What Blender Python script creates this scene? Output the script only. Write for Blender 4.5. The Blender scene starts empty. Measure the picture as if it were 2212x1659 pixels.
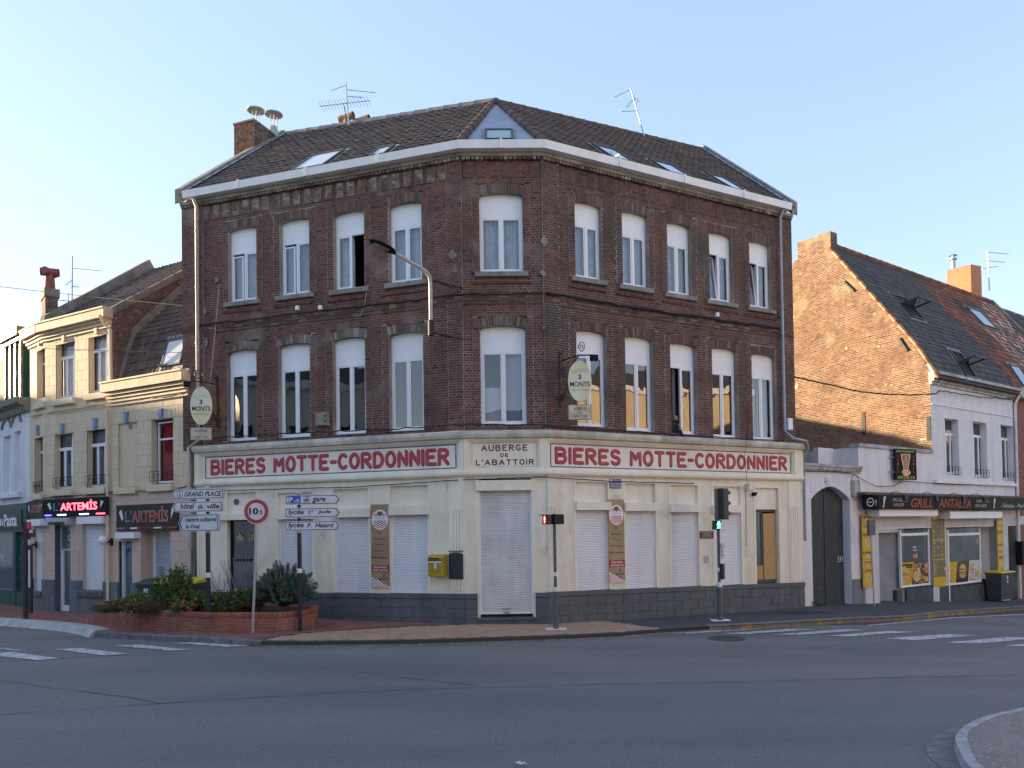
import bpy,bmesh,math,random
import numpy as np
from mathutils import Vector,Matrix
RND=random.Random(7)
scene=bpy.context.scene
col=scene.collection

# ---------------------------------------------------------------- camera, sky, sun, exposure
F_PX,ROLL,PITCH,EYE=1650.0,0.0150,0.0193,2.44
CX,CY=1106.0,1140.0-1650.0*math.tan(PITCH)
cam_fwd=Vector((0,math.cos(PITCH),math.sin(PITCH)))
_up=Vector((0,-math.sin(PITCH),math.cos(PITCH)))
cam_right=Vector((1,0,0))*math.cos(ROLL)-_up*math.sin(ROLL)
cam_up=Vector((1,0,0))*math.sin(ROLL)+_up*math.cos(ROLL)
cam_pos=Vector((0,0,EYE))
cd=bpy.data.cameras.new('camera')
cam=bpy.data.objects.new('camera',cd)
col.objects.link(cam)
cam.matrix_world=Matrix(((cam_right.x,cam_up.x,-cam_fwd.x,0),(cam_right.y,cam_up.y,-cam_fwd.y,0),
                           (cam_right.z,cam_up.z,-cam_fwd.z,EYE),(0,0,0,1)))
cd.lens=36.0*F_PX/2212.0
cd.sensor_width=36.0
cd.shift_y=(CY-829.5)/2212.0
cd.clip_start=0.1
cd.clip_end=3000
scene.camera=cam

SUN_EL,SUN_AZ=9.0,18.7 # degrees; azimuth measured from -X towards +Y
SUN_DIR=Vector((-math.cos(math.radians(SUN_AZ))*math.cos(math.radians(SUN_EL)),
                  math.sin(math.radians(SUN_AZ))*math.cos(math.radians(SUN_EL)),math.sin(math.radians(SUN_EL))))
world=bpy.data.worlds.new("World")
scene.world=world
world.use_nodes=True
wn=world.node_tree
wn.nodes.clear()
sky=wn.nodes.new('ShaderNodeTexSky')
sky.sky_type='NISHITA'
sky.sun_disc=False
sky.sun_elevation=math.radians(SUN_EL)
sky.sun_rotation=math.atan2(SUN_DIR.x,SUN_DIR.y)
sky.air_density=1.0
sky.dust_density=0.35
sky.ozone_density=2.2
gam=wn.nodes.new('ShaderNodeGamma')
gam.inputs[1].default_value=0.47
hsv=wn.nodes.new('ShaderNodeHueSaturation')
hsv.inputs['Saturation'].default_value=1.28
hsv.inputs['Hue'].default_value=0.520
hsv.inputs['Value'].default_value=0.93
bg=wn.nodes.new('ShaderNodeBackground')
bg.inputs[1].default_value=0.15
wo=wn.nodes.new('ShaderNodeOutputWorld')
wn.links.new(sky.outputs[0],gam.inputs[0])
wn.links.new(gam.outputs[0],hsv.inputs['Color'])
wn.links.new(hsv.outputs[0],bg.inputs[0])
wn.links.new(bg.outputs[0],wo.inputs[0])
sd=bpy.data.lights.new('sun','SUN')
sd.energy=3.1
sd.angle=math.radians(0.6)
sd.color=(1.0,0.76,0.47)
sun=bpy.data.objects.new('sun',sd)
col.objects.link(sun)
sun.rotation_euler=(-SUN_DIR).to_track_quat('-Z','Y').to_euler()
sun.location=(-30,20,30)
vs=scene.view_settings
scene.display_settings.display_device='sRGB'
vs.view_transform='Standard'
vs.look='None'
vs.gamma=1.0
vs.use_curve_mapping=False
vs.exposure=2.55

# ---------------------------------------------------------------- rays from the survey picture (2212 px wide)
def ray(x,y):
    return(cam_fwd*F_PX+cam_right*(x-CX)-cam_up*(y-CY)).normalized()
def on_z(x,y,z):
    r=ray(x,y)
    return cam_pos+r*((z-EYE)/r.z)
KX=[-200,-16,-13,-6,0,1,9,13.3,17.4,22,60,200]
KZ=[-0.10,-0.08,-0.06,0.09,0.02,0.0,-0.15,-0.37,-0.68,-1.0,-2.2,-2.5]
def gz(x):
    return float(np.interp(x,KX,KZ))
def on_ground(x,y,off=0.0):
    z=off
    for _ in range(12):
        p=on_z(x,y,z)
        z=gz(p.x)+off
    return on_z(x,y,z)

class Frame:
    """u runs along the facade (left to right), w out of it, z up"""
    def __init__(s,a,b):
        s.o=Vector((a[0],a[1],0));d=Vector((b[0]-a[0],b[1]-a[1],0))
        s.L=d.length;s.U=d.normalized();s.N=Vector((s.U.y,-s.U.x,0));s.V=Vector((0,0,1))
    def P(s,u,w,z):
        return s.o+s.U*u+s.N*w+s.V*z
    def px(s,x,y,w=0.0):
        r=ray(x,y)
        k=(s.o+s.N*w-cam_pos).dot(s.N)/r.dot(s.N)
        h=cam_pos+r*k-s.o
        return h.dot(s.U),h.dot(s.V)
    def rect(s,x0,x1,yt,yb,w=0.0):
        """pixel box -> u0, u1, z0, z1"""
        xm,ym=(x0+x1)/2,(yt+yb)/2
        return s.px(x0,ym,w)[0],s.px(x1,ym,w)[0],s.px(xm,yb,w)[1],s.px(xm,yt,w)[1]
    def ang(s):
        return math.atan2(s.U.y,s.U.x)
class Plane(Frame):
    """any plane: origin, U along, V up the slope"""
    def __init__(s,o,u,v):
        s.o=Vector(o);s.U=Vector(u).normalized()
        v=Vector(v);v=v-s.U*v.dot(s.U);s.V=v.normalized();s.N=s.U.cross(s.V)
    def hit(s,x,y,w=0.0):
        u,v=s.px(x,y,w)
        return s.P(u,w,v)

# ---------------------------------------------------------------- materials
MATS={}
def nn(t,k,**kw):
    n=t.nodes.new(k)
    for a,b in kw.items():
        setattr(n,a,b)
    return n
def mat(name,c1,c2=None,scale=3.0,rough=0.7,bump=0.0,bscale=60.0,metal=0.0,rnd=None,dirt=0.0,dscale=0.7,
        emit=None,estr=0.0,spec=0.5,detail=6.0,grime=None):
    if name in MATS:
        return MATS[name]
    m=bpy.data.materials.new(name);m.use_nodes=True
    t=m.node_tree;b=t.nodes['Principled BSDF'];L=t.links.new
    b.inputs['Roughness'].default_value=rough
    b.inputs['Metallic'].default_value=metal
    b.inputs['Specular IOR Level'].default_value=spec
    b.inputs['Base Color'].default_value=(*c1,1)
    out=None
    pos=None
    if c2 or dirt or bump or rnd or grime:
        g=nn(t,'ShaderNodeNewGeometry');pos=g.outputs['Position']
    if rnd:
        at=nn(t,'ShaderNodeAttribute',attribute_name='rnd')
        oi=nn(t,'ShaderNodeObjectInfo')
        ad=nn(t,'ShaderNodeMath',operation='ADD');L(at.outputs['Fac'],ad.inputs[0]);L(oi.outputs['Random'],ad.inputs[1])
        fr=nn(t,'ShaderNodeMath',operation='FRACT');L(ad.outputs[0],fr.inputs[0])
        cr=nn(t,'ShaderNodeValToRGB');cr.color_ramp.interpolation='LINEAR'
        e=cr.color_ramp.elements
        e[0].position=0;e[0].color=(*rnd[0],1)
        e[1].position=1;e[1].color=(*rnd[-1],1)
        for i,c in enumerate(rnd[1:-1]):
            q=e.new((i+1)/(len(rnd)-1));q.color=(*c,1)
        L(fr.outputs[0],cr.inputs[0]);out=cr.outputs[0]
    if c2:
        no=nn(t,'ShaderNodeTexNoise');no.inputs['Scale'].default_value=scale;no.inputs['Detail'].default_value=detail
        L(pos,no.inputs['Vector'])
        rr=nn(t,'ShaderNodeMapRange');rr.inputs['From Min'].default_value=0.38;rr.inputs['From Max'].default_value=0.62
        L(no.outputs['Fac'],rr.inputs[0])
        mx=nn(t,'ShaderNodeMix',data_type='RGBA');L(rr.outputs[0],mx.inputs['Factor'])
        if out is None:
            mx.inputs['A'].default_value=(*c1,1)
        else:
            L(out,mx.inputs['A'])
        mx.inputs['B'].default_value=(*c2,1)
        if out is not None:
            mm=nn(t,'ShaderNodeMath',operation='MULTIPLY');mm.inputs[1].default_value=0.45
            L(rr.outputs[0],mm.inputs[0]);L(mm.outputs[0],mx.inputs['Factor'])
        out=mx.outputs['Result']
    if grime: # (colour, scale, threshold low, high): patches of another colour
        no=nn(t,'ShaderNodeTexNoise');no.inputs['Scale'].default_value=grime[1];no.inputs['Detail'].default_value=5
        L(pos,no.inputs['Vector'])
        rr=nn(t,'ShaderNodeMapRange');rr.inputs['From Min'].default_value=grime[2];rr.inputs['From Max'].default_value=grime[3]
        L(no.outputs['Fac'],rr.inputs[0])
        mx=nn(t,'ShaderNodeMix',data_type='RGBA');L(rr.outputs[0],mx.inputs['Factor'])
        if out is None:
            mx.inputs['A'].default_value=(*c1,1)
        else:
            L(out,mx.inputs['A'])
        mx.inputs['B'].default_value=(*grime[0],1)
        out=mx.outputs['Result']
    if dirt:
        mp=nn(t,'ShaderNodeMapping');mp.inputs['Scale'].default_value=(1,1,0.2);L(pos,mp.inputs['Vector'])
        no=nn(t,'ShaderNodeTexNoise');no.inputs['Scale'].default_value=dscale*3;no.inputs['Detail'].default_value=8
        no.inputs['Roughness'].default_value=0.65
        L(mp.outputs[0],no.inputs['Vector'])
        rr=nn(t,'ShaderNodeMapRange');rr.inputs['From Min'].default_value=0.3;rr.inputs['From Max'].default_value=0.72
        rr.inputs['To Min'].default_value=1.0+dirt*0.25;rr.inputs['To Max'].default_value=1.0-dirt
        L(no.outputs['Fac'],rr.inputs[0])
        mx=nn(t,'ShaderNodeMix',data_type='RGBA',blend_type='MULTIPLY');mx.inputs['Factor'].default_value=1
        if out is None:
            mx.inputs['A'].default_value=(*c1,1)
        else:
            L(out,mx.inputs['A'])
        L(rr.outputs[0],mx.inputs['B']);out=mx.outputs['Result']
    if out is not None:
        L(out,b.inputs['Base Color'])
    if bump:
        no=nn(t,'ShaderNodeTexNoise');no.inputs['Scale'].default_value=bscale;no.inputs['Detail'].default_value=5
        L(pos,no.inputs['Vector'])
        bu=nn(t,'ShaderNodeBump');bu.inputs['Strength'].default_value=bump;bu.inputs['Distance'].default_value=0.02
        L(no.outputs['Fac'],bu.inputs['Height']);L(bu.outputs[0],b.inputs['Normal'])
    if emit:
        b.inputs['Emission Color'].default_value=(*emit,1);b.inputs['Emission Strength'].default_value=estr
    MATS[name]=m
    return m
def glass_mat(name,tint=(0.75,0.8,0.85),refl=0.10,gain=1.3):
    m=bpy.data.materials.new(name);m.use_nodes=True;t=m.node_tree;t.nodes.clear();L=t.links.new
    tr=nn(t,'ShaderNodeBsdfTransparent');tr.inputs[0].default_value=(*tint,1)
    gl=nn(t,'ShaderNodeBsdfGlossy');gl.inputs['Roughness'].default_value=0.01;gl.inputs['Color'].default_value=(0.95,0.97,1,1)
    fr=nn(t,'ShaderNodeFresnel');fr.inputs[0].default_value=1.5
    g=nn(t,'ShaderNodeNewGeometry')
    no=nn(t,'ShaderNodeTexNoise');no.inputs['Scale'].default_value=1.6;no.inputs['Detail'].default_value=1.5
    L(g.outputs['Position'],no.inputs['Vector'])
    bu=nn(t,'ShaderNodeBump');bu.inputs['Strength'].default_value=0.10;bu.inputs['Distance'].default_value=0.05
    L(no.outputs['Fac'],bu.inputs['Height']);L(bu.outputs[0],gl.inputs['Normal'])
    ad=nn(t,'ShaderNodeMath',operation='MULTIPLY_ADD');ad.inputs[1].default_value=gain;ad.inputs[2].default_value=refl
    L(fr.outputs[0],ad.inputs[0])
    cl=nn(t,'ShaderNodeClamp');L(ad.outputs[0],cl.inputs[0])
    mx=nn(t,'ShaderNodeMixShader');L(cl.outputs[0],mx.inputs[0]);L(tr.outputs[0],mx.inputs[1]);L(gl.outputs[0],mx.inputs[2])
    o=nn(t,'ShaderNodeOutputMaterial');L(mx.outputs[0],o.inputs[0])
    MATS[name]=m
    return m

M_brick=mat('old_brick',(.16,.06,.045),rough=.85,bump=.35,bscale=45,dirt=.45,dscale=.5,
              rnd=[(.045,.026,.024),(.112,.042,.033),(.150,.057,.043),(.122,.047,.037),(.185,.076,.057),(.085,.037,.031),(.160,.064,.049),(.062,.033,.029)],
              grime=((.055,.045,.042),.55,.52,.68))
M_brick_r=mat('old_brick_red',(.18,.06,.045),rough=.85,bump=.35,bscale=45,dirt=.4,dscale=.5,
              rnd=[(.055,.026,.023),(.145,.048,.036),(.185,.064,.046),(.150,.052,.040),(.215,.085,.060),(.105,.040,.033),(.190,.067,.050),(.075,.035,.030)],
              grime=((.27,.215,.185),.9,.56,.72))
M_brick_arch=mat('arch_brick',(.1,.055,.045),rough=.9,bump=.4,bscale=40,rnd=[(.07,.04,.032),(.13,.065,.05),(.16,.10,.08),(.10,.05,.04),(.22,.17,.14)])
M_brick_pale=mat('weathered_brick',(.24,.21,.18),rough=.9,bump=.4,bscale=40,rnd=[(.11,.075,.06),(.24,.20,.17),(.18,.14,.115),(.34,.32,.28)],grime=((.12,.06,.05),2.5,.48,.6))
M_mortar=mat('mortar',(.36,.33,.295),(.22,.20,.18),scale=1.4,rough=.95,dirt=.5)
M_brick_g=mat('gable_brick',(.30,.12,.07),rough=.9,bump=.5,bscale=30,dirt=.3,
              rnd=[(.060,.034,.027),(.17,.066,.040),(.25,.098,.058),(.14,.056,.036),(.28,.14,.085),(.095,.046,.033),(.21,.095,.060),(.050,.033,.028)],
              grime=((.34,.265,.165),.8,.56,.72))
M_mortar_g=mat('gable_mortar',(.42,.355,.255),(.26,.21,.15),scale=1.2,rough=.95)
M_glass3=glass_mat('clear_glass',(.9,.92,.93),.0,.8)
M_cream=mat('cream_paint',(.87,.82,.68),(.82,.765,.62),scale=1.1,rough=.75,bump=.12,bscale=35,dirt=.16)
M_cream2=mat('cream_roughcast',(.86,.81,.665),(.80,.745,.60),scale=1.4,rough=.85,bump=.8,bscale=28,dirt=.20,grime=((.62,.56,.44),1.7,.58,.74))
M_cdirt=mat('cream_ledge',(.70,.67,.56),(.50,.48,.42),scale=2.2,rough=.8,dirt=.35)
M_white=mat('white_plastic',(.82,.83,.85),rough=.45,dirt=.06)
M_whitewall=mat('white_wall_paint',(.80,.80,.83),(.73,.73,.77),scale=2,rough=.8,bump=.25,bscale=40,dirt=.2)
M_slat=mat('shutter_slat',(.84,.85,.88),rough=.4,dirt=.12)
M_slat_d=mat('door_shutter_slat',(.78,.79,.79),(.70,.71,.71),scale=2.0,rough=.45,dirt=.2)
M_slat_g=mat('grey_shutter_slat',(.45,.49,.53),rough=.45,dirt=.15)
M_plinth=mat('plinth_grey',(.085,.102,.122),(.11,.125,.14),scale=2.5,rough=.6,bump=.2,bscale=25,dirt=.25)
M_blue=mat('blue_paint',(.06,.09,.30),rough=.6,dirt=.25)
M_red=mat('red_paint',(.36,.035,.06),(.42,.06,.085),scale=9,rough=.5,bump=.2,bscale=30)
M_maroon=mat('maroon_paint',(.10,.012,.02),rough=.5)
M_tile=mat('roof_tile',(.05,.046,.046),rough=.85,bump=.4,bscale=30,dirt=.3,
             rnd=[(.078,.052,.043),(.118,.078,.060),(.096,.065,.052),(.140,.094,.070),(.088,.060,.050)],grime=((.13,.11,.075),1.4,.58,.75))
M_tile_o=mat('orange_tile',(.25,.09,.05),rough=.85,bump=.4,dirt=.4,
             rnd=[(.20,.07,.045),(.32,.11,.06),(.26,.09,.055),(.14,.06,.045),(.36,.13,.075)],grime=((.09,.07,.055),.9,.52,.66))
M_tile_k=mat('slate_tile',(.05,.05,.06),rough=.7,dirt=.3,rnd=[(.058,.050,.050),(.092,.078,.073),(.072,.062,.060),(.118,.098,.088)])
M_zinc=mat('zinc',(.36,.40,.47),(.30,.33,.40),scale=2,rough=.5,metal=.3,dirt=.25)
M_lead=mat('lead_flashing',(.20,.21,.22),(.30,.30,.29),scale=4,rough=.7,dirt=.3)
M_cement=mat('cement',(.30,.28,.25),(.20,.19,.17),scale=3,rough=.95,bump=.5,dirt=.35)
M_stone=mat('sill_stone',(.30,.28,.25),(.22,.21,.19),scale=5,rough=.9,bump=.3,dirt=.3)
M_gutter=mat('gutter_white',(.80,.80,.81),rough=.5,dirt=.12)
M_pipe=mat('pipe_grey',(.48,.48,.47),(.38,.38,.37),scale=6,rough=.5,dirt=.2)
M_black=mat('black_paint',(.012,.013,.016),rough=.55,spec=.12)
M_cable=mat('black_cable',(.012,.011,.011),rough=.7)
M_iron=mat('wrought_iron',(.025,.028,.03),rough=.6,metal=.4)
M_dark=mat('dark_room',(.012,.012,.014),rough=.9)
M_room=mat('room_wall',(.20,.19,.18),rough=.9)
M_curtain=mat('net_curtain',(.74,.75,.78),(.56,.58,.63),scale=5,rough=.9)
M_curtain2=mat('pink_curtain',(.60,.52,.55),(.5,.44,.48),scale=4,rough=.9)
M_blind=mat('grey_blind',(.42,.47,.55),rough=.8)
M_redcurt=mat('red_curtain',(.50,.02,.035),(.30,.010,.02),scale=3,rough=.8)
M_glass=glass_mat('window_glass',(.84,.88,.91),.07,1.1)
M_glass2=glass_mat('dark_window_glass',(.55,.60,.65),.09,1.1)
M_steel=mat('galvanised_steel',(.42,.44,.46),rough=.4,metal=.7)
M_frame_k=mat('skylight_frame',(.06,.055,.05),rough=.5,metal=.2)

# ---------------------------------------------------------------- mesh building
LOC={}
def wloc(o):
    return LOC.get(o.name,Vector((0,0,0)))if o else Vector((0,0,0))
def tag(o,label=None,cat=None,group=None,kind=None):
    if label:o['label']=label
    if cat:o['category']=cat
    if group:o['group']=group
    if kind:o['kind']=kind
    return o
def thing(name,label,cat,loc,group=None):
    o=bpy.data.objects.new(name,None);col.objects.link(o)
    o.empty_display_size=0.2
    o.location=loc;LOC[o.name]=Vector(loc)
    return tag(o,label,cat,group)
class MB:
    def __init__(s):
        s.v=[];s.f=[];s.r=[];s.m=[]
    def add(s,vs,fs,r=None,m=0):
        k=len(s.v);s.v+=[tuple(p)for p in vs]
        s.f+=[tuple(k+i for i in f)for f in fs]
        r=RND.random()if r is None else r
        s.r+=[r]*len(fs);s.m+=[m]*len(fs)
    def quad(s,a,b,c,d,m=0):
        s.add([a,b,c,d],[(0,1,2,3)],m=m)
    def poly(s,pts,m=0):
        s.add(pts,[tuple(range(len(pts)))],m=m)
    def hexa(s,p,back=True,m=0,r=None):
        """p: 4 front corners counter-clockwise seen from the front, then the 4 behind them"""
        f=[(0,1,2,3),(0,4,5,1),(1,5,6,2),(2,6,7,3),(3,7,4,0)]
        if back:f.append((7,6,5,4))
        s.add(p,f,m=m,r=r)
    def box(s,F,u0,u1,w0,w1,z0,z1,back=True,m=0,r=None):
        P=F.P
        s.hexa([P(u0,w1,z0),P(u1,w1,z0),P(u1,w1,z1),P(u0,w1,z1),
                P(u0,w0,z0),P(u1,w0,z0),P(u1,w0,z1),P(u0,w0,z1)],back,m,r)
    def bev(s,F,u0,u1,w0,w1,z0,z1,b=.006,m=0,r=None):
        P=F.P
        s.hexa([P(u0+b,w1,z0+b),P(u1-b,w1,z0+b),P(u1-b,w1,z1-b),P(u0+b,w1,z1-b),
                P(u0,w1-b,z0),P(u1,w1-b,z0),P(u1,w1-b,z1),P(u0,w1-b,z1)],False,m,r)
        s.add([P(u0,w1-b,z0),P(u1,w1-b,z0),P(u1,w1-b,z1),P(u0,w1-b,z1),
               P(u0,w0,z0),P(u1,w0,z0),P(u1,w0,z1),P(u0,w0,z1)],
              [(0,4,5,1),(1,5,6,2),(2,6,7,3),(3,7,4,0)],m=m,r=r)
    def prism(s,F,pts,w0,w1,m=0,cap=True):
        """pts (u,z) counter-clockwise from outside, extruded w0..w1"""
        n=len(pts)
        vs_=[F.P(u,w1,z)for u,z in pts]+[F.P(u,w0,z)for u,z in pts]
        fs=[tuple(range(n))]if cap else[]
        fs+=[(i,i+n,(i+1)%n+n,(i+1)%n)for i in range(n)]
        if cap:fs.append(tuple(reversed(range(n,2*n))))
        s.add(vs_,fs,m=m)
    def tube(s,pts,r,n=8,cap=True,m=0,r1=None,flat=None):
        pts=[Vector(p)for p in pts];rings=[]
        N=len(pts);prev=None
        for i,p in enumerate(pts):
            d=(pts[min(i+1,N-1)]-pts[max(i-1,0)])
            d=d.normalized()if d.length>1e-9 else Vector((0,0,1))
            if prev is None:
                a=d.orthogonal().normalized()
                if flat is not None:a=d.cross(flat).normalized()
            else:
                a=prev-d*prev.dot(d)
                a=a.normalized()if a.length>1e-6 else d.orthogonal().normalized()
            prev=a;b=d.cross(a)
            rr=r if r1 is None else r+(r1-r)*i/max(1,N-1)
            rings.append([p+(a*math.cos(2*math.pi*k/n)+b*math.sin(2*math.pi*k/n))*rr for k in range(n)])
        vs_=[q for g in rings for q in g];fs=[]
        for i in range(N-1):
            for k in range(n):
                fs.append((i*n+k,i*n+(k+1)%n,(i+1)*n+(k+1)%n,(i+1)*n+k))
        if cap:
            fs.append(tuple(reversed(range(n))));fs.append(tuple((N-1)*n+k for k in range(n)))
        s.add(vs_,fs,m=m)
    def lathe(s,c,prof,n=16,m=0,axis=None):
        """prof: (radius, height) from bottom to top about a vertical (or given) axis at c"""
        c=Vector(c);ax=Vector(axis).normalized()if axis else Vector((0,0,1))
        a=ax.orthogonal().normalized();b=ax.cross(a)
        vs_=[];fs=[]
        for r_,h in prof:
            for k in range(n):
                t=2*math.pi*k/n
                vs_.append(c+ax*h+(a*math.cos(t)+b*math.sin(t))*r_)
        for i in range(len(prof)-1):
            for k in range(n):
                fs.append((i*n+k,i*n+(k+1)%n,(i+1)*n+(k+1)%n,(i+1)*n+k))
        fs.append(tuple(reversed(range(n))));fs.append(tuple((len(prof)-1)*n+k for k in range(n)))
        s.add(vs_,fs,m=m)
    def ball(s,c,rx,ry=None,rz=None,n=10,k=7,m=0):
        ry=ry or rx;rz=rz or rx;c=Vector(c);vs_=[];fs=[]
        for i in range(1,k):
            ph=math.pi*i/k
            for j in range(n):
                t=2*math.pi*j/n
                vs_.append(c+Vector((rx*math.sin(ph)*math.cos(t),ry*math.sin(ph)*math.sin(t),-rz*math.cos(ph))))
        vs_.append(c+Vector((0,0,-rz)));vs_.append(c+Vector((0,0,rz)))
        b,t_=len(vs_)-2,len(vs_)-1
        for i in range(k-2):
            for j in range(n):
                fs.append((i*n+j,i*n+(j+1)%n,(i+1)*n+(j+1)%n,(i+1)*n+j))
        for j in range(n):
            fs.append((b,(j+1)%n,j));fs.append(((k-2)*n+j,(k-2)*n+(j+1)%n,t_))
        s.add(vs_,fs,m=m)
    def mesh(s,name,mats,off=Vector((0,0,0)),smooth=False):
        me=bpy.data.meshes.new(name)
        V=np.array([(p[0],p[1],p[2])for p in s.v],dtype=float)-np.array(off[:])
        me.from_pydata(V.tolist(),[],s.f)
        at=me.attributes.new('rnd','FLOAT','FACE')
        at.data.foreach_set('value',np.array(s.r,dtype=np.float32))
        for m_ in(mats if isinstance(mats,(list,tuple))else[mats]):
            me.materials.append(m_)
        if any(s.m):me.polygons.foreach_set('material_index',s.m)
        if smooth:
            me.polygons.foreach_set('use_smooth',[True]*len(me.polygons))
            me.set_sharp_from_angle(angle=math.radians(40))
        me.update()
        return me
    def build(s,name,mats,parent=None,smooth=False,kind=None,label=None,cat=None,group=None):
        off=wloc(parent)
        o=bpy.data.objects.new(name,s.mesh(name,mats,off,smooth));col.objects.link(o)
        if parent:o.parent=parent;LOC[o.name]=off
        tag(o,label,cat,group,kind)
        return o
def subtract(iv,a,b):
    out=[]
    for x,y in iv:
        if b<=x or a>=y:out.append((x,y));continue
        if a>x:out.append((x,a))
        if b<y:out.append((b,y))
    return out
def slab(mb,F,u0,u1,z0,z1,holes,w0,w1,m=0):
    """wall sheet with rectangular holes (u0,u1,z0,z1)"""
    us=sorted({u0,u1,*[h[0]for h in holes],*[h[1]for h in holes]})
    us=[u for u in us if u0<=u<=u1]
    for a,b in zip(us[:-1],us[1:]):
        if b-a<1e-4:continue
        mid=(a+b)/2;iv=[(z0,z1)]
        for h in holes:
            if h[0]<mid<h[1]:iv=subtract(iv,h[2],h[3])
        for c,d in iv:mb.box(F,a,b,w0,w1,c,d,m=m)
UNIT={}
def unit_mesh(key,mk):
    if key not in UNIT:UNIT[key]=mk()
    return UNIT[key]
class Flat:
    def P(s,u,w,z):return Vector((u,-w,z))
FLAT=Flat()
def course(F,parent,iv,z0,z1,row,length,joint,depth,m,name,n_ind,mmortar=None,header=True,back=True,w=0.0,
           bevel=.004,vert_jit=0.003,seed=1,mortar_name='mortar',wz=-.004):
    """real bricks (or blocks) laid in courses over iv(z) -> [(u0,u1)]; nearest n_ind are single objects"""
    rg=random.Random(seed);B=[]
    n=int(round((z1-z0)/row));row=(z1-z0)/n
    for i in range(n):
        za=z0+i*row;zb=za+row
        L_=length if(not header or i%2==0)else length/2
        sh=0.0 if(header or i%2==0)else length/2
        if header:sh=(length/4 if i%2 else 0)+(length/2 if(i//2)%2 else 0)
        for a,b in iv((za+zb)/2):
            k=math.floor((a-sh)/L_)
            while sh+k*L_<b:
                p=max(a,sh+k*L_);q=min(b,sh+(k+1)*L_);k+=1
                if q-p<joint+.02:continue
                B.append((p+joint/2,q-joint/2,za+joint/2,zb-joint/2))
    if back and mmortar:
        mo=MB();h=min(row,.08)
        nn_=int(round((z1-z0)/(h/2)));st=(z1-z0)/nn_;run={}
        for i in range(nn_):
            za=z0+i*st
            cur={}
            for a,b in iv(za+st/2):
                key=(round(a,4),round(b,4))
                cur[key]=(run[key][0]if key in run else za,za+st)
            for kx,(c,d)in run.items():
                if kx not in cur:mo.box(F,kx[0],kx[1],w-.03,w+wz+depth-.006,c,d,back=False)
            run=cur
        for kx,(c,d)in run.items():mo.box(F,kx[0],kx[1],w-.03,w+wz+depth-.006,c,d,back=False)
        mo.build(mortar_name,mmortar,parent,kind=None if mortar_name=='mortar' else 'stuff')
    def dist(t):
        return(F.P((t[0]+t[1])/2,0,(t[2]+t[3])/2)-cam_pos).length-3*min(.3,t[1]-t[0])
    B.sort(key=dist)
    ind,rest=B[:n_ind],B[n_ind:]
    off=wloc(parent);rot=Matrix((F.U,F.N*-1,F.V)).transposed().to_euler()
    for t in ind:
        key=(name,round((t[1]-t[0])/.005),round((t[3]-t[2])/.005),m.name)
        def mk():
            b_=MB();hl=(t[1]-t[0])/2;hz=(t[3]-t[2])/2
            b_.bev(FLAT,-hl,hl,0,depth,-hz,hz,b=bevel,r=0.0)
            return b_.mesh(name,m)
        me=unit_mesh(key,mk)
        o=bpy.data.objects.new(name,me);col.objects.link(o);o.parent=parent
        o.location=F.P((t[0]+t[1])/2,w+rg.uniform(-vert_jit,vert_jit)+wz-.002,(t[2]+t[3])/2)-off
        o.rotation_euler=rot;LOC[o.name]=off
    if rest:
        b_=MB()
        for t in rest:
            j=rg.uniform(-vert_jit,vert_jit)+wz
            b_.box(F,t[0],t[1],w+j,w+j+depth,t[2],t[3],back=False,r=rg.random())
        b_.build(name,m,parent,kind='stuff')
def tiles(F,parent,iv,v0,v1,ev,wd,m,name,n_ind,thick=.022,amp=.022,seed=3,lift=.03):
    """interlocking roof tiles on a roof plane; iv(v) -> (u0,u1)"""
    rg=random.Random(seed);T=[]
    n=int(math.ceil((v1-v0)/ev))
    for i in range(n):
        va=v0+i*ev;a,b=iv(min(va+ev/2,v1-.01))
        k=math.floor(a/wd)
        while k*wd<b:
            p=max(a,k*wd);q=min(b,(k+1)*wd);k+=1
            if q-p<.05:continue
            T.append((p,q,va,min(va+ev+.05,v1+.02)))
    T.sort(key=lambda t:(F.P(t[0],0,t[2])-cam_pos).length)
    prof=[(0,.35),(.12,.95),(.26,1),(.42,.35),(.62,0),(.85,.05),(1,.35)]
    def geo(b_,G,p,q,va,vb,w):
        top=[G.P(p+(q-p)*x,w+amp*h+.012,va)for x,h in prof]
        bot=[G.P(p+(q-p)*x,w+amp*h+.012-thick*1.4,va)for x,h in prof]
        end=[G.P(p+(q-p)*x,w+amp*h-.016,vb)for x,h in prof]
        n_=len(prof);f=[]
        for i in range(n_-1):
            f.append((i,i+1,2*n_+i+1,2*n_+i));f.append((n_+i,n_+i+1,i+1,i))
        b_.add(top+bot+end,f)
    off=wloc(parent);rot=Matrix((F.U,F.N*-1,F.V)).transposed().to_euler()
    for t in T[:n_ind]:
        key=('t',name,round((t[1]-t[0])/.01),round((t[3]-t[2])/.01),m.name)
        def mk():
            b_=MB();geo(b_,FLAT,0,t[1]-t[0],0,t[3]-t[2],0);b_.r=[0.0]*len(b_.r)
            return b_.mesh(name,m,smooth=True)
        o=bpy.data.objects.new(name,unit_mesh(key,mk));col.objects.link(o);o.parent=parent
        o.location=F.P(t[0],lift+rg.uniform(-.007,.009),t[2])-off;o.rotation_euler=rot;LOC[o.name]=off
    b_=MB()
    for t in T[n_ind:]:geo(b_,F,t[0],t[1],t[2]+rg.uniform(-.008,.006),t[3],lift+rg.uniform(-.007,.009))
    if b_.v:b_.build(name,m,parent,smooth=True,kind='stuff')
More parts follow.
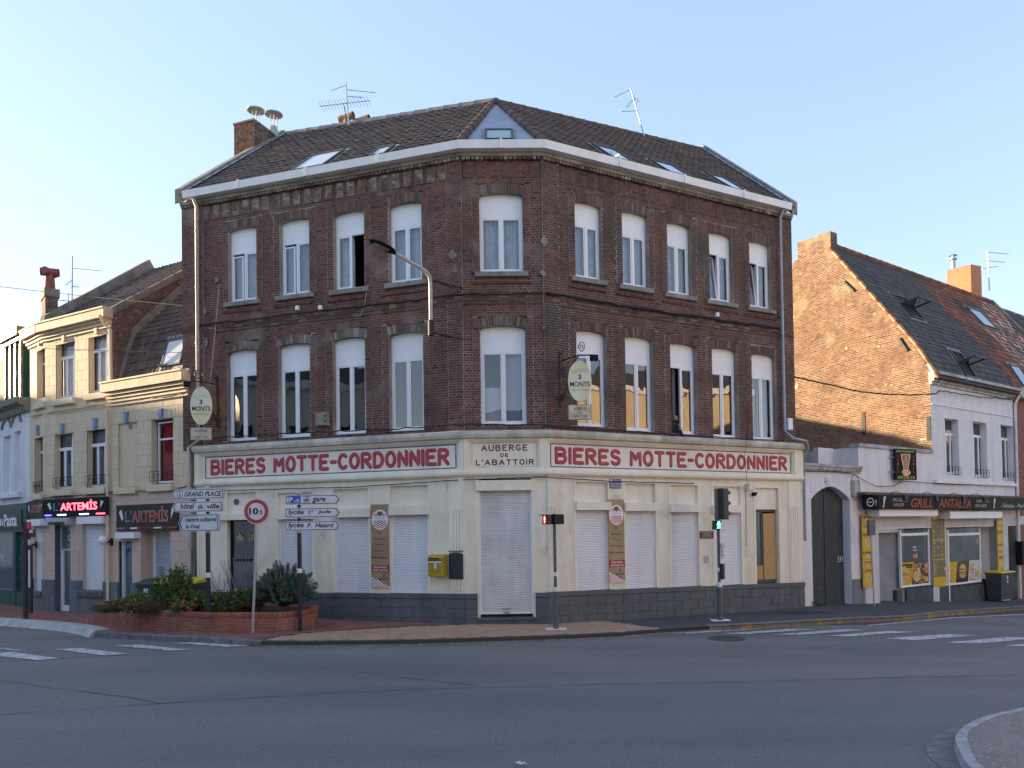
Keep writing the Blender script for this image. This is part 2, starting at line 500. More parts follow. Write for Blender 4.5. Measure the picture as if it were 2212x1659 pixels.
def sweep(mb,path,prof,m=0,caps=True,closed=False):
    """path: [(x,y,dz)] left to right seen from the street; prof: [(w,z)] ring, w outward"""
    n=len(path);rings=[]
    P2=[Vector((p[0],p[1]))for p in path]
    for i in range(n):
        if closed:
            d0=(P2[i]-P2[i-1]).normalized();d1=(P2[(i+1)%n]-P2[i]).normalized()
        else:
            d0=(P2[i]-P2[i-1]).normalized()if i else(P2[1]-P2[0]).normalized()
            d1=(P2[i+1]-P2[i]).normalized()if i<n-1 else d0
        n0=Vector((d0.y,-d0.x));n1=Vector((d1.y,-d1.x));mt=(n0+n1).normalized();mt/=max(.3,mt.dot(n1))
        rings.append([Vector((P2[i].x+mt.x*w,P2[i].y+mt.y*w,path[i][2]+z))for w,z in prof])
    k=len(prof);vs_=[q for r in rings for q in r];fs=[]
    for i in range(n if closed else n-1):
        j2=(i+1)%n
        for j in range(k):
            fs.append((i*k+j,j2*k+j,j2*k+(j+1)%k,i*k+(j+1)%k))
    if caps and not closed:
        fs.append(tuple(range(k)));fs.append(tuple(reversed(range((n-1)*k,n*k))))
    mb.add(vs_,fs,m=m)
def text(F,parent,s,u0,u1,z0,z1,w,m,name='lettering',shear=0.0,depth=.003,bold=0.0,keep=False,align='c'):
    """flat letters fitted to the box u0..u1, z0..z1 on the facade"""
    c=bpy.data.curves.new('t','FONT');c.body=s;c.size=1;c.shear=shear;c.offset=bold;c.resolution_u=3
    c.extrude=0
    o=bpy.data.objects.new('t',c);me=bpy.data.meshes.new_from_object(o)
    n=len(me.vertices);V=np.zeros(n*3)
    if n==0:return None
    me.vertices.foreach_get('co',V);V=V.reshape(-1,3)
    mn,mx=V.min(0),V.max(0);sx=(u1-u0)/max(1e-6,mx[0]-mn[0]);sz=(z1-z0)/max(1e-6,mx[1]-mn[1]);uo=u0
    if keep:
        if sx>sz:
            uo=u0+((u1-u0)-sz*(mx[0]-mn[0]))/2*{'c':1,'l':0,'r':2}[align];sx=sz
    off=wloc(parent)
    fs=[tuple(p.vertices)for p in me.polygons]
    bm=MB();bm.add([F.P(uo+(q[0]-mn[0])*sx,w,z0+(q[1]-mn[1])*sz)for q in V],fs)
    bpy.data.objects.remove(o);bpy.data.curves.remove(c);bpy.data.meshes.remove(me)
    return bm.build(name,m,parent)
# stroke letters: polylines in a box 1 high; width first
def arc(cx,cy,rx,ry,a0,a1,n=8):
    return[(cx+rx*math.cos(math.radians(a0+(a1-a0)*i/n)),cy+ry*math.sin(math.radians(a0+(a1-a0)*i/n)))for i in range(n+1)]
STROKE={
 'B':(.56,[[(0,0),(0,1)],[(0,1),(.3,1)]+arc(.3,.77,.22,.23,90,-90)+[(0,.54)],[(0,.54),(.32,.54)]+arc(.32,.27,.24,.27,90,-90)+[(0,0)]]),
 'I':(0.0,[[(0,0),(0,1)]]),
 'E':(.5,[[(.5,1),(0,1),(0,0),(.5,0)],[(0,.52),(.38,.52)]]),
 'R':(.54,[[(0,0),(0,1),(.28,1)]+arc(.28,.76,.24,.24,90,-90)+[(0,.52)],[(.2,.52),(.54,0)]]),
 'S':(.5,[arc(.26,.77,.24,.23,30,180,7)+arc(.26,.76,.24,.24,180,265,4)[1:]+arc(.25,.26,.25,.26,80,-90,8)[1:]+arc(.25,.24,.25,.24,-90,-150,4)[1:]]),
 'M':(.62,[[(0,0),(0.03,1),(.31,.42),(.59,1),(.62,0)]]),
 'O':(.54,[arc(.27,.5,.27,.5,90,450,18)]),
 'T':(.52,[[(0,1),(.52,1)],[(.26,1),(.26,0)]]),
 '-':(.26,[[(0,.5),(.26,.5)]]),
 'C':(.5,[arc(.28,.5,.28,.5,50,310,14)]),
 'D':(.54,[[(0,0),(0,1),(.22,1)]+arc(.22,.5,.32,.5,90,-90,10)+[(0,0)]]),
 'N':(.5,[[(0,0),(0,1),(.5,0),(.5,1)]]),
 'A':(.6,[[(0,0),(.3,1),(.6,0)],[(.11,.36),(.49,.36)]]),
 'U':(.54,[[(0,1),(0,.28)]+arc(.27,.28,.27,.28,180,360,8)+[(.54,1)]]),
 'G':(.56,[arc(.3,.5,.3,.5,50,310,12)+[(.52,.42),(.32,.42)]]),
 'L':(.42,[[(0,1),(0,0),(.42,0)]]),
 "'":(.05,[[(.05,1.0),(0,.78)]]),
 'i':(0.0,[[(0,0),(0,.78)],[(0,1.08),(0,1.1)]]),
}
def stroke_text(F,parent,s,u0,u1,z0,z1,w,rad,m,flat=.55,gap=.28,space=.80,name='letter'):
    tot=0
    for i,ch in enumerate(s):
        tot+=space if ch==' ' else STROKE[ch][0]+(gap if i<len(s)-1 and s[i+1]!=' ' else 0)
    H=z1-z0-2*rad;k=(u1-u0-2*rad)/tot;x=u0+rad
    for i,ch in enumerate(s):
        if ch==' ':x+=space*k;continue
        wd,st=STROKE[ch];b_=MB()
        class G:
            def P(s_,p):return F.P(x+p[0]*k,0,z0+rad+p[1]*H)
        for pl in st:
            pts=[]
            for q in pl:
                v=G().P(q)
                if not pts or(v-pts[-1]).length>1e-5:pts.append(v)
            if len(pts)<2:continue
            dense=[pts[0]]
            for a,b in zip(pts[:-1],pts[1:]):
                dense+=[a.lerp(b,t)for t in((.12,.88,1)if(b-a).length>.06 else(1,))]
            k0=len(b_.v)
            b_.tube(dense,rad,n=8,flat=F.N)
            for c in(pts[0],pts[-1]):b_.ball(c,rad,n=8,k=5)
            for t in range(k0,len(b_.v)):
                v=Vector(b_.v[t]);d=(v-F.o).dot(F.N);b_.v[t]=tuple(v+F.N*(d*flat-d+w))
        b_.build(name,m,parent,smooth=True)
        x+=(wd+gap)*k if i<len(s)-1 and s[i+1]!=' ' else wd*k
def atD(x,y,D):
    r=ray(x,y);return cam_pos+r*(D/r.y)
# ---------------------------------------------------------------- main corner building
ZW=11.93
WL,W1,W2,WR=(on_z(396,444,ZW),on_z(996,337,ZW),on_z(1168,336,ZW),on_z(1705,468,ZW))
FL,FC,FR=Frame(WL,W1),Frame(W1,W2),Frame(W2,WR)
inn=lambda p,q:Vector((p.x,p.y,q))
main=thing('corner_building','dark red brick three storey corner inn with cream ground floor and tiled roof','building',
             (FC.P(FC.L/2,0,gz(0))))
def win(F,parent,x0,x1,yt,ytr,yb,rise=.05,left='c',right='c',lc='net',rc='net',wd=-.12,wide=False):
    u0,u1,z0,z1=F.rect(x0,x1,yt,yb,wd);ztr=F.px((x0+x1)/2,ytr,wd)[1];um=(u0+u1)/2;t=.055
    b=MB()
    b.box(F,u0,u0+t,wd-.07,wd,z0,z1-rise);b.box(F,u1-t,u1,wd-.07,wd,z0,z1-rise)
    b.box(F,u0+t,u1-t,wd-.07,wd,z0,z0+t);b.box(F,u0+t,u1-t,wd-.07,wd,ztr-.03,ztr+.03)
    n=8;arcp=[(u0+(u1-u0)*i/n,z1-rise*(2*i/n-1)**2)for i in range(n+1)]
    for(a,za),(c,zc)in zip(arcp[:-1],arcp[1:]):
        b.hexa([F.P(a,wd,za-t),F.P(c,wd,zc-t),F.P(c,wd,zc),F.P(a,wd,za),
                F.P(a,wd-.07,za-t),F.P(c,wd-.07,zc-t),F.P(c,wd-.07,zc),F.P(a,wd-.07,za)])
    b.box(F,um-.022,um+.022,wd-.06,wd+.012,z0+t,ztr-.03)
    b.box(F,u0-.02,u1+.02,wd,wd+.035,z0-.02,z0+.012)
    fr=b.build('window',M_white,parent)
    b=MB();pts=[(u0+t,ztr+.03),(u1-t,ztr+.03)]+[(u1-t,arcp[-2][1]-t)]+[(u,z-t+.01)for u,z in reversed(arcp[:])if u0+t<u<u1-t]+[(u0+t,arcp[1][1]-t)]
    b.prism(F,pts,wd-.05,wd-.018);b.build('top_panel',M_white,fr)
    for side,st,cu in((0,left,lc),(1,right,rc)):
        a,c=(u0+t,um-.022)if side==0 else(um+.022,u1-t)
        za,zb=z0+t,ztr-.03
        if st=='open':
            sw=-1 if side==0 else 1 # swung inwards
            G=Frame(F.P(a if side==0 else c,wd-.03,0),F.P(a if side==0 else c,wd-.03,0)-F.N*.5)
            w_=c-a
            b=MB();s=.05
            for q in((0,s,za,zb),(w_-s,w_,za,zb),(s,w_-s,za,za+s),(s,w_-s,zb-s,zb)):b.box(G,q[0],q[1],0,.04,q[2],q[3])
            sa=b.build('sash',M_white,fr)
        else:
            lean=.0
            if st=='tilt':lean=.16
            if st=='ajar':lean=.0
            s=.042;b=MB()
            def Q(u,z,w):return F.P(u,wd-.005+w-(lean*(z-za)/(zb-za)),z)
            def bar(p,q,r_,s_):
                b.hexa([Q(p,r_,0),Q(q,r_,0),Q(q,s_,0),Q(p,s_,0),Q(p,r_,-.05),Q(q,r_,-.05),Q(q,s_,-.05),Q(p,s_,-.05)])
            a2,c2=(a,c)
            if st=='ajar':a2,c2,zb2=a,c-.05,zb-.06
            else:zb2=zb
            bar(a2,a2+s,za,zb2);bar(c2-s,c2,za,zb2);bar(a2+s,c2-s,za,za+s);bar(a2+s,c2-s,zb2-s,zb2)
            b.build('sash',M_white,fr)
            b=MB();b.quad(Q(a2+s,za+s,-.02),Q(c2-s,za+s,-.02),Q(c2-s,zb2-s,-.02),Q(a2+s,zb2-s,-.02))
            b.build('pane',M_glass if cu!='dark' else M_glass2,fr)
        if cu in('net','pink','blind','half','board'):
            m_={'net':M_curtain,'pink':M_curtain2,'blind':M_blind,'half':M_curtain,'board':M_white}[cu]
            b=MB();N_=14;zt_=zb;zl=za
            if cu=='half':zt_=za+(zb-za)*.5
            if cu=='board':zt_=za+(zb-za)*.52
            rg=random.Random(int(abs(u0)*991)+side)
            ph=rg.random()*6
            for i in range(N_):
                p,q=a+(c-a)*i/N_,a+(c-a)*(i+1)/N_
                amp=0.0 if cu in('blind','board')else.05
                w1_,w2_=(wd-.20+amp*math.sin(ph+i*1.7),wd-.20+amp*math.sin(ph+(i+1)*1.7))
                b.quad(F.P(p,w1_,zl),F.P(q,w2_,zl),F.P(q,w2_,zt_),F.P(p,w1_,zt_))
            b.build('curtain',m_,fr)
    return(u0,u1,z0,z1,rise)
# second floor and first floor windows, measured left to right: x0 x1 top transom bottom
TOP_L=[(500.4,561.1,494,545,652,'ajar','c','blind','net'),(611.1,674.7,476,524,638,'ajar','c','blind','pink'),
         (726.7,792.7,459.7,506.6,626,'c','open','net','none'),(845.5,916,441,489,611,'c','c','blind','net')]
MID_L=[(498.3,561.8,757,807,953,'c','c','dark','dark'),(608.7,676.4,744,797,944.7,'c','c','dark','dark'),
         (725.7,795.1,731,787,937,'c','c','dark','dark'),(846.5,920,719.5,775,930,'c','c','dark','dark')]
TOP_C=[(1036,1128.6,421.3,469.6,589.8,'c','c','net','net')]
MID_C=[(1038.6,1135.3,706,759.5,917.6,'c','c','board','blind')]
TOP_R=[(1235.8,1293.4,442,488,604,'c','c','blind','net'),(1337.3,1393.9,463,510,621,'c','c','net','net'),
         (1434.8,1486.1,486,530,638,'c','c','net','blind'),(1524.8,1575,507,550,653,'tilt','c','blind','net'),
         (1611.5,1658,526,569,667,'tilt','c','dark','net')]
MID_R=[(1239.5,1303.9,717,769,922,'c','c','dark','dark'),(1344.4,1404.3,730,783,931,'c','c','dark','dark'),
         (1441.5,1498,744,794,938,'open','c','none','dark'),(1531.5,1586.2,754,805,946,'c','c','dark','dark'),
         (1617,1669,767,814,951,'c','c','blind','blind')]
def floor_of(F,rows):
    H=[]
    for x0,x1,yt,ytr,yb,l,r,lc,rc in rows:
        H.append(win(F,main,x0,x1,yt,ytr,yb,left=l,right=r,lc=lc,rc=rc))
    return H
ZS=8.27 # string course
def brick_front(F,tops,mids,u_lo,u_hi,pil_l,pil_r,mbrick,n_ind,seed):
    holes=[(h,1)for h in tops]+[(h,0)for h in mids]
    RING=.23
    def half(h,z,grow=0):
        u0,u1,z0,z1,rise=h;t=(z-(z1-rise))/rise
        c,hw=(u0+u1)/2,(u1-u0)/2
        if z<z0 or z>z1+grow:return None
        if z<=z1-rise:return(u0,u1)
        tt=max(0,1-(z-(z1-rise))/(rise))
        w_=hw*math.sqrt(tt)if z<=z1 else 0
        return(c-w_,c+w_)
    def wall_iv(z):
        iv=[(u_lo+(pil_l if pil_l else 0),u_hi-(pil_r if pil_r else 0))]
        for h,top in holes:
            u0,u1,z0,z1,rise=h
            if z0-.02<z<z1+RING:iv=subtract(iv,u0-.2,u1+.2)
            elif top and z0-.16<z<=z0-.02:iv=subtract(iv,u0-.14,u1+.14)
        return iv
    def jamb_iv(z):
        iv=[]
        for h,top in holes:
            u0,u1,z0,z1,rise=h
            if z0-.02<z<z1-rise:iv+=[(u0-.2,u0),(u1,u1+.2)]
            elif z1-rise<=z<z1+RING:iv+=[(u0-.2,u0-.05),(u1+.05,u1+.2)]
        return iv
    course(F,main,wall_iv,4.80,ZW,.0665,.225,.0140,.02,mbrick,'brick',n_ind,M_mortar,seed=seed)
    course(F,main,jamb_iv,4.80,ZW-.3,.0665,.225,.0140,.02,mbrick,'jamb_bricks',0,M_mortar,w=.022,seed=seed+1,mortar_name='jamb_mortar')
    def pil_iv(z):
        iv=[]
        if pil_l:iv.append((u_lo-.01,u_lo+pil_l))
        if pil_r:iv.append((u_hi-pil_r,u_hi+.01))
        return iv
    if pil_l or pil_r:
        course(F,main,pil_iv,4.80,ZW,.0665,.225,.0140,.02,mbrick,'pilaster_bricks',0,M_mortar,w=.05,seed=seed+2,mortar_name='pilaster_mortar')
    # arches, reveals, sills
    for h,top in holes:
        u0,u1,z0,z1,rise=h;c=(u0+u1)/2;hw=(u1-u0)/2+.06
        R=(hw*hw+(rise+.02)**2)/(2*(rise+.02));zc=z1-R;am=math.asin(hw/R);n=max(9,int(round(2*am*(R+.12)/.072)))
        b=MB()
        for i in range(n):
            a0=-am+2*am*i/n+.004;a1=-am+2*am*(i+1)/n-.004;j=RND.uniform(-.004,.006)
            p=[(c+math.sin(a)*r_,zc+math.cos(a)*r_)for a,r_ in((a0,R+.0),(a1,R+.0),(a1,R+RING),(a0,R+RING))]
            b.hexa([F.P(u,.034+j,z)for u,z in p]+[F.P(u,-.12,z)for u,z in p],back=False)
        b.build('arch',[M_brick_pale if(not top)and F is FL else M_brick_arch],main)
        b=MB()
        for i in range(8):
            a0=-am+2*am*i/8;a1=-am+2*am*(i+1)/8
            p=[(c+math.sin(a)*r_,zc+math.cos(a)*r_)for a,r_ in((a0,R-.003),(a1,R-.003),(a1,R+RING+.01),(a0,R+RING+.01))]
            b.hexa([F.P(u,.022,z)for u,z in p]+[F.P(u,-.2,z)for u,z in p],back=False)
        for uu in(u0,u1):
            s=-.02 if uu==u0 else.02
            b.box(F,min(uu,uu+s),max(uu,uu+s),-.24,.017,z0-.02,z1-rise+.03)
        b.box(F,u0,u1,-.24,.012,z0-.05,z0-.02)
        b.build('reveal',M_mortar,main)
        if top:
            b=MB();b.bev(F,u0-.13,u1+.13,-.12,.10,z0-.15,z0-.025,b=.012);b.build('sill',M_stone,main)
            b=MB()
            for k in range(int((u1-u0+.4)/.115)):
                b.box(F,u0-.2+k*.115+.005,u0-.2+(k+1)*.115-.005,0,.05,z0-.32,z0-.26,back=False)
            b.build('sill_course',mbrick,main)
    return holes
hTL,hML=floor_of(FL,TOP_L),floor_of(FL,MID_L)
hTC,hMC=floor_of(FC,TOP_C),floor_of(FC,MID_C)
hTR,hMR=floor_of(FR,TOP_R),floor_of(FR,MID_R)
brick_front(FC,hTC,hMC,-.010,FC.L+.010,.0,.0,M_brick_r,300,11)
brick_front(FL,hTL,hML,0,FL.L,.72,.42,M_brick_r,0,12)
brick_front(FR,hTR,hMR,0,FR.L,.48,.45,M_brick,0,13)
path=[(WL.x,WL.y,0),(W1.x,W1.y,0),(W2.x,W2.y,0),(WR.x,WR.y,0)]
# frieze of upright brick blocks under the gutter
for F,m_,n_ in((FL,M_brick_pale,26),(FC,M_brick_r,6),(FR,M_brick,26)):
    sp=F.L/n_
    def fiv(z):return[(F.L*0+.0+(i+.18)*sp,(i+.82)*sp)for i in range(n_)]
    course(F,main,fiv,11.36,11.76,.0665,.225,.010,.02,m_,'frieze_bricks',0,M_mortar,w=.028,seed=40,mortar_name='frieze_mortar')
b=MB()
for F in(FL,FC,FR):
    n_=int(F.L/.115)
    for i in range(n_):
        b.box(F,i*F.L/n_+.012,(i+1)*F.L/n_-.012,.02,.125,11.79,11.86,back=False)
b.build('dentil_course',M_brick_pale,main,kind='stuff')
b=MB();sweep(b,path,[(0,11.86),(.15,11.86),(.15,11.95),(0,11.95)]);b.build('eaves_board',M_mortar,main)
# string course
b=MB()
for F in(FL,FC,FR):
    n_=int(F.L/.225)
    for r_,(w_,z_)in enumerate(((.05,ZS-.13),(.085,ZS-.065),(.085,ZS))):
        for i in range(n_):
            b.box(F,i*F.L/n_+.005,(i+1)*F.L/n_-.005,.0,w_+RND.uniform(-.004,.004),z_,z_+.056,back=False)
b.build('string_course',M_brick_arch,main,kind='stuff')
b=MB();sweep(b,path,[(0,ZS-.14),(.04,ZS-.14),(.07,ZS+.062),(0,ZS+.062)]);b.build('string_mortar',M_mortar,main)
# plaster patches on the brick
def blob(F,x,y,rx,ry,w,m,parent,name='plaster_patch',seed=0):
    rg=random.Random(seed+int(x));u,z=F.px(x,y,w);n=14
    s=(F.P(u,w,z)-cam_pos).length/F_PX
    pts=[]
    for i in range(n):
        a=2*math.pi*i/n;r_=rg.uniform(.6,1.1)
        pts.append((u+math.cos(a)*rx*s*r_,z+math.sin(a)*ry*s*r_))
    b=MB();b.prism(F,pts,w-.03,w+.012);b.build(name,m,parent)
for F,x,y,rx,ry in((FL,978,551,9,12),(FL,981,582,7,11),(FR,1175,520,8,11),(FR,1173,590,7,8),(FL,468,605,5,7),
                        (FL,443,672,4,7),(FL,445,740,4,9),(FR,1174,708,5,4),(FR,1686,680,4,7)):
    blob(F,x,y,rx,ry,.075,M_cement,main)
# gutter
b=MB()
gp=[(.12,11.965),(.34,11.965),(.37,12.165),(.34,12.17),(.30,12.08),(.12,12.08)]
def ext(path,a,b_):
    p=[list(q)for q in path]
    d=(Vector(p[0][:2])-Vector(p[1][:2])).normalized()*a;p[0][0]+=d.x;p[0][1]+=d.y
    d=(Vector(p[-1][:2])-Vector(p[-2][:2])).normalized()*b_;p[-1][0]+=d.x;p[-1][1]+=d.y
    return p
sweep(b,ext(path,-.27,-.27),gp);gt=b.build('gutter',M_gutter,main)
b=MB()
for F in(FL,FC,FR):
    for k in range(1,max(2,int(F.L/2.0))):
        u=k*F.L/max(2,int(F.L/2.0));b.box(F,u-.03,u+.03,.30,.387,11.947,12.192)
b.build('gutter_joint',M_gutter,gt)
# ---- roof
EZ=12.06
apex=on_z(1070,219,15.25)
EL0,EL1=FL.P(.10,.28,EZ),FL.P(FL.L+.02,.28,EZ)
ER0,ER1=FR.P(-.02,.28,EZ),FR.P(FR.L-.10,.28,EZ)
PL=Plane(EL0,EL1-EL0,apex-EL0)
PR=Plane(ER0,ER1-ER0,apex-ER0)
def in_plane(P_,x,y):return P_.px(x,y,0)
ridgeL=in_plane(PL,615,292);ridgeR=in_plane(PR,1515,323)
apL=((apex-EL0).dot(PL.U),(apex-EL0).dot(PL.V));apR=((apex-ER0).dot(PR.U),(apex-ER0).dot(PR.V))
hipL=in_plane(PL,1012,318)[0];hipR=in_plane(PR,1148,313)[0]
LL=(EL1-EL0).length;LR=(ER1-ER0).length
def lerp_u(v,lo,hi):return lo[0]+(hi[0]-lo[0])*(v-lo[1])/(hi[1]-lo[1])
def poly_iv(P_,v):
    x=[]
    for(a,va),(c,vc)in zip(P_,P_[1:]+P_[:1]):
        if(va-v)*(vc-v)<0:x.append(a+(c-a)*(v-va)/(vc-va))
    return(min(x),max(x))if len(x)>1 else(0,0)
def ivL(v):return poly_iv([(0,0),(LL,0),apL,ridgeL],v)
def ivR(v):return poly_iv([(0,0),(LR,0),ridgeR,apR],v)
rL,rR=PL.P(ridgeL[0],0,ridgeL[1]),PR.P(ridgeR[0],0,ridgeR[1])
b=MB();b.poly([EL0,EL1,apex,rL]);b.poly([ER0,ER1,rR,apex])
backL,backR,backC=rL+Vector((2.0,2.6,0)),rR+Vector((-2.2,2.6,0)),apex+Vector((-.1,3.4,0))
for q in(backL,backR,backC):q.z=12.0
b.poly([apex,backC,backL,rL]);b.poly([rR,backR,backC,apex])
rf=b.build('roof',M_tile_k,main)
tiles(PL,main,ivL,0,max(apL[1],ridgeL[1])-.02,.335,.235,M_tile,'roof_tile',150)
tiles(PR,main,ivR,0,max(apR[1],ridgeR[1])-.02,.335,.235,M_tile,'roof_tile',150)
b=MB();b.poly([FC.P(-.05,.28,EZ),FC.P(FC.L+.05,.28,EZ),apex+Vector((0,-.02,.02))]);b.build('hip_sheet',M_zinc,main)
PC=Plane(FC.P(-.05,.28,EZ),FC.U,apex-FC.P(FC.L/2,.28,EZ))
def capline(a,c,n,r0,m,name,parent,up=.03):
    for i in range(n):
        p,q=a.lerp(c,i/n),a.lerp(c,(i+1)/n+.012)
        p=p+Vector((0,0,up));q=q+Vector((0,0,up))
        d=(q-p)
        b=MB();b.tube([p,p+d*.1,q],r0*1.12,n=10,r1=r0*.92);b.build(name,m,parent,smooth=True)
capline(EL1+Vector((.02,0,.05)),EL1.lerp(apex,.97),10,.105,M_tile,'hip_tile',main)
capline(ER0+Vector((-.02,0,.05)),ER0.lerp(apex,.97),10,.105,M_tile,'hip_tile',main)
capline(rL,rL.lerp(apex,.985),15,.12,mat('lilac_ridge',(.26,.235,.27),(.2,.17,.17),scale=4,rough=.6),'ridge_tile',main,up=-.01)
capline(rR,rR.lerp(apex,.99),19,.10,M_tile,'ridge_tile',main,up=-.02)

# parapets on both gables
def parapet(P_,lo,hi,side,name):
    A,B=P_.P(lo[0],0,lo[1]),P_.P(hi[0],0,hi[1]);d=P_.U*(-.24*side)
    b=MB();A=A.lerp(B,.02);up=Vector((0,0,.20));dn=Vector((0,0,-.22))
    b.hexa([A+dn,B+dn,B+up,A+up,A+d+dn,B+d+dn,B+d+up,A+d+up])
    b.build(name,M_cement,main)
    b=MB();n=12
    for i in range(n):
        p,q=A.lerp(B,i/n)-d*.5,A.lerp(B,(i+.85)/n)-d*.5
        s=P_.U*(.14*side)+d*.5
        b.quad(p+s+P_.N*.075,q+s+P_.N*.085,q+P_.N*.10+d*.4,p+P_.N*.09+d*.4)
    b.build('soaker',M_zinc,main)
parapet(PL,(0,0),ridgeL,1,'parapet');parapet(PR,(LR,0),ridgeR,-1,'parapet')
def skylight(P_,pts,parent,m_glass=None,open_=0,back=.09):
    uv=[P_.px(x,y,.06)for x,y in pts]
    u0,u1=(uv[0][0]+uv[3][0])/2,(uv[1][0]+uv[2][0])/2
    v1,v0=(uv[0][1]+uv[1][1])/2,(uv[2][1]+uv[3][1])/2
    v0=max(v0,.22)
    t=.06;b=MB()
    for q in((u0,u0+t,v0,v1),(u1-t,u1,v0,v1),(u0+t,u1-t,v0,v0+t),(u0+t,u1-t,v1-t*1.6,v1)):
        b.box(P_,q[0],q[1],-.05,.11,q[2],q[3])
    fr=b.build('skylight',M_frame_k,parent)
    b=MB();b.quad(P_.P(u0-.09,.045,v0-.16),P_.P(u1+.09,.045,v0-.16),P_.P(u1+.09,.06,v1+.12),P_.P(u0-.09,.06,v1+.12));b.build('flashing',M_lead,fr)
    if open_:
        um_,vm=(u0+u1)/2,(v0+v1)/2;b=MB();G=Plane(P_.P(u0,.1,vm),P_.U,P_.V*math.cos(open_)+P_.N*math.sin(open_)*-1)
        h=(v1-v0)/2
        for q in((0,t,-h,h),(u1-u0-t,u1-u0,-h,h),(t,u1-u0-t,-h,-h+t),(t,u1-u0-t,h-t,h)):
            b.box(G,q[0],q[1],-.02,.03,q[2],q[3])
        b.build('sash',M_frame_k,fr)
        b=MB();b.quad(G.P(t,.01,-h+t),G.P(u1-u0-t,.01,-h+t),G.P(u1-u0-t,.01,h-t),G.P(t,.01,h-t));b.build('pane',M_glass,fr)
        b=MB();b.quad(P_.P(u0,.05,v0),P_.P(u1,.05,v0),P_.P(u1,.07,v1),P_.P(u0,.07,v1));b.build('opening',M_dark,fr)
    else:
        b=MB();b.box(P_,u0+t,u1-t,.07,back,v0+t,v1-t*1.6);b.build('pane',m_glass or M_skyglass,fr)
M_skyglass=mat('skylight_glass',(.16,.19,.23),rough=.06,spec=1.0)
M_skyglass.node_tree.nodes['Principled BSDF'].inputs['Coat Weight'].default_value=1.0
M_skyblind=mat('skylight_blind',(.55,.57,.60),rough=.15,spec=.8)
c1=lambda L_:[(329.2+.3472*x,164.6+.3472*y)for x,y in L_]
c2=lambda L_:[(932.6+.372*x,164.6+.372*y)for x,y in L_]
skylight(PL,c1([(985,495),(1180,468),(1030,590),(850,614)]),main,M_skyblind)
skylight(PL,c1([(1408,450),(1500,437),(1428,507),(1330,520)]),main,M_skyblind)
skylight(PR,c2([(935,397),(1068,432),(1195,524),(1062,490)]),main)
skylight(PR,c2([(1290,492),(1415,527),(1535,617),(1400,588)]),main)
skylight(PR,c2([(1640,582),(1722,596),(1842,695),(1745,672)]),main)
skylight(PC,c2([(312,316),(475,310),(472,388),(303,392)]),main,mat('green_blind_glass',(.22,.34,.33),rough=.1,spec=.8))
# back and side walls, floors: a closed shell
b=MB()
def wallq(p,q,z0,z1):b.quad(Vector((p.x,p.y,z0)),Vector((q.x,q.y,z0)),Vector((q.x,q.y,z1)),Vector((p.x,p.y,z1)))
sideL,sideR=FL.P(0,0,0),FR.P(FR.L,0,0)
wallq(backL,sideL,-.5,12.0);wallq(sideR,backR,-.9,12.0);wallq(backC,backL,-.5,12.0);wallq(backR,backC,-.9,12.0)
b.poly([Vector((sideL.x,sideL.y,12.0)),rL+Vector((0,0,-.03)),backL]);b.poly([Vector((sideR.x,sideR.y,12.0)),backR,rR+Vector((0,0,-.03))])
b.build('rear_wall',M_brick_rear if 'M_brick_rear' in globals()else mat('rear_brick',(.16,.08,.06),rough=.9,dirt=.4),main)
b=MB()
for zf in(4.6,8.2,11.7):
    ins=[FL.P(.1,-.3,zf),FL.P(FL.L-.1,-.3,zf),FR.P(.1,-.3,zf),FR.P(FR.L-.1,-.3,zf)]+[Vector((q.x,q.y,zf))for q in(backR,backC,backL)]
    b.poly(ins)
b.build('floor_slab',M_room,main)
b=MB()
for F in(FL,FR):
    for u in(F.L*.5,):b.box(F,u-.05,u+.05,-3.0,-.3,4.6,11.7)
for F in(FL,FC,FR):b.box(F,.1,F.L-.1,-2.6,-2.5,4.6,11.7)
b.build('partition',M_room,main)
# ---- chimney and cowls
n1=FL.P(0,0,0)
g=(Vector((rL.x,rL.y,0))-Vector((n1.x,n1.y,0))).normalized()
def on_line(x): # where the gable line crosses the picture column x at chimney height
    r=ray(x,270);a=Vector((n1.x,n1.y));k=np.linalg.solve(np.array([[r.x,-g.x],[r.y,-g.y]]),np.array([a.x,a.y]))
    return Vector((cam_pos.x+r.x*k[0],cam_pos.y+r.y*k[0],0))
cA,cB=on_line(548),on_line(612)
pout=Vector((-g.y,g.x,0));th=.80
FCh=Frame(cA,cB);FCl=Frame(cA+pout*th,cA)
ctop=FCh.px(548,260)[1]
ch=MB();
ch.box(FCh,-.0,FCh.L,-th+.03,-.012,12.4,ctop-.02);ch_o=ch.build('chimney',M_mortar,main)
for F in(FCh,FCl):
    course(F,ch_o,lambda z:[(0,F.L)],12.5,ctop,.068,.225,.011,.02,M_brick_arch if F is FCh else M_brick_g,'brick',0,M_mortar,seed=5)  # front's shade put into darker bricks, sunlit side into warmer ones
b=MB();b.box(FCh,-.03,FCh.L+.03,-th-.03,.03,ctop,ctop+.06);b.build('coping',M_cement,ch_o)
for x,y in((553,237),(591.5,246)):
    p=atD(x,y,(cA.y+cB.y)/2+.4);c=Vector((p.x,p.y,ctop))
    b=MB();h=p.z-ctop
    b.lathe(c,[(.16,0),(.13,.12),(.12,h*.45)],n=12)
    for a in range(4):
        q=c+Vector((math.cos(a*1.57+.4)*.11,math.sin(a*1.57+.4)*.11,h*.42));b.tube([q,q+Vector((0,0,h*.55))],.014,n=5)
    b.lathe(c+Vector((0,0,h*.93)),[(.10,0),(.30,.02),(.30,.05),(.12,.13),(.02,.15)],n=20)
    b.build('chimney_cowl',M_pipe,ch_o,smooth=True)
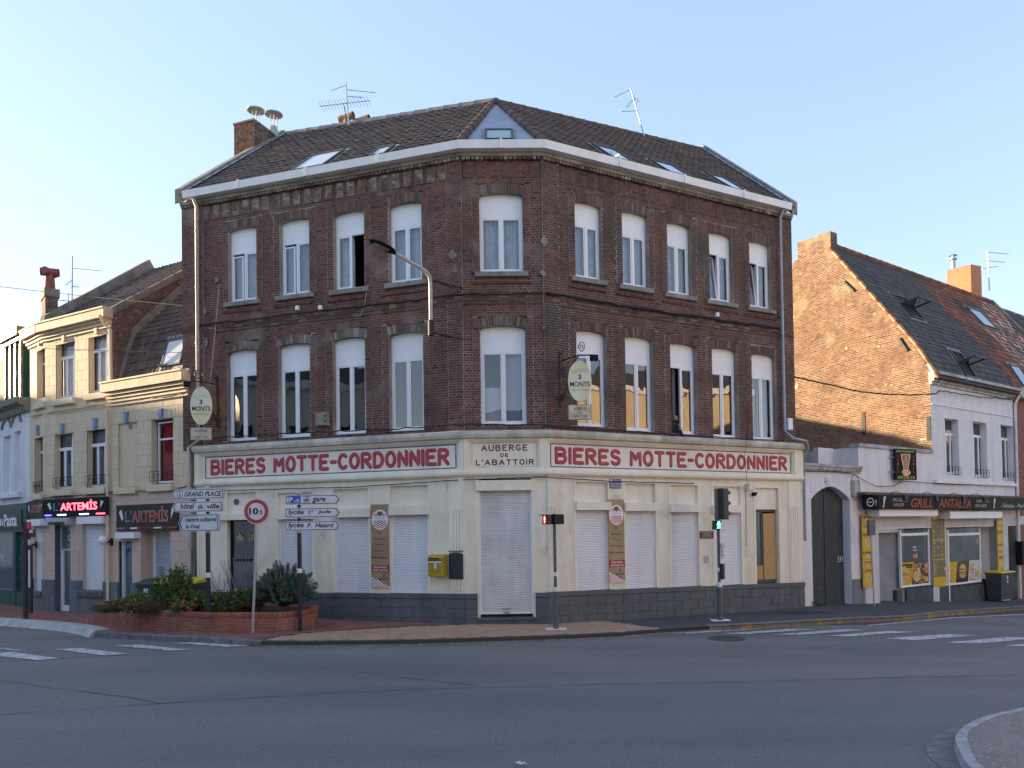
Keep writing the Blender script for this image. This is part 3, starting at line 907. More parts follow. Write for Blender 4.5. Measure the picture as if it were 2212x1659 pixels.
M_terra=mat('terracotta',(.42,.24,.13),(.34,.19,.11),scale=6,rough=.8)
for x,y,L_ in((749,254,.5),(782,261,.55)):
    p=atD(x,y,rL.lerp(apex,.3).y+.5)
    b=MB();b.tube([p+Vector((-L_*.5,.1,-.02)),p+Vector((L_*.5,-.1,.04))],.12,n=12,cap=False)
    b.tube([p+Vector((-L_*.5,.1,-.02)),p+Vector((-L_*.3,.06,-.02))],.135,n=12,cap=False)
    b.tube([p+Vector((0,0,-.5)),p],.11,n=12);b.build('chimney_pot',M_terra,main,smooth=True)
p=atD(767,285,rL.lerp(apex,.3).y+.45);b=MB();b.box(Frame(p,p+Vector((1,.25,0))),-.55,.5,-.5,.1,p.z-1,p.z+.05);b.build('chimney_stack',M_brick_rear if 'M_brick_rear' in globals()else MATS['rear_brick'],main)

# ---- ground floor (cream)
GW=.13
uL0=FL.px(424,1000,GW)[0];uR1=FR.px(1733,1100,GW)[0]
BAND0,BAND1=3.78,4.87
def zpl(F,u): # top of the grey plinth
    if F is FL:return.76+.05*u/FL.L
    if F is FC:return.81
    return.82-.17*u/FR.L
gp_path=[(FL.P(uL0,0,0).x,FL.P(uL0,0,0).y,0),(W1.x,W1.y,0),(W2.x,W2.y,0),(FR.P(uR1,0,0).x,FR.P(uR1,0,0).y,0)]
SH_L=[(607,676.4,1119,1279.7,1064,600,676,1104),(725.7,797.6,1114.9,1279.7,1056,722,798,1099),(849,925.7,1109.7,1280,1049,840,926,1092)]
SH_R=[(1244.5,1309,1099.7,1269.3,1041.7,1245,1319,1084),(1350.2,1411.2,1101.8,1266.4,1044.7,1350,1420,1086),
        (1448.4,1503.4,1104.2,1263.4,1048.5,1448,1514,1089),(1540.6,1595.7,1105.5,1259.5,1051,1540,1602,1091.4)]
def slats(F,u0,u1,z0,z1,w,m,parent,pitch=.0425,single=True):
    n=int(round((z1-z0)/pitch));pitch=(z1-z0)/n
    def geo(b_,G,z,r=None):
        pr=[(w-.012,0),(w+.004,.007),(w+.012,pitch*.5),(w+.008,pitch-.006),(w-.012,pitch)]
        vs_=[G.P(u0,a,z+c)for a,c in pr]+[G.P(u1,a,z+c)for a,c in pr]
        b_.add(vs_,[(i,i+5,i+6,i+1)for i in range(4)],r=r)
    if single:
        me=None;off=wloc(parent)
        for i in range(n):
            if me is None:
                b_=MB();geo(b_,F,z0,.5);me=b_.mesh('slat',m,off)
            o=bpy.data.objects.new('slat',me);col.objects.link(o);o.parent=parent;o.location=(0,0,i*pitch);LOC[o.name]=off
    else:
        b_=MB()
        for i in range(n):geo(b_,F,z0+i*pitch)
        b_.build('slats',m,parent,kind='stuff')
def shutter(F,u0,u1,z0,z1,w,parent,m,single=True,guides=True,mg=None):
    b=MB();mg=mg or M_white
    b.box(F,u0,u1,w-.03,w-.012,z0,z1)
    if guides:b.box(F,u0-.035,u0+.01,w-.03,w+.03,z0,z1);b.box(F,u1-.01,u1+.035,w-.03,w+.03,z0,z1)
    b.box(F,u0+.01,u1-.01,w-.01,w+.02,z0,z0+.05)
    s=b.build('roller_shutter',mg,parent)
    slats(F,u0+.01,u1-.01,z0+.05,z1,w,m,s,single=single)
    return s
def gfloor(F,uA,uB,SH,extra,singles):
    holes=[]
    for i,(x0,x1,yt,yb,yp,bx0,bx1,by0)in enumerate(SH):
        u0,u1,z0,z1=F.rect(x0,x1,yt,yb,.05);zp=F.px((x0+x1)/2,yp,.10)[1];z0=max(z0,zpl(F,(u0+u1)/2)-.01)
        holes.append((u0-.03,u1+.03,0,zp))
        shutter(F,u0,u1,zpl(F,(u0+u1)/2)+.0,z1,.045,main,M_slat,single=singles[i])
        b=MB();b.box(F,u0-.04,u1+.04,-.05,.05,z1-.02,zp+.02);b.build('recessed_panel',M_cream,main)
        bu0,bu1=F.px(bx0,by0,.2)[0],F.px(bx1,by0,.2)[0];zb=F.px((x0+x1)/2,by0,.2)[1]
        b=MB();b.prism(Frame(F.P(bu0,0,0),F.P(bu1,0,0)),[(0,z1-.03),(bu1-bu0,z1-.03),(bu1-bu0,zb),(0,zb)],.05,.24)
        b.build('shutter_box',M_cream,main)
        b=MB();b.bev(F,u0-.06,u1+.06,.04,.17,zpl(F,(u0+u1)/2)-.035,zpl(F,(u0+u1)/2),b=.008);b.build('window_sill',M_plinth,main)
    holes+=extra
    b=MB();slab(b,F,uA,uB,.2,BAND0+.02,holes,-.05,GW);b.build('ground_floor_wall',M_cream2,main)
    b=MB()
    for h in holes: # smooth plaster margins round each opening
        for s,(a,c)in((0,(h[0]-.075,h[0]-.001)),(1,(h[1]+.001,h[1]+.075))):
            b.box(F,a,c,GW,GW+.012,zpl(F,a),h[3]+.07)
        b.box(F,h[0],h[1],GW,GW+.012,h[3],h[3]+.07)
    b.build('window_surround',M_cream,main)
    return holes
# doors: left glass door, centre roller door, right boarded door
dl=FL.rect(497.8,561,1121.6,1282,.0);dlp=FL.px(529,1064,.05)[1]
dr=FR.rect(1626.3,1676,1100.6,1254.5,.0);drp=FR.px(1651,1054.5,.05)[1]
dc=FC.rect(1038.9,1146.9,1060,1326,.05)
gfloor(FL,uL0,FL.L+.022,SH_L,[(dl[0],dl[1],0,dlp)],(False,True,True))
gfloor(FR,-.036,uR1,SH_R,[(dr[0],dr[1],0,drp)],(True,False,False,False))
gfloor(FC,-.022,FC.L+.036,[],[(dc[0]-.03,dc[1]+.03,-.2,dc[3]+.3)],())
cs=shutter(FC,dc[0],dc[1],dc[2],dc[3],.05,main,M_slat_d,True)
b=MB();b.box(FC,dc[0]-.03,dc[1]+.03,-.05,.03,-.1,dc[3]+.3);b.build('door_backing',M_dark,main)
b=MB();b.box(FC,dc[0]-.10,dc[1]+.03,.05,.24,dc[3],dc[3]+.26);b.build('shutter_box',M_cream,main)
b=MB();b.box(FC,dc[0]-.12,dc[1]+.14,0,.22,.14,.20);b.box(FC,dc[0]-.10,dc[1]+.12,0,.18,-.2,.14);b.build('door_step',M_plinth,main)
b=MB();um=(dc[0]+dc[1])/2;b.box(FC,um-.09,um+.09,.05,.075,dc[2]+.10,dc[2]+.15);b.build('lock_plate',M_steel,cs)
b=MB();b.tube([FC.P(um-.07,.08,dc[2]+.03),FC.P(um+.07,.08,dc[2]+.03)],.012);b.build('pull',M_iron,cs)
# left door
b=MB();u0,u1,z0,z1=dl;z0=zpl(FL,u0)-.55
for q in((u0,u0+.07,z0,z1),(u1-.07,u1,z0,z1),(u0+.07,u1-.07,z1-.06,z1),(u0+.07,u1-.07,z0,z0+.2),(u0+.07,u1-.07,1.62,1.68)):
    b.box(FL,q[0],q[1],-.06,-.0,q[2],q[3])
door=b.build('door',M_black,main)
b=MB();b.box(FL,u0+.07,u1-.07,-.035,-.028,z0+.2,1.62);b.build('lower_pane',mat('frosted_glass',(.16,.18,.18),rough=.25),door)
b=MB();b.box(FL,u0+.07,u1-.07,-.035,-.028,1.68,z1-.06);b.build('upper_pane',M_glass2,door)
b=MB();b.box(FL,u0,u1,-.4,-.3,z0,z1);b.build('door_backing',M_dark,main)
b=MB();b.box(FL,u0-.02,u1+.02,-.06,.05,z1,dlp+.02);b.build('recessed_panel',M_cream,main)
b=MB();b.box(FL,u0-.28,u1+.10,.05,.24,z1-.02,z1+.14);b.build('door_ledge',M_cream,main)
b=MB();q=FL.px(511,1084,.055);b.lathe(FL.P(q[0],.05,q[1]),[(.09,0),(.09,.015),(.07,.02)],n=16,axis=FL.N);b.build('round_vent',M_plinth,main)
M_gold=mat('gilt_lettering',(.42,.36,.18),rough=.5)
text(FL,door,'STELLA',*FL.rect(549-26,549,1238,1243,0)[:2],FL.px(536,1243,0)[1],FL.px(536,1238.5,0)[1],.0,M_black)
text(FL,door,'ARTOIS',*FL.rect(549-26,549,1244,1249,0)[:2],FL.px(536,1249.5,0)[1],FL.px(536,1244.7,0)[1],.0,M_black)
e=FL.px(519,1158,0);s_=.015
b=MB() # abbey emblem: pointed arch outline with a little church
ww,hh=.125,.17
ap=[(e[0]-ww,e[1]-hh),(e[0]-ww,e[1]+.02)]+[(e[0]+ww*math.sin(t),e[1]+.02+hh*.8*math.cos(t))for t in np.linspace(-1.4,1.4,9)]+[(e[0]+ww,e[1]+.02),(e[0]+ww,e[1]-hh),(e[0]-ww,e[1]-hh)]
b.tube([FL.P(u,.005,z)for u,z in ap],.007,n=4)
for k,hgt in((-.07,.03),(-.02,.12),(.03,.06),(.08,.0)):
    b.prism(FL,[(e[0]+k-.02,e[1]-.12),(e[0]+k+.02,e[1]-.12),(e[0]+k+.02,e[1]+hgt-.05),(e[0]+k,e[1]+hgt),(e[0]+k-.02,e[1]+hgt-.05)],.0,.006)
b.build('emblem',M_gold,door)
text(FL,door,'Leffe',FL.px(538,1160,0)[0],FL.px(561,1160,0)[0]-.06,e[1]-.12,e[1]+.10,.002,M_gold,bold=.01)
text(FL,door,'Abbaye de',FL.px(541,1160,0)[0],FL.px(558,1160,0)[0]-.05,e[1]+.13,e[1]+.17,.002,M_gold)
# right door, boarded up with particle board
u0,u1,z0,z1=dr;z0=zpl(FR,u0)
M_dgreen=mat('door_grey_green',(.055,.075,.08),rough=.5)
b=MB();um=u0+(u1-u0)*.40
for q in((u0,u0+.07,z0,z1),(u1-.06,u1,z0,z1),(u0+.07,u1-.06,z1-.07,z1),(u0+.07,u1-.06,z0,z0+.12),(um-.03,um+.05,z0+.12,z1-.07)):
    b.box(FR,q[0],q[1],-.08,-.01,q[2],q[3])
door2=b.build('door',M_dgreen,main)
b=MB();b.box(FR,u0+.07,um-.03,-.05,-.03,z0+.12,z1-.07);b.build('pane',mat('dusty_glass',(.10,.13,.15),rough=.15),door2)
M_osb=mat('particle_board',(.50,.33,.15),(.36,.22,.09),scale=14,rough=.8,detail=2,rnd=[(.42,.27,.11),(.56,.38,.18),(.46,.30,.13)])
def osb(u0,u1,z0,z1,w):
    b=MB();b.box(FR,u0,u1,w-.02,w,z0,z1,r=.5);rg=random.Random(3)
    for _ in range(int(520*(u1-u0)*(z1-z0))):
        c=(rg.uniform(u0+.03,u1-.03),rg.uniform(z0+.03,z1-.03));a=rg.uniform(0,3.14);l_,h_=rg.uniform(.02,.045),rg.uniform(.006,.013)
        p=[(c[0]+math.cos(a)*x-math.sin(a)*y,c[1]+math.sin(a)*x+math.cos(a)*y)for x,y in((-l_,-h_),(l_,-h_),(l_,h_),(-l_,h_))]
        p=[(min(max(x,u0),u1),min(max(y,z0),z1))for x,y in p]
        ww_=w+.001+rg.random()*.002
        b.add([FR.P(x,ww_,y)for x,y in p],[(0,1,2,3)])
    b.build('board',M_osb,door2)
osb(um+.04,u1-.03,z0+.10,z1-.12,.02)
osb(u0+.06,um+.01,z0+.10,z0+(z1-z0)*.24,.01)
b=MB();b.box(FR,u0-.02,u1+.02,-.08,.05,z1,drp+.02);b.build('recessed_panel',M_cream,main)
# sign band with mouldings
GFp=gp_path
b=MB()
sweep(b,GFp,[(.0,4.62),(.30,4.70),(.33,4.78),(.33,4.86),(.28,4.88),(-.02,4.90),(-.02,4.62)])
cap_=b.build('cornice',M_cdirt,main)
b=MB();sweep(b,GFp,[(.0,3.74),(.20,3.74),(.24,3.79),(.24,3.86),(.16,3.90),(.0,3.90)]);b.build('lower_moulding',M_cream,main)
PAN={}
for F,a,c,xs in((FL,uL0,FL.L+.03,(430,993)),(FR,-.054,uR1,(1183,1716)),(FC,-.034,FC.L+.054,(1010,1166))):
    h0,h1=F.px(xs[0],985,.2)[0],F.px(xs[1],985,.2)[0];PAN[F]=(h0,h1)
    b=MB();slab(b,F,a,c,3.80,4.74,[(h0,h1,3.91,4.64)],.0,.21);b.build('band_frame',M_cream,main)
    b=MB()
    for q in((h0,h0+.05,3.91,4.64),(h1-.05,h1,3.91,4.64),(h0+.05,h1-.05,3.91,3.95),(h0+.05,h1-.05,4.60,4.64)):
        b.box(F,q[0],q[1],.1,.165,q[2],q[3])
    b.box(F,h0,h1,.02,.12,3.91,4.64);b.build('sign_panel',M_cream,main)
def blueframe(F,x0,x1,z0,z1,w=.121,t=.028):
    u0,u1=F.px(x0,990,w)[0],F.px(x1,990,w)[0];b=MB()
    for q in((u0,u0+t,z0,z1),(u1-t,u1,z0,z1),(u0+t,u1-t,z0,z0+t),(u0+t,u1-t,z1-t,z1)):b.box(F,q[0],q[1],w-.004,w+.006,q[2],q[3])
    b.build('painted_border',M_blue,main)
blueframe(FL,443.5,986,3.955,4.575);blueframe(FR,1188.5,1708,3.955,4.565)
stroke_text(FL,main,'BIERES MOTTE-CORDONNIER',FL.px(453.5,1010,.14)[0],FL.px(971,985,.14)[0],4.035,4.495,.118,.054,M_red)
stroke_text(FR,main,'BIERES MOTTE-CORDONNIER',FR.px(1198.6,980,.14)[0],FR.px(1701.5,1005,.14)[0],4.03,4.485,.118,.054,M_red)
cx_=lambda c:932.6+.372*c
b=MB();q0,q1=FC.px(cx_(232),980,.12)[0],FC.px(cx_(612),980,.12)[0]
for q in((q0,q0+.012,3.97,4.58),(q1-.012,q1,3.97,4.58),(q0+.012,q1-.012,3.97,3.982),(q0+.012,q1-.012,4.568,4.58)):b.box(FC,q[0],q[1],.118,.126,q[2],q[3])
b.build('painted_border',M_cdirt,main)
def cline(s,xa,xb,ya,yb,r_):
    u0,u1=FC.px(cx_(xa),980,.125)[0],FC.px(cx_(xb),980,.125)[0]
    stroke_text(FC,main,s,u0,u1,FC.px(1086,658.3+.372*yb,.125)[1],FC.px(1086,658.3+.372*ya,.125)[1],.119,r_,M_maroon,flat=.5,gap=.34)
cline('AUBERGE',288,558,812,850,.016);cline('DE',398,445,862,885,.013);cline("L'ABATTOiR",255,594,897,932,.016)
# fluted pilasters
for F,xa,xb,zt in((FL,425,446,3.3),(FL,970,999.5,3.3),(FR,1170.5,1206,3.3),(FR,1706,1731,3.3)):
    u0,u1=F.px(xa,1180,GW+.03)[0],F.px(xb,1180,GW+.03)[0]
    if xa==970:u1=F.L+.024
    if xa==1170.5:u0=-.042
    b=MB();z0=zpl(F,u0)
    b.box(F,u0,u1,GW,GW+.03,z0,3.76);b.build('pilaster',M_cream,main)
    pl=bpy.data.objects[-1]if False else None
    b=MB();n=4;mg=(u1-u0)*.12;st=(u1-u0-2*mg)/n
    for i in range(n):
        a=u0+mg+i*st;b.prism(F,[(a+.008,z0+.06),(a+st-.008,z0+.06),(a+st-.008,2.95),(a+.008,2.95)],GW+.03,GW+.052)
    b.build('fluting',M_cream,main)
# plinth with painted blocks
b=MB();ppath=[(gp_path[0][0],gp_path[0][1],.76),(W1.x,W1.y,.81),(W2.x,W2.y,.82),(gp_path[3][0],gp_path[3][1],.65)]
pprof=[(.0,-.13),(.17,-.13),(.19,-.10),(.19,-.01),(.0,-.003)]
for seg in((FL,uL0,FL.L+.024,[(dl[0],dl[1])]),(FC,-.03,FC.L+.049,[(dc[0]-.10,dc[1]+.10)]),(FR,-.049,uR1,[(dr[0],dr[1])])):
    F,a,c,gaps=seg
    iv=[(a,c)]
    for g_ in gaps:
        if F is FC:iv=subtract(iv,*g_)
    for p,q in iv:
        za,zb=zpl(F,p),zpl(F,q)
        for(w0_,w1_,d0,d1)in((0,.19,-.12,-.005),(0,.155,-1.6,-.12)):
            b.hexa([F.P(p,w1_,za+d0),F.P(q,w1_,zb+d0),F.P(q,w1_,zb+d1),F.P(p,w1_,za+d1),
                    F.P(p,w0_,za+d0),F.P(q,w0_,zb+d0),F.P(q,w0_,zb+d1),F.P(p,w0_,za+d1)])
b.build('plinth',M_plinth,main)
RW=.245
for F,a,c in((FL,uL0,FL.L+.02),(FC,-.026,FC.L+.044),(FR,-.044,uR1)):
    for r_ in range(4):
        n=max(2,int((c-a)/.56));st=(c-a)/n;sh=(r_%2)*.5
        for i in range(-1,n+1):
            p,q=max(a,a+(i+sh)*st),min(c,a+(i+1+sh)*st)
            if q-p<.06:continue
            if F is FC and q>dc[0]-.1 and p<dc[1]+.1:
                if p<dc[0]-.1:q=dc[0]-.1
                elif q>dc[1]+.1:p=dc[1]+.1
                else:continue
                if q-p<.05:continue
            zt=zpl(F,(p+q)/2)-.13-r_*RW;zb=zt-RW
            if zt<gz(F.P(p,0,0).x)+.02:continue
            bb=MB();bb.bev(F,p+.005,q-.005,.15,.168+RND.uniform(0,.004),zb+.005,zt-.005,b=.005)
            bb.build('plinth_block',M_plinth,main)
# downpipes
b=MB()
xl=FL.px(425.7,600,.16)[0]
b.tube([FL.P(xl,.3,11.95),FL.P(xl,.16,11.75),FL.P(xl,.16,5.05),FL.P(xl-.28,.22,4.85),FL.P(xl-.28,.22,.2)],.05,n=10)
for z in(11.0,9.4,7.8,6.2,5.2):b.tube([FL.P(xl,.16,z),FL.P(xl,.16,z+.05)],.064,n=10)
b.build('downpipe',M_pipe,main,smooth=True)
b=MB();xr=FR.px(1690,700,.16)[0]
b.tube([FR.P(xr,.3,11.95),FR.P(xr,.16,11.75),FR.P(xr,.16,5.25),FR.P(xr+.12,.36,5.0),FR.P(uR1-.08,.40,4.93),FR.P(uR1+.06,.36,4.7),FR.P(uR1+.06,.16,4.5),FR.P(uR1+.06,.16,1.9)],.045,n=10)
for z in(10.6,9.0,7.4,6.0,3.4):b.tube([FR.P(xr if z>5 else uR1+.06,.16,z),FR.P(xr if z>5 else uR1+.06,.16,z+.05)],.06,n=10)
b.build('downpipe',M_zinc,main,smooth=True)
# ---------------------------------------------------------------- cream house row on the left
a29=Vector((-.874,.485,0));Q0=Vector((-9.24,21.9,0));Q1=Q0+a29*3.62;Q2=Q0+a29*7.14
a41=Vector((-.755,.656,0));Q3=Q2+a41*1.50;Q4=Q3+a41*9.0
FB,FA,FA2,FCx=Frame(Q1,Q0),Frame(Q2,Q1),Frame(Q3,Q2),Frame(Q4,Q3)
M_stucco=mat('cream_stucco',(.62,.49,.345),rough=.85,bump=.25,bscale=30,dirt=.12,
               rnd=[(.66,.53,.36),(.70,.57,.40),(.68,.55,.38),(.715,.59,.42)])
M_stucco_j=mat('stucco_joint',(.40,.31,.23),rough=.9)
M_stucco_p=mat('pink_stucco',(.62,.46,.37),rough=.85,bump=.2,dirt=.12,rnd=[(.60,.45,.36),(.65,.49,.395),(.63,.47,.38)])
M_corn=mat('cornice_cream',(.66,.52,.35),(.56,.45,.31),scale=3,rough=.7,dirt=.3)
M_rock=mat('rusticated_grey',(.13,.145,.17),(.20,.215,.24),scale=7,rough=.8,bump=1.0,bscale=14,dirt=.35,rnd=[(.11,.125,.15),(.18,.20,.225),(.14,.155,.18)])
M_sky_blue=mat('blue_keystone',(.20,.30,.47),(.16,.25,.40),scale=8,rough=.7)
def simple_window(F,parent,x0,x1,yt,yb,ytr=None,wd=-.16,m=None,cols=2,glass=None,curt=None,name='window',rise=.05,t=.055,openr=False):
    u0,u1,z0,z1=F.rect(x0,x1,yt,yb,wd);m=m or M_white
    zt=F.px((x0+x1)/2,ytr,wd)[1]if ytr else None
    b=MB()
    for q in((u0,u0+t,z0,z1),(u1-t,u1,z0,z1),(u0+t,u1-t,z0,z0+t*1.3),(u0+t,u1-t,z1-t,z1)):b.box(F,q[0],q[1],wd-.06,wd,q[2],q[3])
    cells=[(z0+t*1.3,z1-t)]
    if zt:b.box(F,u0+t,u1-t,wd-.055,wd+.004,zt-t*.6,zt+t*.6);cells=[(z0+t*1.3,zt-t*.6),(zt+t*.6,z1-t)]
    fr=b.build(name,m,parent)
    for k,(za,zb)in enumerate(cells):
        nc=cols if k==0 else 1
        for i in range(nc):
            a,c=u0+t+(u1-u0-2*t)*i/nc,u0+t+(u1-u0-2*t)*(i+1)/nc
            s=.04 if nc>1 else.0
            if s:
                b=MB()
                for q in((a,a+s,za,zb),(c-s,c,za,zb),(a+s,c-s,za,za+s),(a+s,c-s,zb-s,zb)):b.box(F,q[0],q[1],wd-.05,wd+.006,q[2],q[3])
                b.build('sash',m,fr)
            b=MB();b.quad(F.P(a+s,wd-.03,za+s),F.P(c-s,wd-.03,za+s),F.P(c-s,wd-.03,zb-s),F.P(a+s,wd-.03,zb-s))
            b.build('pane',glass or M_glass2,fr)
    if curt:
        b=MB();N_=12
        for i in range(N_):
            p,q=u0+(u1-u0)*i/N_,u0+(u1-u0)*(i+1)/N_
            b.quad(F.P(p,wd-.15+.02*math.sin(i*1.9),z0),F.P(q,wd-.15+.02*math.sin(i*1.9+1.9),z0),F.P(q,wd-.15+.02*math.sin(i*1.9+1.9),z1),F.P(p,wd-.15+.02*math.sin(i*1.9),z1))
        b.build('curtain',curt,fr)
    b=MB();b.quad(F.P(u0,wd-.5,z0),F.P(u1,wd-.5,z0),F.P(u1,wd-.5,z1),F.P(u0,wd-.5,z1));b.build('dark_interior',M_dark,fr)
    return(u0,u1,z0,z1)
def reveal(F,parent,h,m,depth=-.2,w=.0):
    u0,u1,z0,z1=h;b=MB();e=.012
    b.box(F,u0-e,u0,depth,w,z0,z1);b.box(F,u1,u1+e,depth,w,z0,z1)
    b.box(F,u0-e,u1+e,depth,w,z1,z1+e);b.box(F,u0-e,u1+e,depth,w,z0-e,z0)
    b.build('reveal',m,parent)
def house_front(F,parent,u0,u1,z0,z1,holes,row,ln,m,mj,n_ind,name,seed,depth=.012,joint=.012,header=False):
    def iv(z):
        r_=[(u0,u1)]
        for h in holes:
            if h[2]<z<h[3]:r_=subtract(r_,h[0],h[1])
        return r_
    course(F,parent,iv,z0,z1,row,ln,joint,depth,m,name,n_ind,mj,header=header,seed=seed,vert_jit=.001,mortar_name='joint_bed',wz=-.006,bevel=.003)
def soldier(F,parent,h,m,key,kw=.14,kh=.30,r=.28,ky=True):
    u0,u1,z0,z1=h;c=(u0+u1)/2
    b=MB();n=7
    for i in range(n):
        a,q=u0-.12+(u1-u0+.24)*i/n,u0-.12+(u1-u0+.24)*(i+1)/n
        b.bev(F,a+.004,q-.004,-.02,.012,z1+.01,z1+r,b=.004)
    b.build('lintel_block',m,parent)
    if ky:
        b=MB();b.prism(F,[(c-kw*.4,z1-.03),(c+kw*.4,z1-.03),(c+kw*.6,z1+kh),(c-kw*.6,z1+kh)],0,.09);b.build('keystone',key,parent)
def railing(F,parent,h,zr,m=None,hh=.30):
    m=m or M_iron;u0,u1=h[0]-.02,h[1]+.02;b=MB()
    for z in(zr,zr+hh):b.tube([F.P(u0,.06,z),F.P(u1,.06,z)],.010,n=5)
    for u in(u0,u1):b.tube([F.P(u,-.05,zr),F.P(u,.06,zr),F.P(u,.06,zr+hh),F.P(u,-.05,zr+hh)],.008,n=4)
    n=5
    for i in range(1,n):
        u=u0+(u1-u0)*i/n;b.tube([F.P(u,.06,zr),F.P(u,.06,zr+hh)],.006,n=4)
        b.tube([F.P(u+.045*math.cos(t),.06,zr+hh/2+.09*math.sin(t))for t in np.linspace(0,5.2,9)],.006,n=4)
    b.build('railing',m,parent)
def shop_shutter(F,parent,x0,x1,yt,yb,box,w=-.10,m=None,single=False,bw=.24):
    u0,u1,z0,z1=F.rect(x0,x1,yt,yb,w)
    s=shutter(F,u0,u1,z0,z1,w,parent,m or M_slat,single=single)
    if box:
        a=F.rect(*box,.15);b=MB();b.prism(F,[(a[0],a[2]),(a[1],a[2]),(a[1],a[3]),(a[0],a[3])],-.02,bw);b.build('shutter_box',M_white,parent)
    return(u0,u1,z0,z1)
def extrude_roof(parent,quadpts,m,name='roof',th=.06):
    b=MB();n=(quadpts[1]-quadpts[0]).cross(quadpts[2]-quadpts[0]).normalized()*th
    b.hexa([p for p in quadpts]+[p-n for p in quadpts])if len(quadpts)==4 else b.poly(quadpts)
    return b.build(name,m,parent)
inw=Vector((.485,.874,0))
# ---- house B: one storey over the shop, slate mansard
hB=thing('cream_house','cream blockwork house with dark mansard roof and red curtain beside the brick inn','house',(Q0+Q1)/2)
zBt=6.5
B_w=FB.rect(338,384,906,1046,-.16);B_n=FB.rect(260,300,912,1052,-.06)
B_d=FB.rect(263,292,1163,1312,-.1);B_s=FB.rect(312,375,1146,1275,-.1)
B_sh=shop_shutter(FB,hB,336,374.5,1158,1262,None,w=-.30,m=M_slat_g)
holesB=[B_w,(B_n[0],B_n[1],B_n[2],B_n[3]),(B_d[0],B_d[1],-.5,B_d[3]),(B_s[0],B_s[1],.6,B_s[3])]
house_front(FB,hB,0,FB.L-.0,3.75,zBt,holesB,.33,.45,M_stucco,M_stucco_j,110,'stucco_block',21)
house_front(FB,hB,0,FB.L-.0,.95,3.75,holesB,.31,.45,M_stucco_p,M_stucco_j,40,'stucco_block',22)
house_front(FB,hB,0,FB.L,-.35,.95,holesB,.26,.40,M_rock,M_rock,30,'rusticated_stone',23,depth=.06,joint=.02)
b=MB();b.box(FB,B_n[0],B_n[1],-.09,-.06,B_n[2],B_n[3]);b.build('blind_niche',M_stucco,hB);reveal(FB,hB,B_n,M_stucco)
simple_window(FB,hB,342,384,910,1043,948,wd=-.16,cols=1,curt=M_redcurt,glass=M_glass3,t=.045);reveal(FB,hB,B_w,M_stucco)
soldier(FB,hB,B_w,M_stucco,M_sky_blue);soldier(FB,hB,B_n,M_stucco,M_sky_blue)
railing(FB,hB,B_w,FB.px(360,1037,.05)[1],hh=.28)
for h in(B_w,B_n):
    b=MB();b.bev(FB,h[0]-.1,h[1]+.06,-.05,.13,h[2]-.22,h[2]-.02,b=.015);b.build('sill',M_stucco,hB)
b=MB()
for x in(279,297):
    q=FB.rect(x-2.3,x+2.3,917,925,0);b.box(FB,q[0],q[1],-.06,.0,q[2],q[3])
b.build('air_vent',M_lead,hB)
b=MB();u0,u1,z0,z1=B_d
for q in((u0,u0+.06,-.1,z1),(u1-.05,u1,-.1,z1),(u0+.06,u1-.05,z1-.06,z1)):b.box(FB,q[0],q[1],-.2,-.1,q[2],q[3])
dB=b.build('door',M_white,hB)
b=MB()
for q in((u0+.06,u0+.14,0,z1-.06),(u1-.13,u1-.05,0,z1-.06),(u0+.14,u1-.13,0,.25)):b.box(FB,q[0],q[1],-.19,-.13,q[2],q[3])
b.build('leaf',M_slat_g,dB)
b=MB();b.box(FB,u0+.14,u1-.13,-.165,-.155,.25,z1-.06);b.build('pane',mat('reflecting_shop_glass',(.10,.13,.15),rough=.08,spec=.9),dB)
P_band=MB();zz=2.0
P_band.prism(FB,[(u0+.14,zz-.22),(u1-.13,zz+.02),(u1-.13,zz+.40),(u0+.14,zz+.16)],-.154,-.150);P_band.build('blue_banner',mat('sign_blue',(.02,.06,.30),rough=.5),dB)
text(FB,dB,'Spécialité',u0+.17,u1-.14,zz-.06,zz+.22,-.148,mat('sign_yellow',(.55,.48,.2),rough=.5),shear=.2,bold=.01)
q=FB.rect(253,294,1150,1163,.15);b=MB();b.box(FB,q[0],q[1],-.02,.22,q[2],q[3]);b.build('shutter_box',M_white,hB)
reveal(FB,hB,(B_s[0],B_s[1],B_s[2],B_s[3]),M_stucco_p,depth=-.35)
b=MB();b.box(FB,B_s[0],B_s[1],-.42,-.34,B_s[2],B_s[3]);b.build('shop_recess',M_stucco_p,hB)
# cornice with fine upright grooves
def grooved(F,parent,a,c,z0,z1,w,path=None):
    b=MB();b.box(F,a,c,0,w-.012,z0,z1-.03);b.box(F,a-.03,c,0,w+.03,z1-.03,z1+.02);o=b.build('cornice_board',M_corn,parent)
    b=MB();n=int((c-a)/.065)
    for i in range(n):b.box(F,a+(i+.08)*(c-a)/n,a+(i+.92)*(c-a)/n,w-.012,w,z0,z1-.03,back=False)
    b.build('cornice_strip',M_corn,parent,kind='stuff')
grooved(FB,hB,-.05,FB.L+.10,6.78,7.08,.33)
b=MB()
for k,(w_,z_)in enumerate(((.07,6.38),(.12,6.48),(.17,6.58),(.24,6.68))):b.box(FB,.0,FB.L+.02,0,w_,z_,z_+.085)
b.build('cornice_moulding',M_corn,hB)
gz_b=[(0.28,7.2),(.785,8.75),(3.4,11.5)]
def onB(u,s,z):return FB.P(u,-s,z)
lowv=Plane(onB(0,.28,7.2),FB.U,onB(0,.785,8.75)-onB(0,.28,7.2));upv=Plane(onB(0,.785,8.75),FB.U,onB(0,3.4,11.5)-onB(0,.785,8.75))
hl,hu=(onB(0,.785,8.75)-onB(0,.28,7.2)).length,(onB(0,3.4,11.5)-onB(0,.785,8.75)).length
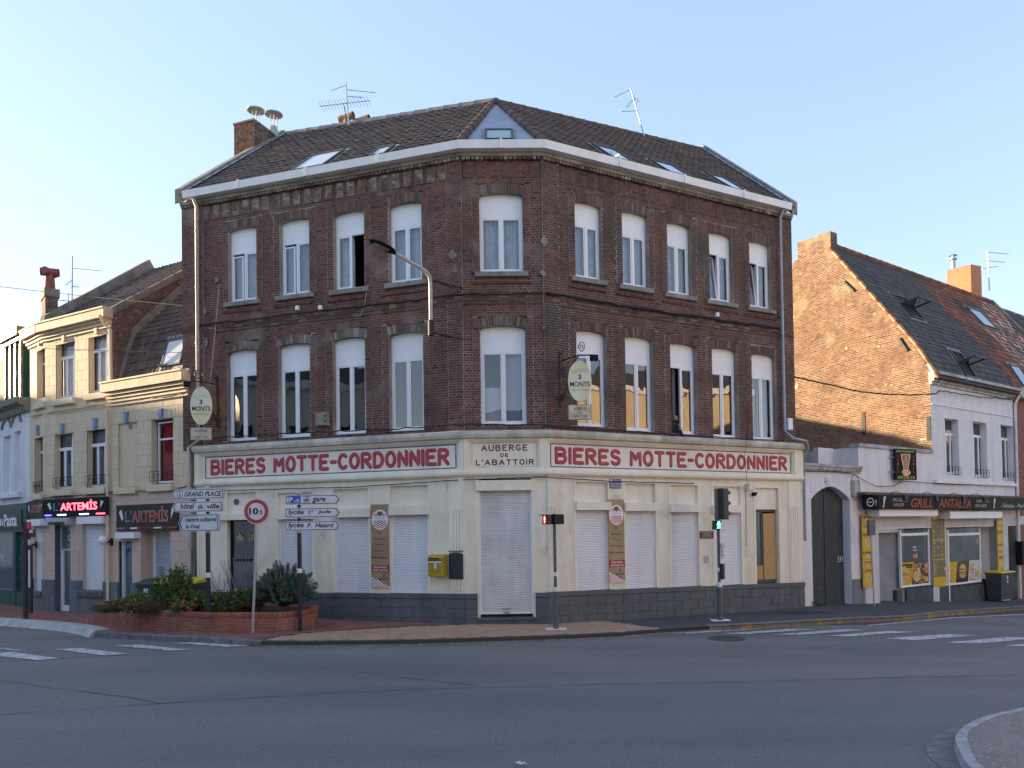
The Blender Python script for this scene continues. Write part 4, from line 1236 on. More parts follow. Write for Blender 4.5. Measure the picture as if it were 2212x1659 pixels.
b=MB();b.quad(lowv.P(0,0,-.1),lowv.P(FB.L+.1,0,-.1),lowv.P(FB.L+.1,0,hl),lowv.P(0,0,hl));b.quad(upv.P(0,0,0),upv.P(FB.L+.1,0,0),upv.P(FB.L+.1,0,hu),upv.P(0,0,hu))
b.quad(onB(0,3.4,11.5),onB(FB.L,3.4,11.5),onB(FB.L,7.5,7),onB(0,7.5,7));b.build('roof',M_tile_k,hB)
tiles(lowv,hB,lambda v:(.12,FB.L+.1),0,hl,.30,.20,M_tile,'roof_tile',100);tiles(upv,hB,lambda v:(.12,FB.L+.1),0.02,hu,.32,.20,M_tile,'roof_tile',100)
b=MB();b.box(FB,-.03,FB.L+.12,-.32,.1,7.02,7.14);b.build('eaves_flashing',M_lead,hB)
skylight(lowv,[(361,735),(399,727),(399,788),(350,797)],hB,mat('bright_skylight_glass',(.50,.54,.54),rough=.08,spec=1.0))
b=MB();b.quad(onB(0,0,-.4),onB(0,7.5,-.4),onB(0,7.5,7),onB(0,0,7));b.quad(onB(FB.L,7.5,-.4),onB(FB.L,0,-.4),onB(FB.L,0,7),onB(FB.L,7.5,7));b.quad(onB(0,7.5,-.4),onB(FB.L,7.5,-.4),onB(FB.L,7.5,7),onB(0,7.5,7));b.build('wall',M_stucco,hB)
# shop sign
M_sgn=mat('taupe_sign',(.055,.048,.040),rough=.7,spec=.15);M_sgn_r=mat('sign_red',(.42,.07,.05),rough=.5);M_sgn_w=mat('sign_white',(.75,.75,.75),rough=.5);M_sgn_b=mat('sign_steelblue',(.16,.22,.36),rough=.5)
sg=thing('shop_sign',"unlit brown fascia sign reading L'ARTEMIS over the boarded doorway",'shop sign',FB.P(1.6,0,3.2),'kebab shop signs')
def artemis(F,par,u0,u1,z0,z1,w,back,mr,ml,small=False):
    b=MB();b.box(F,u0,u1,w-.06,w,z0,z1);b.build('panel',back,par)
    L_=u1-u0;H=z1-z0
    text(F,par,"L'",u0+L_*.15,u0+L_*.26,z0+H*.34,z0+H*.78,w+.004,ml,bold=.01)
    for off,mm_,bo in((0,M_sgn_w,.035),(.003,mr,.0)):
        text(F,par,'ARTEMİS',u0+L_*.27-bo*.3,u0+L_*.85+bo*.3,z0+H*.34-bo*.3,z0+H*.88+bo*.3,w+.004+off,mm_,bold=.012+bo*.3)
    for s_,c in((1,u0+L_*.08),(-1,u0+L_*.92)):
        b=MB();b.prism(F,[(c-.06*L_*.5*s_,z0+H*.74),(c+.02*L_*s_-.02,z0+H*.40),(c+.03*L_*s_+.03,z0+H*.48),(c+.01*L_*s_,z0+H*.82)][::s_],w,w+.006)
        b.build('kebab_print',M_sgn_w,par)
def bars(F,par,u0,u1,z0,z1,w,cols):
    L_=u1-u0;H=z1-z0
    for(a,c,m_)in cols:
        b=MB();b.box(F,u0+L_*a,u0+L_*c,w,w+.012,z0+H*.07,z0+H*.13);b.build('bar',m_,par)
q=FB.rect(252,384,1089,1146,.06)
artemis(FB,sg,q[0],q[1],q[2],q[3],.07,M_sgn,M_sgn_r,M_sgn_b)
bars(FB,sg,*q,.072,[(0.02,.13,M_sgn_b),(.24,.36,M_sgn_w),(.63,.75,M_sgn_w),(.87,.99,M_sgn_r)])
H_=q[3]-q[2];L_=q[1]-q[0]
text(FB,sg,'Kebab',q[0]+L_*.145,q[0]+L_*.22,q[2]+H_*.07,q[2]+H_*.16,.076,M_sgn_r);text(FB,sg,'Spécialités Turques',q[0]+L_*.38,q[0]+L_*.61,q[2]+H_*.06,q[2]+H_*.16,.076,M_sgn_r);text(FB,sg,'Galettes',q[0]+L_*.77,q[0]+L_*.86,q[2]+H_*.07,q[2]+H_*.15,.076,M_sgn_r)
# ---- house A: two storeys over the shop, curving corner
hA=thing('cream_house','taller cream blockwork house with lit upper floor, brick gable and antenna roof','house',(Q1+Q2)/2)
zAt=9.0
specA=[(FA,191.5,232,720,850,756),(FA,121,162,737,862,772),(FA2,80,98.4,746,871,788),
         (FA,188,230,924,1054,960),(FA,118,158,935,1058,969),(FA2,75.6,93.6,938,1067,978)]
hAo,hAo2=[],[]
for i,(F,x0,x1,yt,yb,ytr)in enumerate(specA):
    wd=-.16;h=F.rect(x0,x1,yt,yb,0.0);h=(max(.03,h[0]),min(F.L-.03,h[1]),h[2],h[3])
    (hAo if F is FA else hAo2).append(h)
    u0,u1=h[0]+(.12 if F is FA else.02),h[1]
    hh=simple_window(F,hA,x0+(6 if F is FA else 4.5),x1,yt,yb,ytr,wd=wd,cols=2 if F is FA else 1,curt=M_curtain if i<3 else mat('dull_curtain',(.25,.27,.28),rough=.9),glass=M_glass3)
    reveal(F,hA,h,M_stucco)
    soldier(F,hA,h,M_stucco,M_corn if i<3 else M_sky_blue)
    b=MB();b.bev(F,h[0]-.1,h[1]+.06,-.16,.13,h[2]-.20,h[2]-.0,b=.015);b.build('sill',M_stucco,hA)
    if i>=3:railing(F,hA,h,h[2]+.10)
gA=[FA.rect(178.6,224,1132.7,1277.8,0),FA.rect(119,152,1133.8,1326,0)]
gA2=[FA2.rect(74,92.6,1138,1276.7,0)]
hAo+=[gA[0],(gA[1][0],gA[1][1],-.5,gA[1][3])];hAo2+=gA2
for F,H_,n1_,n2_,n3_ in((FA,hAo,160,60,40),(FA2,hAo2,0,0,0)):
    house_front(F,hA,0,F.L,3.75,zAt,H_,.33,.45,M_stucco,M_stucco_j,n1_,'stucco_block',31)
    house_front(F,hA,0,F.L,.95,3.75,H_,.31,.45,M_stucco_p,M_stucco_j,n2_,'stucco_block',32)
    house_front(F,hA,0,F.L,-.35,.95,H_,.26,.40,M_rock,M_rock,n3_,'rusticated_stone',33,depth=.06,joint=.02)
shop_shutter(FA,hA,182,224,1133,1277.5,(171,224.5,1116,1131.5),w=-.1)
shop_shutter(FA2,hA,75,92.6,1138,1276,(64,92.6,1122,1136),w=-.08)
for F,h in((FA,gA[0]),(FA2,gA2[0])):
    b=MB();b.bev(F,h[0]-.15,h[1]+.04,-.1,.11,h[2]-.18,h[2],b=.01);b.build('sill',M_plinth,hA);reveal(F,hA,h,M_stucco_p)
u0,u1,z0,z1=gA[1];b=MB()
for q in((u0,u0+.08,-.1,z1),(u1-.06,u1,-.1,z1),(u0+.08,u1-.06,z1-.05,z1),(u0+.08,u1-.06,z1-.85,z1-.78)):b.box(FA,q[0],q[1],-.25,-.17,q[2],q[3])
dA=b.build('door',M_slat_g,hA)
b=MB()
for q in((u0+.08,u0+.18,-.1,z1-.85),(u1-.12,u1-.06,-.1,z1-.85),(u0+.18,u1-.12,-.1,.12)):b.box(FA,q[0],q[1],-.24,-.16,q[2],q[3])
b.build('leaf',M_white,dA)
b=MB();b.box(FA,u0+.18,u1-.12,-.215,-.205,.12,z1-.85);b.box(FA,u0+.08,u1-.06,-.215,-.205,z1-.78,z1-.05);b.build('pane',MATS['reflecting_shop_glass'],dA)
for r_,c_ in((.20,(.01,.04,.28)),(.13,(.45,.55,.65)),(.10,(.30,.42,.10)),(.06,(.10,.30,.45)),(.03,(.01,.02,.05))):
    b=MB();b.lathe(FA.P((u0+u1)/2+.08,-.204+(.21-r_)*.03,z1-.42),[(r_,0),(r_,.003)],n=20,axis=FA.N);b.build('eye_emblem',mat('emblem_%d'%int(r_*100),c_,rough=.4),dA)
reveal(FA,hA,(u0,u1,-.1,z1),M_plinth,depth=-.3)
q=FA.rect(110,152,1119,1134,.15);b=MB();b.box(FA,q[0],q[1],-.02,.30,q[2]+.1,q[3]);b.box(FA,q[0],q[0]+.06,-.02,.30,q[2],q[2]+.1);b.box(FA,q[1]-.06,q[1],-.02,.30,q[2],q[2]+.1);b.build('awning_box',M_slat_g,hA)
grooved(FA,hA,0,FA.L+.12,9.12,9.42,.32);grooved(FA2,hA,0,FA2.L,9.12,9.42,.32)
b=MB()
for F in(FA,FA2):
    for k,(w_,z_)in enumerate(((.07,8.86),(.13,8.95),(.20,9.04))):b.box(F,0,F.L+(.05 if F is FA else 0),0,w_,z_,z_+.09)
b.build('cornice_moulding',M_corn,hA)
def onA(u,s,z):return FA.P(u,-s,z)
pvA=Plane(onA(0,.0,9.42),FA.U,onA(0,4.13,12.5)-onA(0,0,9.42));hva=(onA(0,4.13,12.5)-onA(0,0,9.42)).length
b=MB();b.quad(pvA.P(-1.0,0,-.1),pvA.P(FA.L,0,-.1),pvA.P(FA.L,0,hva),pvA.P(0.0,0,hva));b.quad(onA(0,4.13,12.5),onA(FA.L,4.13,12.5),onA(FA.L,8.3,9.4),onA(0,8.3,9.4));b.build('roof',M_tile_k,hA)
tiles(pvA,hA,lambda v:(-.2,FA.L+.05),0,hva,.32,.22,M_tile,'roof_tile',120)
b=MB();b.hexa([pvA.P(-.25,.0,-.1),pvA.P(.0,.0,-.1),pvA.P(.0,.0,hva),pvA.P(-.25,.0,hva),pvA.P(-.25,.28,.2),pvA.P(.0,.28,.2),pvA.P(.0,.40,hva),pvA.P(-.25,.40,hva)]);b.build('party_parapet',M_cement,hA)
# gable of A above B's roof: raking brickwork
FG=Frame(onA(FA.L,0,0),onA(FA.L,8.3,0))
def gabz(s):return 9.42+min(s,8.26-s)*.745
def Bz(s):return 6.9 if s<.28 else(7.2+(s-.28)*3.07 if s<.785 else 8.75+(s-.785)*1.05)
def gab_iv(z):
    lo=0 if z<7.2 else(.28+(z-7.2)/3.07 if z<8.75 else.785+(z-8.75)/1.05)
    a=0.0 if z<9.42 else(z-9.42)/.745
    hi=3.6 if z<7 else min(4.1,lo+.15)
    # visible part lies above B's roof line: s smaller than the roof's s at this height
    return[(a,lo+.1)]if lo+.1>a else[]
course(FG,hA,gab_iv,6.9,12.3,.07,.225,.012,.02,M_brick_arch,'gable_brick',60,M_mortar,seed=9)
b=MB();b.poly([onA(FA.L-.03,0,-.4),onA(FA.L-.03,8.26,-.4),onA(FA.L-.03,8.26,9.4),onA(FA.L-.03,4.13,12.45),onA(FA.L-.03,0,9.4)])
b.poly([onA(-.0,8.26,-.4),FA2.P(0,-.0,-.4),FA2.P(0,0,9.4),onA(0,4.13,12.45),onA(0,8.26,9.4)]);b.quad(onA(0,8.26,-.4),onA(FA.L,8.26,-.4),onA(FA.L,8.26,9.4),onA(0,8.26,9.4));b.build('gable_wall',M_mortar,hA)
b=MB();A0,A1=onA(FA.L+.02,0.0,9.40),onA(FA.L+.02,4.13,12.47);d=Vector((0,0,-.16))
b.hexa([A0+d,A1+d,A1+d*-.5,A0+d*-.5]+[p-FG.N*.12 for p in(A0+d,A1+d,A1+d*-.5,A0+d*-.5)]);b.build('verge',M_cement,hA)
b=MB()
for p,q in(((.20,7.05),(.72,8.85)),((.72,8.85),(3.2,11.45))):
    P0,P1=onA(FA.L+.01,p[0],p[1]),onA(FA.L+.01,q[0],q[1]);b.hexa([P0+d,P1+d,P1-d*.9,P0-d*.9]+[r_+FG.N*.14 for r_ in(P0+d,P1+d,P1-d*.9,P0-d*.9)])
b.build('raking_flashing',M_cement,hA)
b=MB();x_=FA.L+.05;b.tube([FA.P(x_,.38,9.15),FA.P(x_+.05,.30,8.9),FA.P(x_+.12,.12,8.75),FA.P(x_+.12,.10,7.2)],.045,n=8)
b.tube([FA.P(x_-.1,.10,6.3),FA.P(x_-.1,.10,.2)],.045,n=8);b.build('downpipe',M_stucco,hA,smooth=True)
# chimney of A
cp=atD(91,700,26.2);cq=atD(99,700,25.6);ce=atD(125.5,700,25.8)
Fc1,Fc2=Frame(cp,cq),Frame(cq,ce);zt_=Fc2.px(100,622,0)[1]
b=MB();b.hexa([inn(p,z)for z in(zt_-.02,)for p in(cp,cq,ce,ce+cp-cq)]+[inn(p,8.5)for p in(cp,cq,ce,ce+cp-cq)]);chA=b.build('chimney',M_mortar,hA)
for F,m_ in((Fc1,M_brick_g),(Fc2,M_brick_arch)):  # lit narrow side and shaded front painted as two brick colours
    course(F,chA,lambda z:[(0,F.L)],9.0,zt_-.28,.07,.225,.012,.02,m_,'brick',0,M_mortar,seed=15)
b=MB();sweep(b,[(p.x,p.y,0)for p in(cp,cq,ce,ce+cp-cq)],[(-.3,zt_-.28),(.05,zt_-.28),(.05,zt_),(-.3,zt_)],closed=True);b.build('coping',M_cement,chA)
M_pot=mat('red_clay',(.30,.085,.06),(.22,.06,.045),scale=6,rough=.7)
c=(cp+ce)/2;c.z=zt_;top=atD(112,588,c.y).z-zt_
b=MB();b.lathe(c,[(.20,0),(.17,.1),(.14,top*.8),(.13,top)],n=14);b.tube([c+Vector((-.26,-.1,top)),c+Vector((.26,.1,top))],.14,n=14,cap=False);b.tube([c+Vector((-.05,-.24,top)),c+Vector((.05,.24,top))],.13,n=14);b.build('chimney_pot',M_pot,chA,smooth=True)
# ---- lit sign, small sign
lit=thing('shop_sign',"black fascia sign with glowing red ARTEMIS neon over the door",'shop sign',FA.P(1.5,0,3.3),'kebab shop signs')
E_red=mat('neon_red',(.6,.02,.03),emit=(1,.035,.05),estr=2.6);E_wht=mat('neon_white',(.7,.7,.8),emit=(.75,.78,1),estr=1.2);E_blu=mat('neon_blue',(.05,.05,.6),emit=(.06,.05,1),estr=2.0)
q=FA.rect(97.5,232.5,1076,1115,.14)
artemis(FA,lit,q[0]if q[0]>0 else.02,q[1],q[2],q[3],.16,M_black,E_red,M_sgn_b)
bars(FA,lit,*q,.162,[(0.01,.12,E_blu),(.22,.36,E_wht),(.58,.72,E_wht),(.84,.97,E_red)])
ss=thing('shop_sign',"small brown ARTEMIS fascia panel on the curved corner beside the lit sign",'shop sign',FA2.P(.6,0,3.1),'kebab shop signs')
q=FA2.rect(61,95.5,1082,1119,.08);artemis(FA2,ss,max(0,q[0]),min(FA2.L,q[1]),q[2],q[3],.10,M_sgn,M_sgn_r,M_sgn_b)
# ---- house C: white brick over a dark green shop, mansard above
hC=thing('white_brick_house','white painted brick house over a dark green shopfront with mansard roof at the left edge','house',(Q3+Q4)/2)
M_gshop=mat('green_shopfront',(.012,.075,.06),(.016,.10,.08),scale=2,rough=.5,dirt=.2)
C_w=[FCx.rect(8,24,942,1070,0),FCx.rect(30.5,45.5,930,1062,0)]
zc_t=6.75
house_front(FCx,hC,0,FCx.L,3.55,zc_t,C_w,.075,.23,mat('white_painted_brick',(.66,.67,.74),rough=.8,dirt=.25,rnd=[(.70,.71,.77),(.76,.77,.82)]),M_whitewall,80,'brick',51,joint=.008)
for h in C_w:
    b=MB();b.box(FCx,h[0],h[1],-.2,-.14,h[2],h[3]);b.build('blind_niche',M_whitewall,hC);reveal(FCx,hC,h,M_whitewall)
    b=MB();c=(h[0]+h[1])/2;r_=(h[1]-h[0])/2+.12
    b.tube([FCx.P(c+r_*math.cos(t),.03,h[3]+.18+r_*.8*math.sin(t))for t in np.linspace(2.9,.24,9)],.05,n=6);b.build('hood_mould',M_stone,hC)
b=MB();b.bev(FCx,C_w[0][0]-.3,C_w[1][1]+.12,-.1,.15,C_w[1][2]-.22,C_w[1][2]-.02,b=.02);b.build('sill',M_whitewall,hC)
b=MB();sweep(b,[(Q4.x,Q4.y,0),(Q3.x,Q3.y,0)],[(0,6.72),(.12,6.72),(.20,6.9),(.42,7.0),(.46,7.16),(0,7.2)]);b.build('cornice',mat('green_grey_trim',(.22,.23,.17),(.15,.17,.13),scale=4,rough=.6),hC)
def onC(u,s,z):return FCx.P(u,-s,z)
mv=Plane(onC(0,.25,7.15),FCx.U,onC(0,.95,9.7)-onC(0,.25,7.15));hm=(onC(0,.95,9.7)-onC(0,.25,7.15)).length
b=MB();b.quad(mv.P(0,0,0),mv.P(FCx.L,0,0),mv.P(FCx.L,0,hm),mv.P(0,0,hm));b.quad(onC(0,.95,9.7),onC(FCx.L,.95,9.7),onC(FCx.L,7,10.6),onC(0,7,10.6));b.quad(onC(FCx.L,.25,7.1),onC(FCx.L,7,7.1),onC(FCx.L,7,10.6),onC(FCx.L,.95,9.7))
b.quad(onC(0,7,0),onC(FCx.L,7,0),onC(FCx.L,7,10.6),onC(0,7,10.6));b.build('roof',mat('mansard_slate',(.055,.042,.035),(.085,.065,.05),scale=6,rough=.8,dirt=.4),hC)
M_sunlit=mat('sunlit_trim',(.30,.20,.09),(.20,.13,.06),scale=5,rough=.35)  # dormer trim: golden evening light put into the colour
# dormer with three tall windows
du0,du1=FCx.px(17,780,.0)[0],FCx.px(50,765,.0)[0]
b=MB();b.box(FCx,du0-.06,du1+.06,-1.2,.02,7.25,9.45);dm=b.build('dormer',M_gshop,hC)
b=MB();n=3
for i in range(n+1):
    u=du0+(du1-du0)*i/n;b.box(FCx,u-.05,u+.05,.02,.10,7.3,9.3)
b.build('dormer_post',M_sunlit,dm)
for i in range(n):
    a,c=du0+(du1-du0)*i/n+.06,du0+(du1-du0)*(i+1)/n-.06
    b=MB();b.quad(FCx.P(a,.04,7.35),FCx.P(c,.04,7.35),FCx.P(c,.04,9.2),FCx.P(a,.04,9.2));b.build('pane',MATS['reflecting_shop_glass'],dm)
b=MB();b.box(FCx,du0-.25,du1+.2,-1.2,.28,9.45,9.75);b.box(FCx,du0-.15,du1+.12,-1.2,.16,9.3,9.45);b.build('dormer_cornice',M_sunlit,dm)
# green shopfront
b=MB();b.box(FCx,0,FCx.L-.02,-.05,.12,2.55,3.55);b.box(FCx,FCx.L-.35,FCx.L-.02,-.05,.10,-.3,2.55);b.box(FCx,FCx.L-1.55,FCx.L-1.25,-.05,.10,-.3,2.55);b.box(FCx,0,FCx.L-.35,-.05,.08,-.3,.45);b.build('shopfront',M_gshop,hC)
b=MB();b.box(FCx,FCx.L-1.25,FCx.L-.35,-.10,-.04,.45,2.55);b.box(FCx,0,FCx.L-1.55,-.10,-.04,.45,2.55);b.build('shop_window',MATS['reflecting_shop_glass'],hC)
b=MB();b.box(FCx,FCx.L-2.9,FCx.L-.40,.12,.16,2.68,3.35);b.build('fascia',mat('fascia_dark',(.03,.045,.04),rough=.5),hC)
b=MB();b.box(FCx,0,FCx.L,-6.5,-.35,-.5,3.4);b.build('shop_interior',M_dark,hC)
M_lw=mat('letter_white',(.8,.8,.8),rough=.4);M_lo=mat('letter_orange',(.5,.12,.05),rough=.5)
zq=FCx.px(20,1138,.17);text(FCx,hC,'di',FCx.px(-6,1160,.17)[0],FCx.px(6,1160,.17)[0],2.80,3.05,.165,M_lw,bold=.02)
text(FCx,hC,'Pasta',FCx.px(8,1160,.17)[0],FCx.px(36,1160,.17)[0],2.76,3.20,.165,M_lw,bold=.03)
text(FCx,hC,'Pano',FCx.px(29,1200,0)[0],FCx.px(41,1200,0)[0],1.55,1.75,-.03,M_lw);text(FCx,hC,'di Pasta',FCx.px(25,1200,0)[0],FCx.px(41,1200,0)[0],1.25,1.45,-.03,M_lo)
text(FCx,hC,'OUVERT',FCx.px(27,1140,0)[0],FCx.px(42,1140,0)[0],2.32,2.43,-.03,M_lo)
text(FCx,hC,'Pa',FCx.px(0,1200,0)[0],FCx.px(7,1200,0)[0],1.5,1.75,-.03,M_lw)
# ---------------------------------------------------------------- row on the right: gate, restaurant house, orange roof house
r0=Vector((8.9,23.75,0));ar=Vector((.814,.581,0));inr=Vector((-.581,.814,0))
def T_at(x): # distance along the row whose facade crosses picture column x
    r=ray(x,1100);k=np.linalg.solve(np.array([[ar.x,-r.x],[ar.y,-r.y]]),np.array([cam_pos.x-r0.x,cam_pos.y-r0.y]));return float(k[0])
FRow=Frame(r0,r0+ar)
FRow.L=30
tG0,tG1,tH0,tH1=T_at(1738),T_at(1857),T_at(2016),T_at(2194)
M_wpb=mat('white_painted_bricks',(.74,.74,.78),rough=.85,bump=.25,bscale=30,dirt=.18,rnd=[(.71,.71,.75),(.78,.78,.82),(.74,.74,.78)])
M_wpj=mat('white_painted_joint',(.60,.60,.64),rough=.9)
# --- gate bay
gate=thing('gateway','white brick gateway with dark arched gate numbered 121 beside the inn','gateway',FRow.P((tG0+tG1)/2,0,gz(10)))
def U(x,w=0.0,y=1200):return FRow.px(x,y,w)[0]
def Z(x,y,w=0.0):return FRow.px(x,y,w)[1]
g0,g1=U(1739,-.25),U(1832,-.1);gtop=Z(1782,1051,-.1);gspr=Z(1739,1062,-.1)-.0;gtopz=Z(1790,1004)
rise=.42
def gate_iv(z):
    iv=[(tG0-.3,tG1)]
    if z<gtop-rise:return subtract(iv,g0,g1)
    if z<gtop:
        t=(z-(gtop-rise))/rise;hw=(g1-g0)/2*math.sqrt(1-t);c=(g0+g1)/2;return subtract(iv,c-hw,c+hw)
    return iv
course(FRow,gate,gate_iv,-.9,gtopz-.25,.075,.23,.008,.012,M_wpb,'brick',100,M_wpj,seed=61,vert_jit=.002,wz=-.004)
b=MB();
for k,(w_,z_)in enumerate(((.05,gtopz-.25),(.10,gtopz-.17),(.14,gtopz-.08))):b.box(FRow,tG0-.3,tG1+.02,-.25,w_,z_,z_+.085)
b.build('coping',mat('weathered_white',(.50,.50,.52),(.34,.33,.33),scale=4,rough=.9,dirt=.4),gate)
M_gate=mat('gate_grey',(.040,.047,.052),(.055,.062,.066),scale=5,rough=.6,dirt=.3)
n=18;c=(g0+g1)/2;hw=(g1-g0)/2
for i in range(n):
    a,q=g0+(g1-g0)*i/n+.006,g0+(g1-g0)*(i+1)/n-.006
    zt=lambda u:gtop-rise*((u-c)/hw)**2+.0
    b=MB();b.prism(FRow,[(a,-.75),(q,-.75),(q,zt(q)),(a,zt(a))],-.30,-.26);b.build('plank',M_gate,gate)
b=MB();b.box(FRow,c-.02,c+.02,-.27,-.235,-.7,gtop-.02);b.box(FRow,g0,c-.02,-.265,-.25,.30,.36);b.build('gate_bar',M_gate,gate)
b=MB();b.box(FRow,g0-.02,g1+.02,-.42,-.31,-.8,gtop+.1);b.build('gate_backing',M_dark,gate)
b=MB();N=14
for s_ in(g0,g1):b.box(FRow,min(s_,s_+(.02 if s_==g1 else-.02)),max(s_,s_+(.02 if s_==g1 else-.02)),-.40,.0,-.8,gtop-rise+.02)
for i in range(N):
    u_a,u_b=g0+(g1-g0)*i/N,g0+(g1-g0)*(i+1)/N;za,zb=[gtop-rise*((u-c)/hw)**2 for u in(u_a,u_b)]
    b.hexa([FRow.P(u_a,.0,za),FRow.P(u_b,.0,zb),FRow.P(u_b,.0,zb+.03),FRow.P(u_a,.0,za+.03),FRow.P(u_a,-.4,za),FRow.P(u_b,-.4,zb),FRow.P(u_b,-.4,zb+.03),FRow.P(u_a,-.4,za+.03)])
b.build('reveal',M_whitewall,gate)
q=FRow.rect(1808.5,1819,1202,1210,-.25);text(FRow,gate,'121',q[0],q[1],q[2],q[3],-.225,M_lw,bold=.01)
b=MB();b.box(FRow,q[0]-.02,q[1]+.05,-.26,-.235,q[2]-.06,q[2]-.03);b.build('number_rail',M_steel,gate)
b=MB();p=FRow.px(1788,1038,.05)
for k in range(6):
    a=k*1.047;b.ball(FRow.P(p[0]+.07*math.cos(a),.03,p[1]+.09*math.sin(a)),.045,n=7,k=5)
b.ball(FRow.P(p[0],.05,p[1]),.05,n=7,k=5);b.build('rosette',M_whitewall,gate,smooth=True)
b=MB();b.box(FRow,g1+.02,tG1,.0,.03,-1.2,Z(1850,1251));b.build('wall_base',M_rock,gate)
# --- low upper wall + white house
wh=thing('gabled_house','white fronted house with tall bare brick gable and dark tiled roof','house',FRow.P((tH0+tH1)/2,0,gz(17)))
zp=Z(1900,962)
def low_iv(z):return[(U(1853.5,0,980),tH0)]
course(FRow,wh,low_iv,2.2,zp-.12,.075,.23,.007,.012,M_wpb,'brick',80,M_wpj,seed=62,vert_jit=.002)
uu0=U(1853.5,0,980)
b=MB();b.box(FRow,uu0-.04,tH0,-.3,.08,zp-.12,zp);b.build('coping',MATS['weathered_white'],wh)
b=MB();b.box(FRow,uu0,tH0,-2.5,-.031,2.2,zp-.12);b.box(FRow,uu0-.9,uu0,-1.1,-.9,3.0,zp-.1);b.build('parapet',M_whitewall,wh)
zc0=Z(2017,832)
wins=[(2041,2063,904,1026,938),(2102,2124,912,1032,942),(2162,2182,918,1038,948)]
HH=[]
for x0,x1,yt,yb,ytr in wins:
    h=FRow.rect(x0+0,x1+8,yt,yb,0.0);HH.append(h)
    simple_window(FRow,wh,x0,x1+1,yt+1,yb,ytr,wd=-.22,cols=2,glass=M_glass2);reveal(FRow,wh,h,M_whitewall,depth=-.26)
    railing(FRow,wh,h,h[2]+.02,hh=.30)
def wh_iv(z):
    iv=[(tH0,tH1)]
    for h in HH:
        if h[2]<z<h[3]:iv=subtract(iv,h[0],h[1])
    return iv
zfl=Z(2100,1075)
course(FRow,wh,wh_iv,2.2,zc0,.075,.23,.007,.012,M_wpb,'brick',120,M_wpj,seed=63,vert_jit=.002)
b=MB();zsil=Z(2090,1040);b.box(FRow,tH0+.05,tH1,-.05,.12,zsil-.12,zsil);b.box(FRow,tH0,tH1,-.05,.05,Z(2100,886)-.04,Z(2100,886));b.build('sill_band',M_whitewall,wh)
zct=Z(2017,806)
b=MB()
for k,(w_,a,c_)in enumerate(((.08,0,.25),(.16,.25,.5),(.26,.5,.75),(.36,.75,1.0))):b.box(FRow,tH0-.02,tH1,-.05,w_,zc0+(zct-zc0)*a,zc0+(zct-zc0)*c_)
b.build('cornice',MATS['weathered_white'],wh)
# gable
def sz(x,y,t=None): # pixel -> (distance behind the front, height) on the gable plane
    return FGb.px(x,y,0)
gA_=FRow.P(tH0,0,0);FGb=Frame(gA_+inr*9.0,gA_) # left to right as seen
def gs(x,y):u,z=FGb.px(x,y,0);return 9.0-u,z
k1,k2,k3,k4=gs(2018,803.6),gs(1983,746.5),gs(1795,537),gs(1723,551)
zr_=k3[1]
def gab2(z): # in u of FGb
    sA=0.0
    if z>k1[1]:
        sA=k2[0]*(z-k1[1])/(k2[1]-k1[1])if z<k2[1]else k2[0]+(k3[0]-k2[0])*(z-k2[1])/(k3[1]-k2[1])
    sB=9.0
    if z>k1[1]:sB=k4[0]+(k4[1]-z)*(9.6-k4[0])/(k4[1]-k1[1])
    if z>k3[1]:sA,sB=k3[0],k4[0]+.0
    return[(9.0-min(9.0,sB),9.0-sA)]
zch=gs(1795,499)[1]
M_bg2=M_brick_g
hol2=[(gs(1862,945),.12,.6),(gs(2005,918),.12,.55)]
course(FGb,wh,lambda z:[(a,b_)for a,b_ in gab2(z)if b_>a],2.0,zch,.068,.22,.019,.02,M_bg2,'gable_brick',80,M_mortar_g,seed=64,vert_jit=.005)
b=MB()
for x,y in((1866,915),(2007,925)):
    s_,z_=gs(x,y);b.box(FGb,9-s_-.07,9-s_+.07,-.02,.035,z_-.45,z_+.45)
for x,y,dx in((1975,745,.28),(1972,965,.0)):
    pass
b.build('iron_anchor',M_iron,wh)
for x0,y0,x1,y1 in((1958,726,1990,765),(2172*.248+1663.4-240,590,0,0)):
    if x1==0:continue
    a,q=gs(1663.4+.248*655,466.3+.248*575),gs(1663.4+.248*740,466.3+.248*655)
    b=MB();b.tube([FGb.P(9-a[0],.02,a[1]),FGb.P(9-q[0],.02,q[1])],.07,n=5)
    a,q=gs(1663.4+.248*1135,466.3+.248*1070),gs(1663.4+.248*1205,466.3+.248*1175)
    b.tube([FGb.P(9-a[0],.02,a[1]),FGb.P(9-q[0],.02,q[1])],.07,n=5);b.build('iron_tie',M_iron,wh)
rg=random.Random(5)
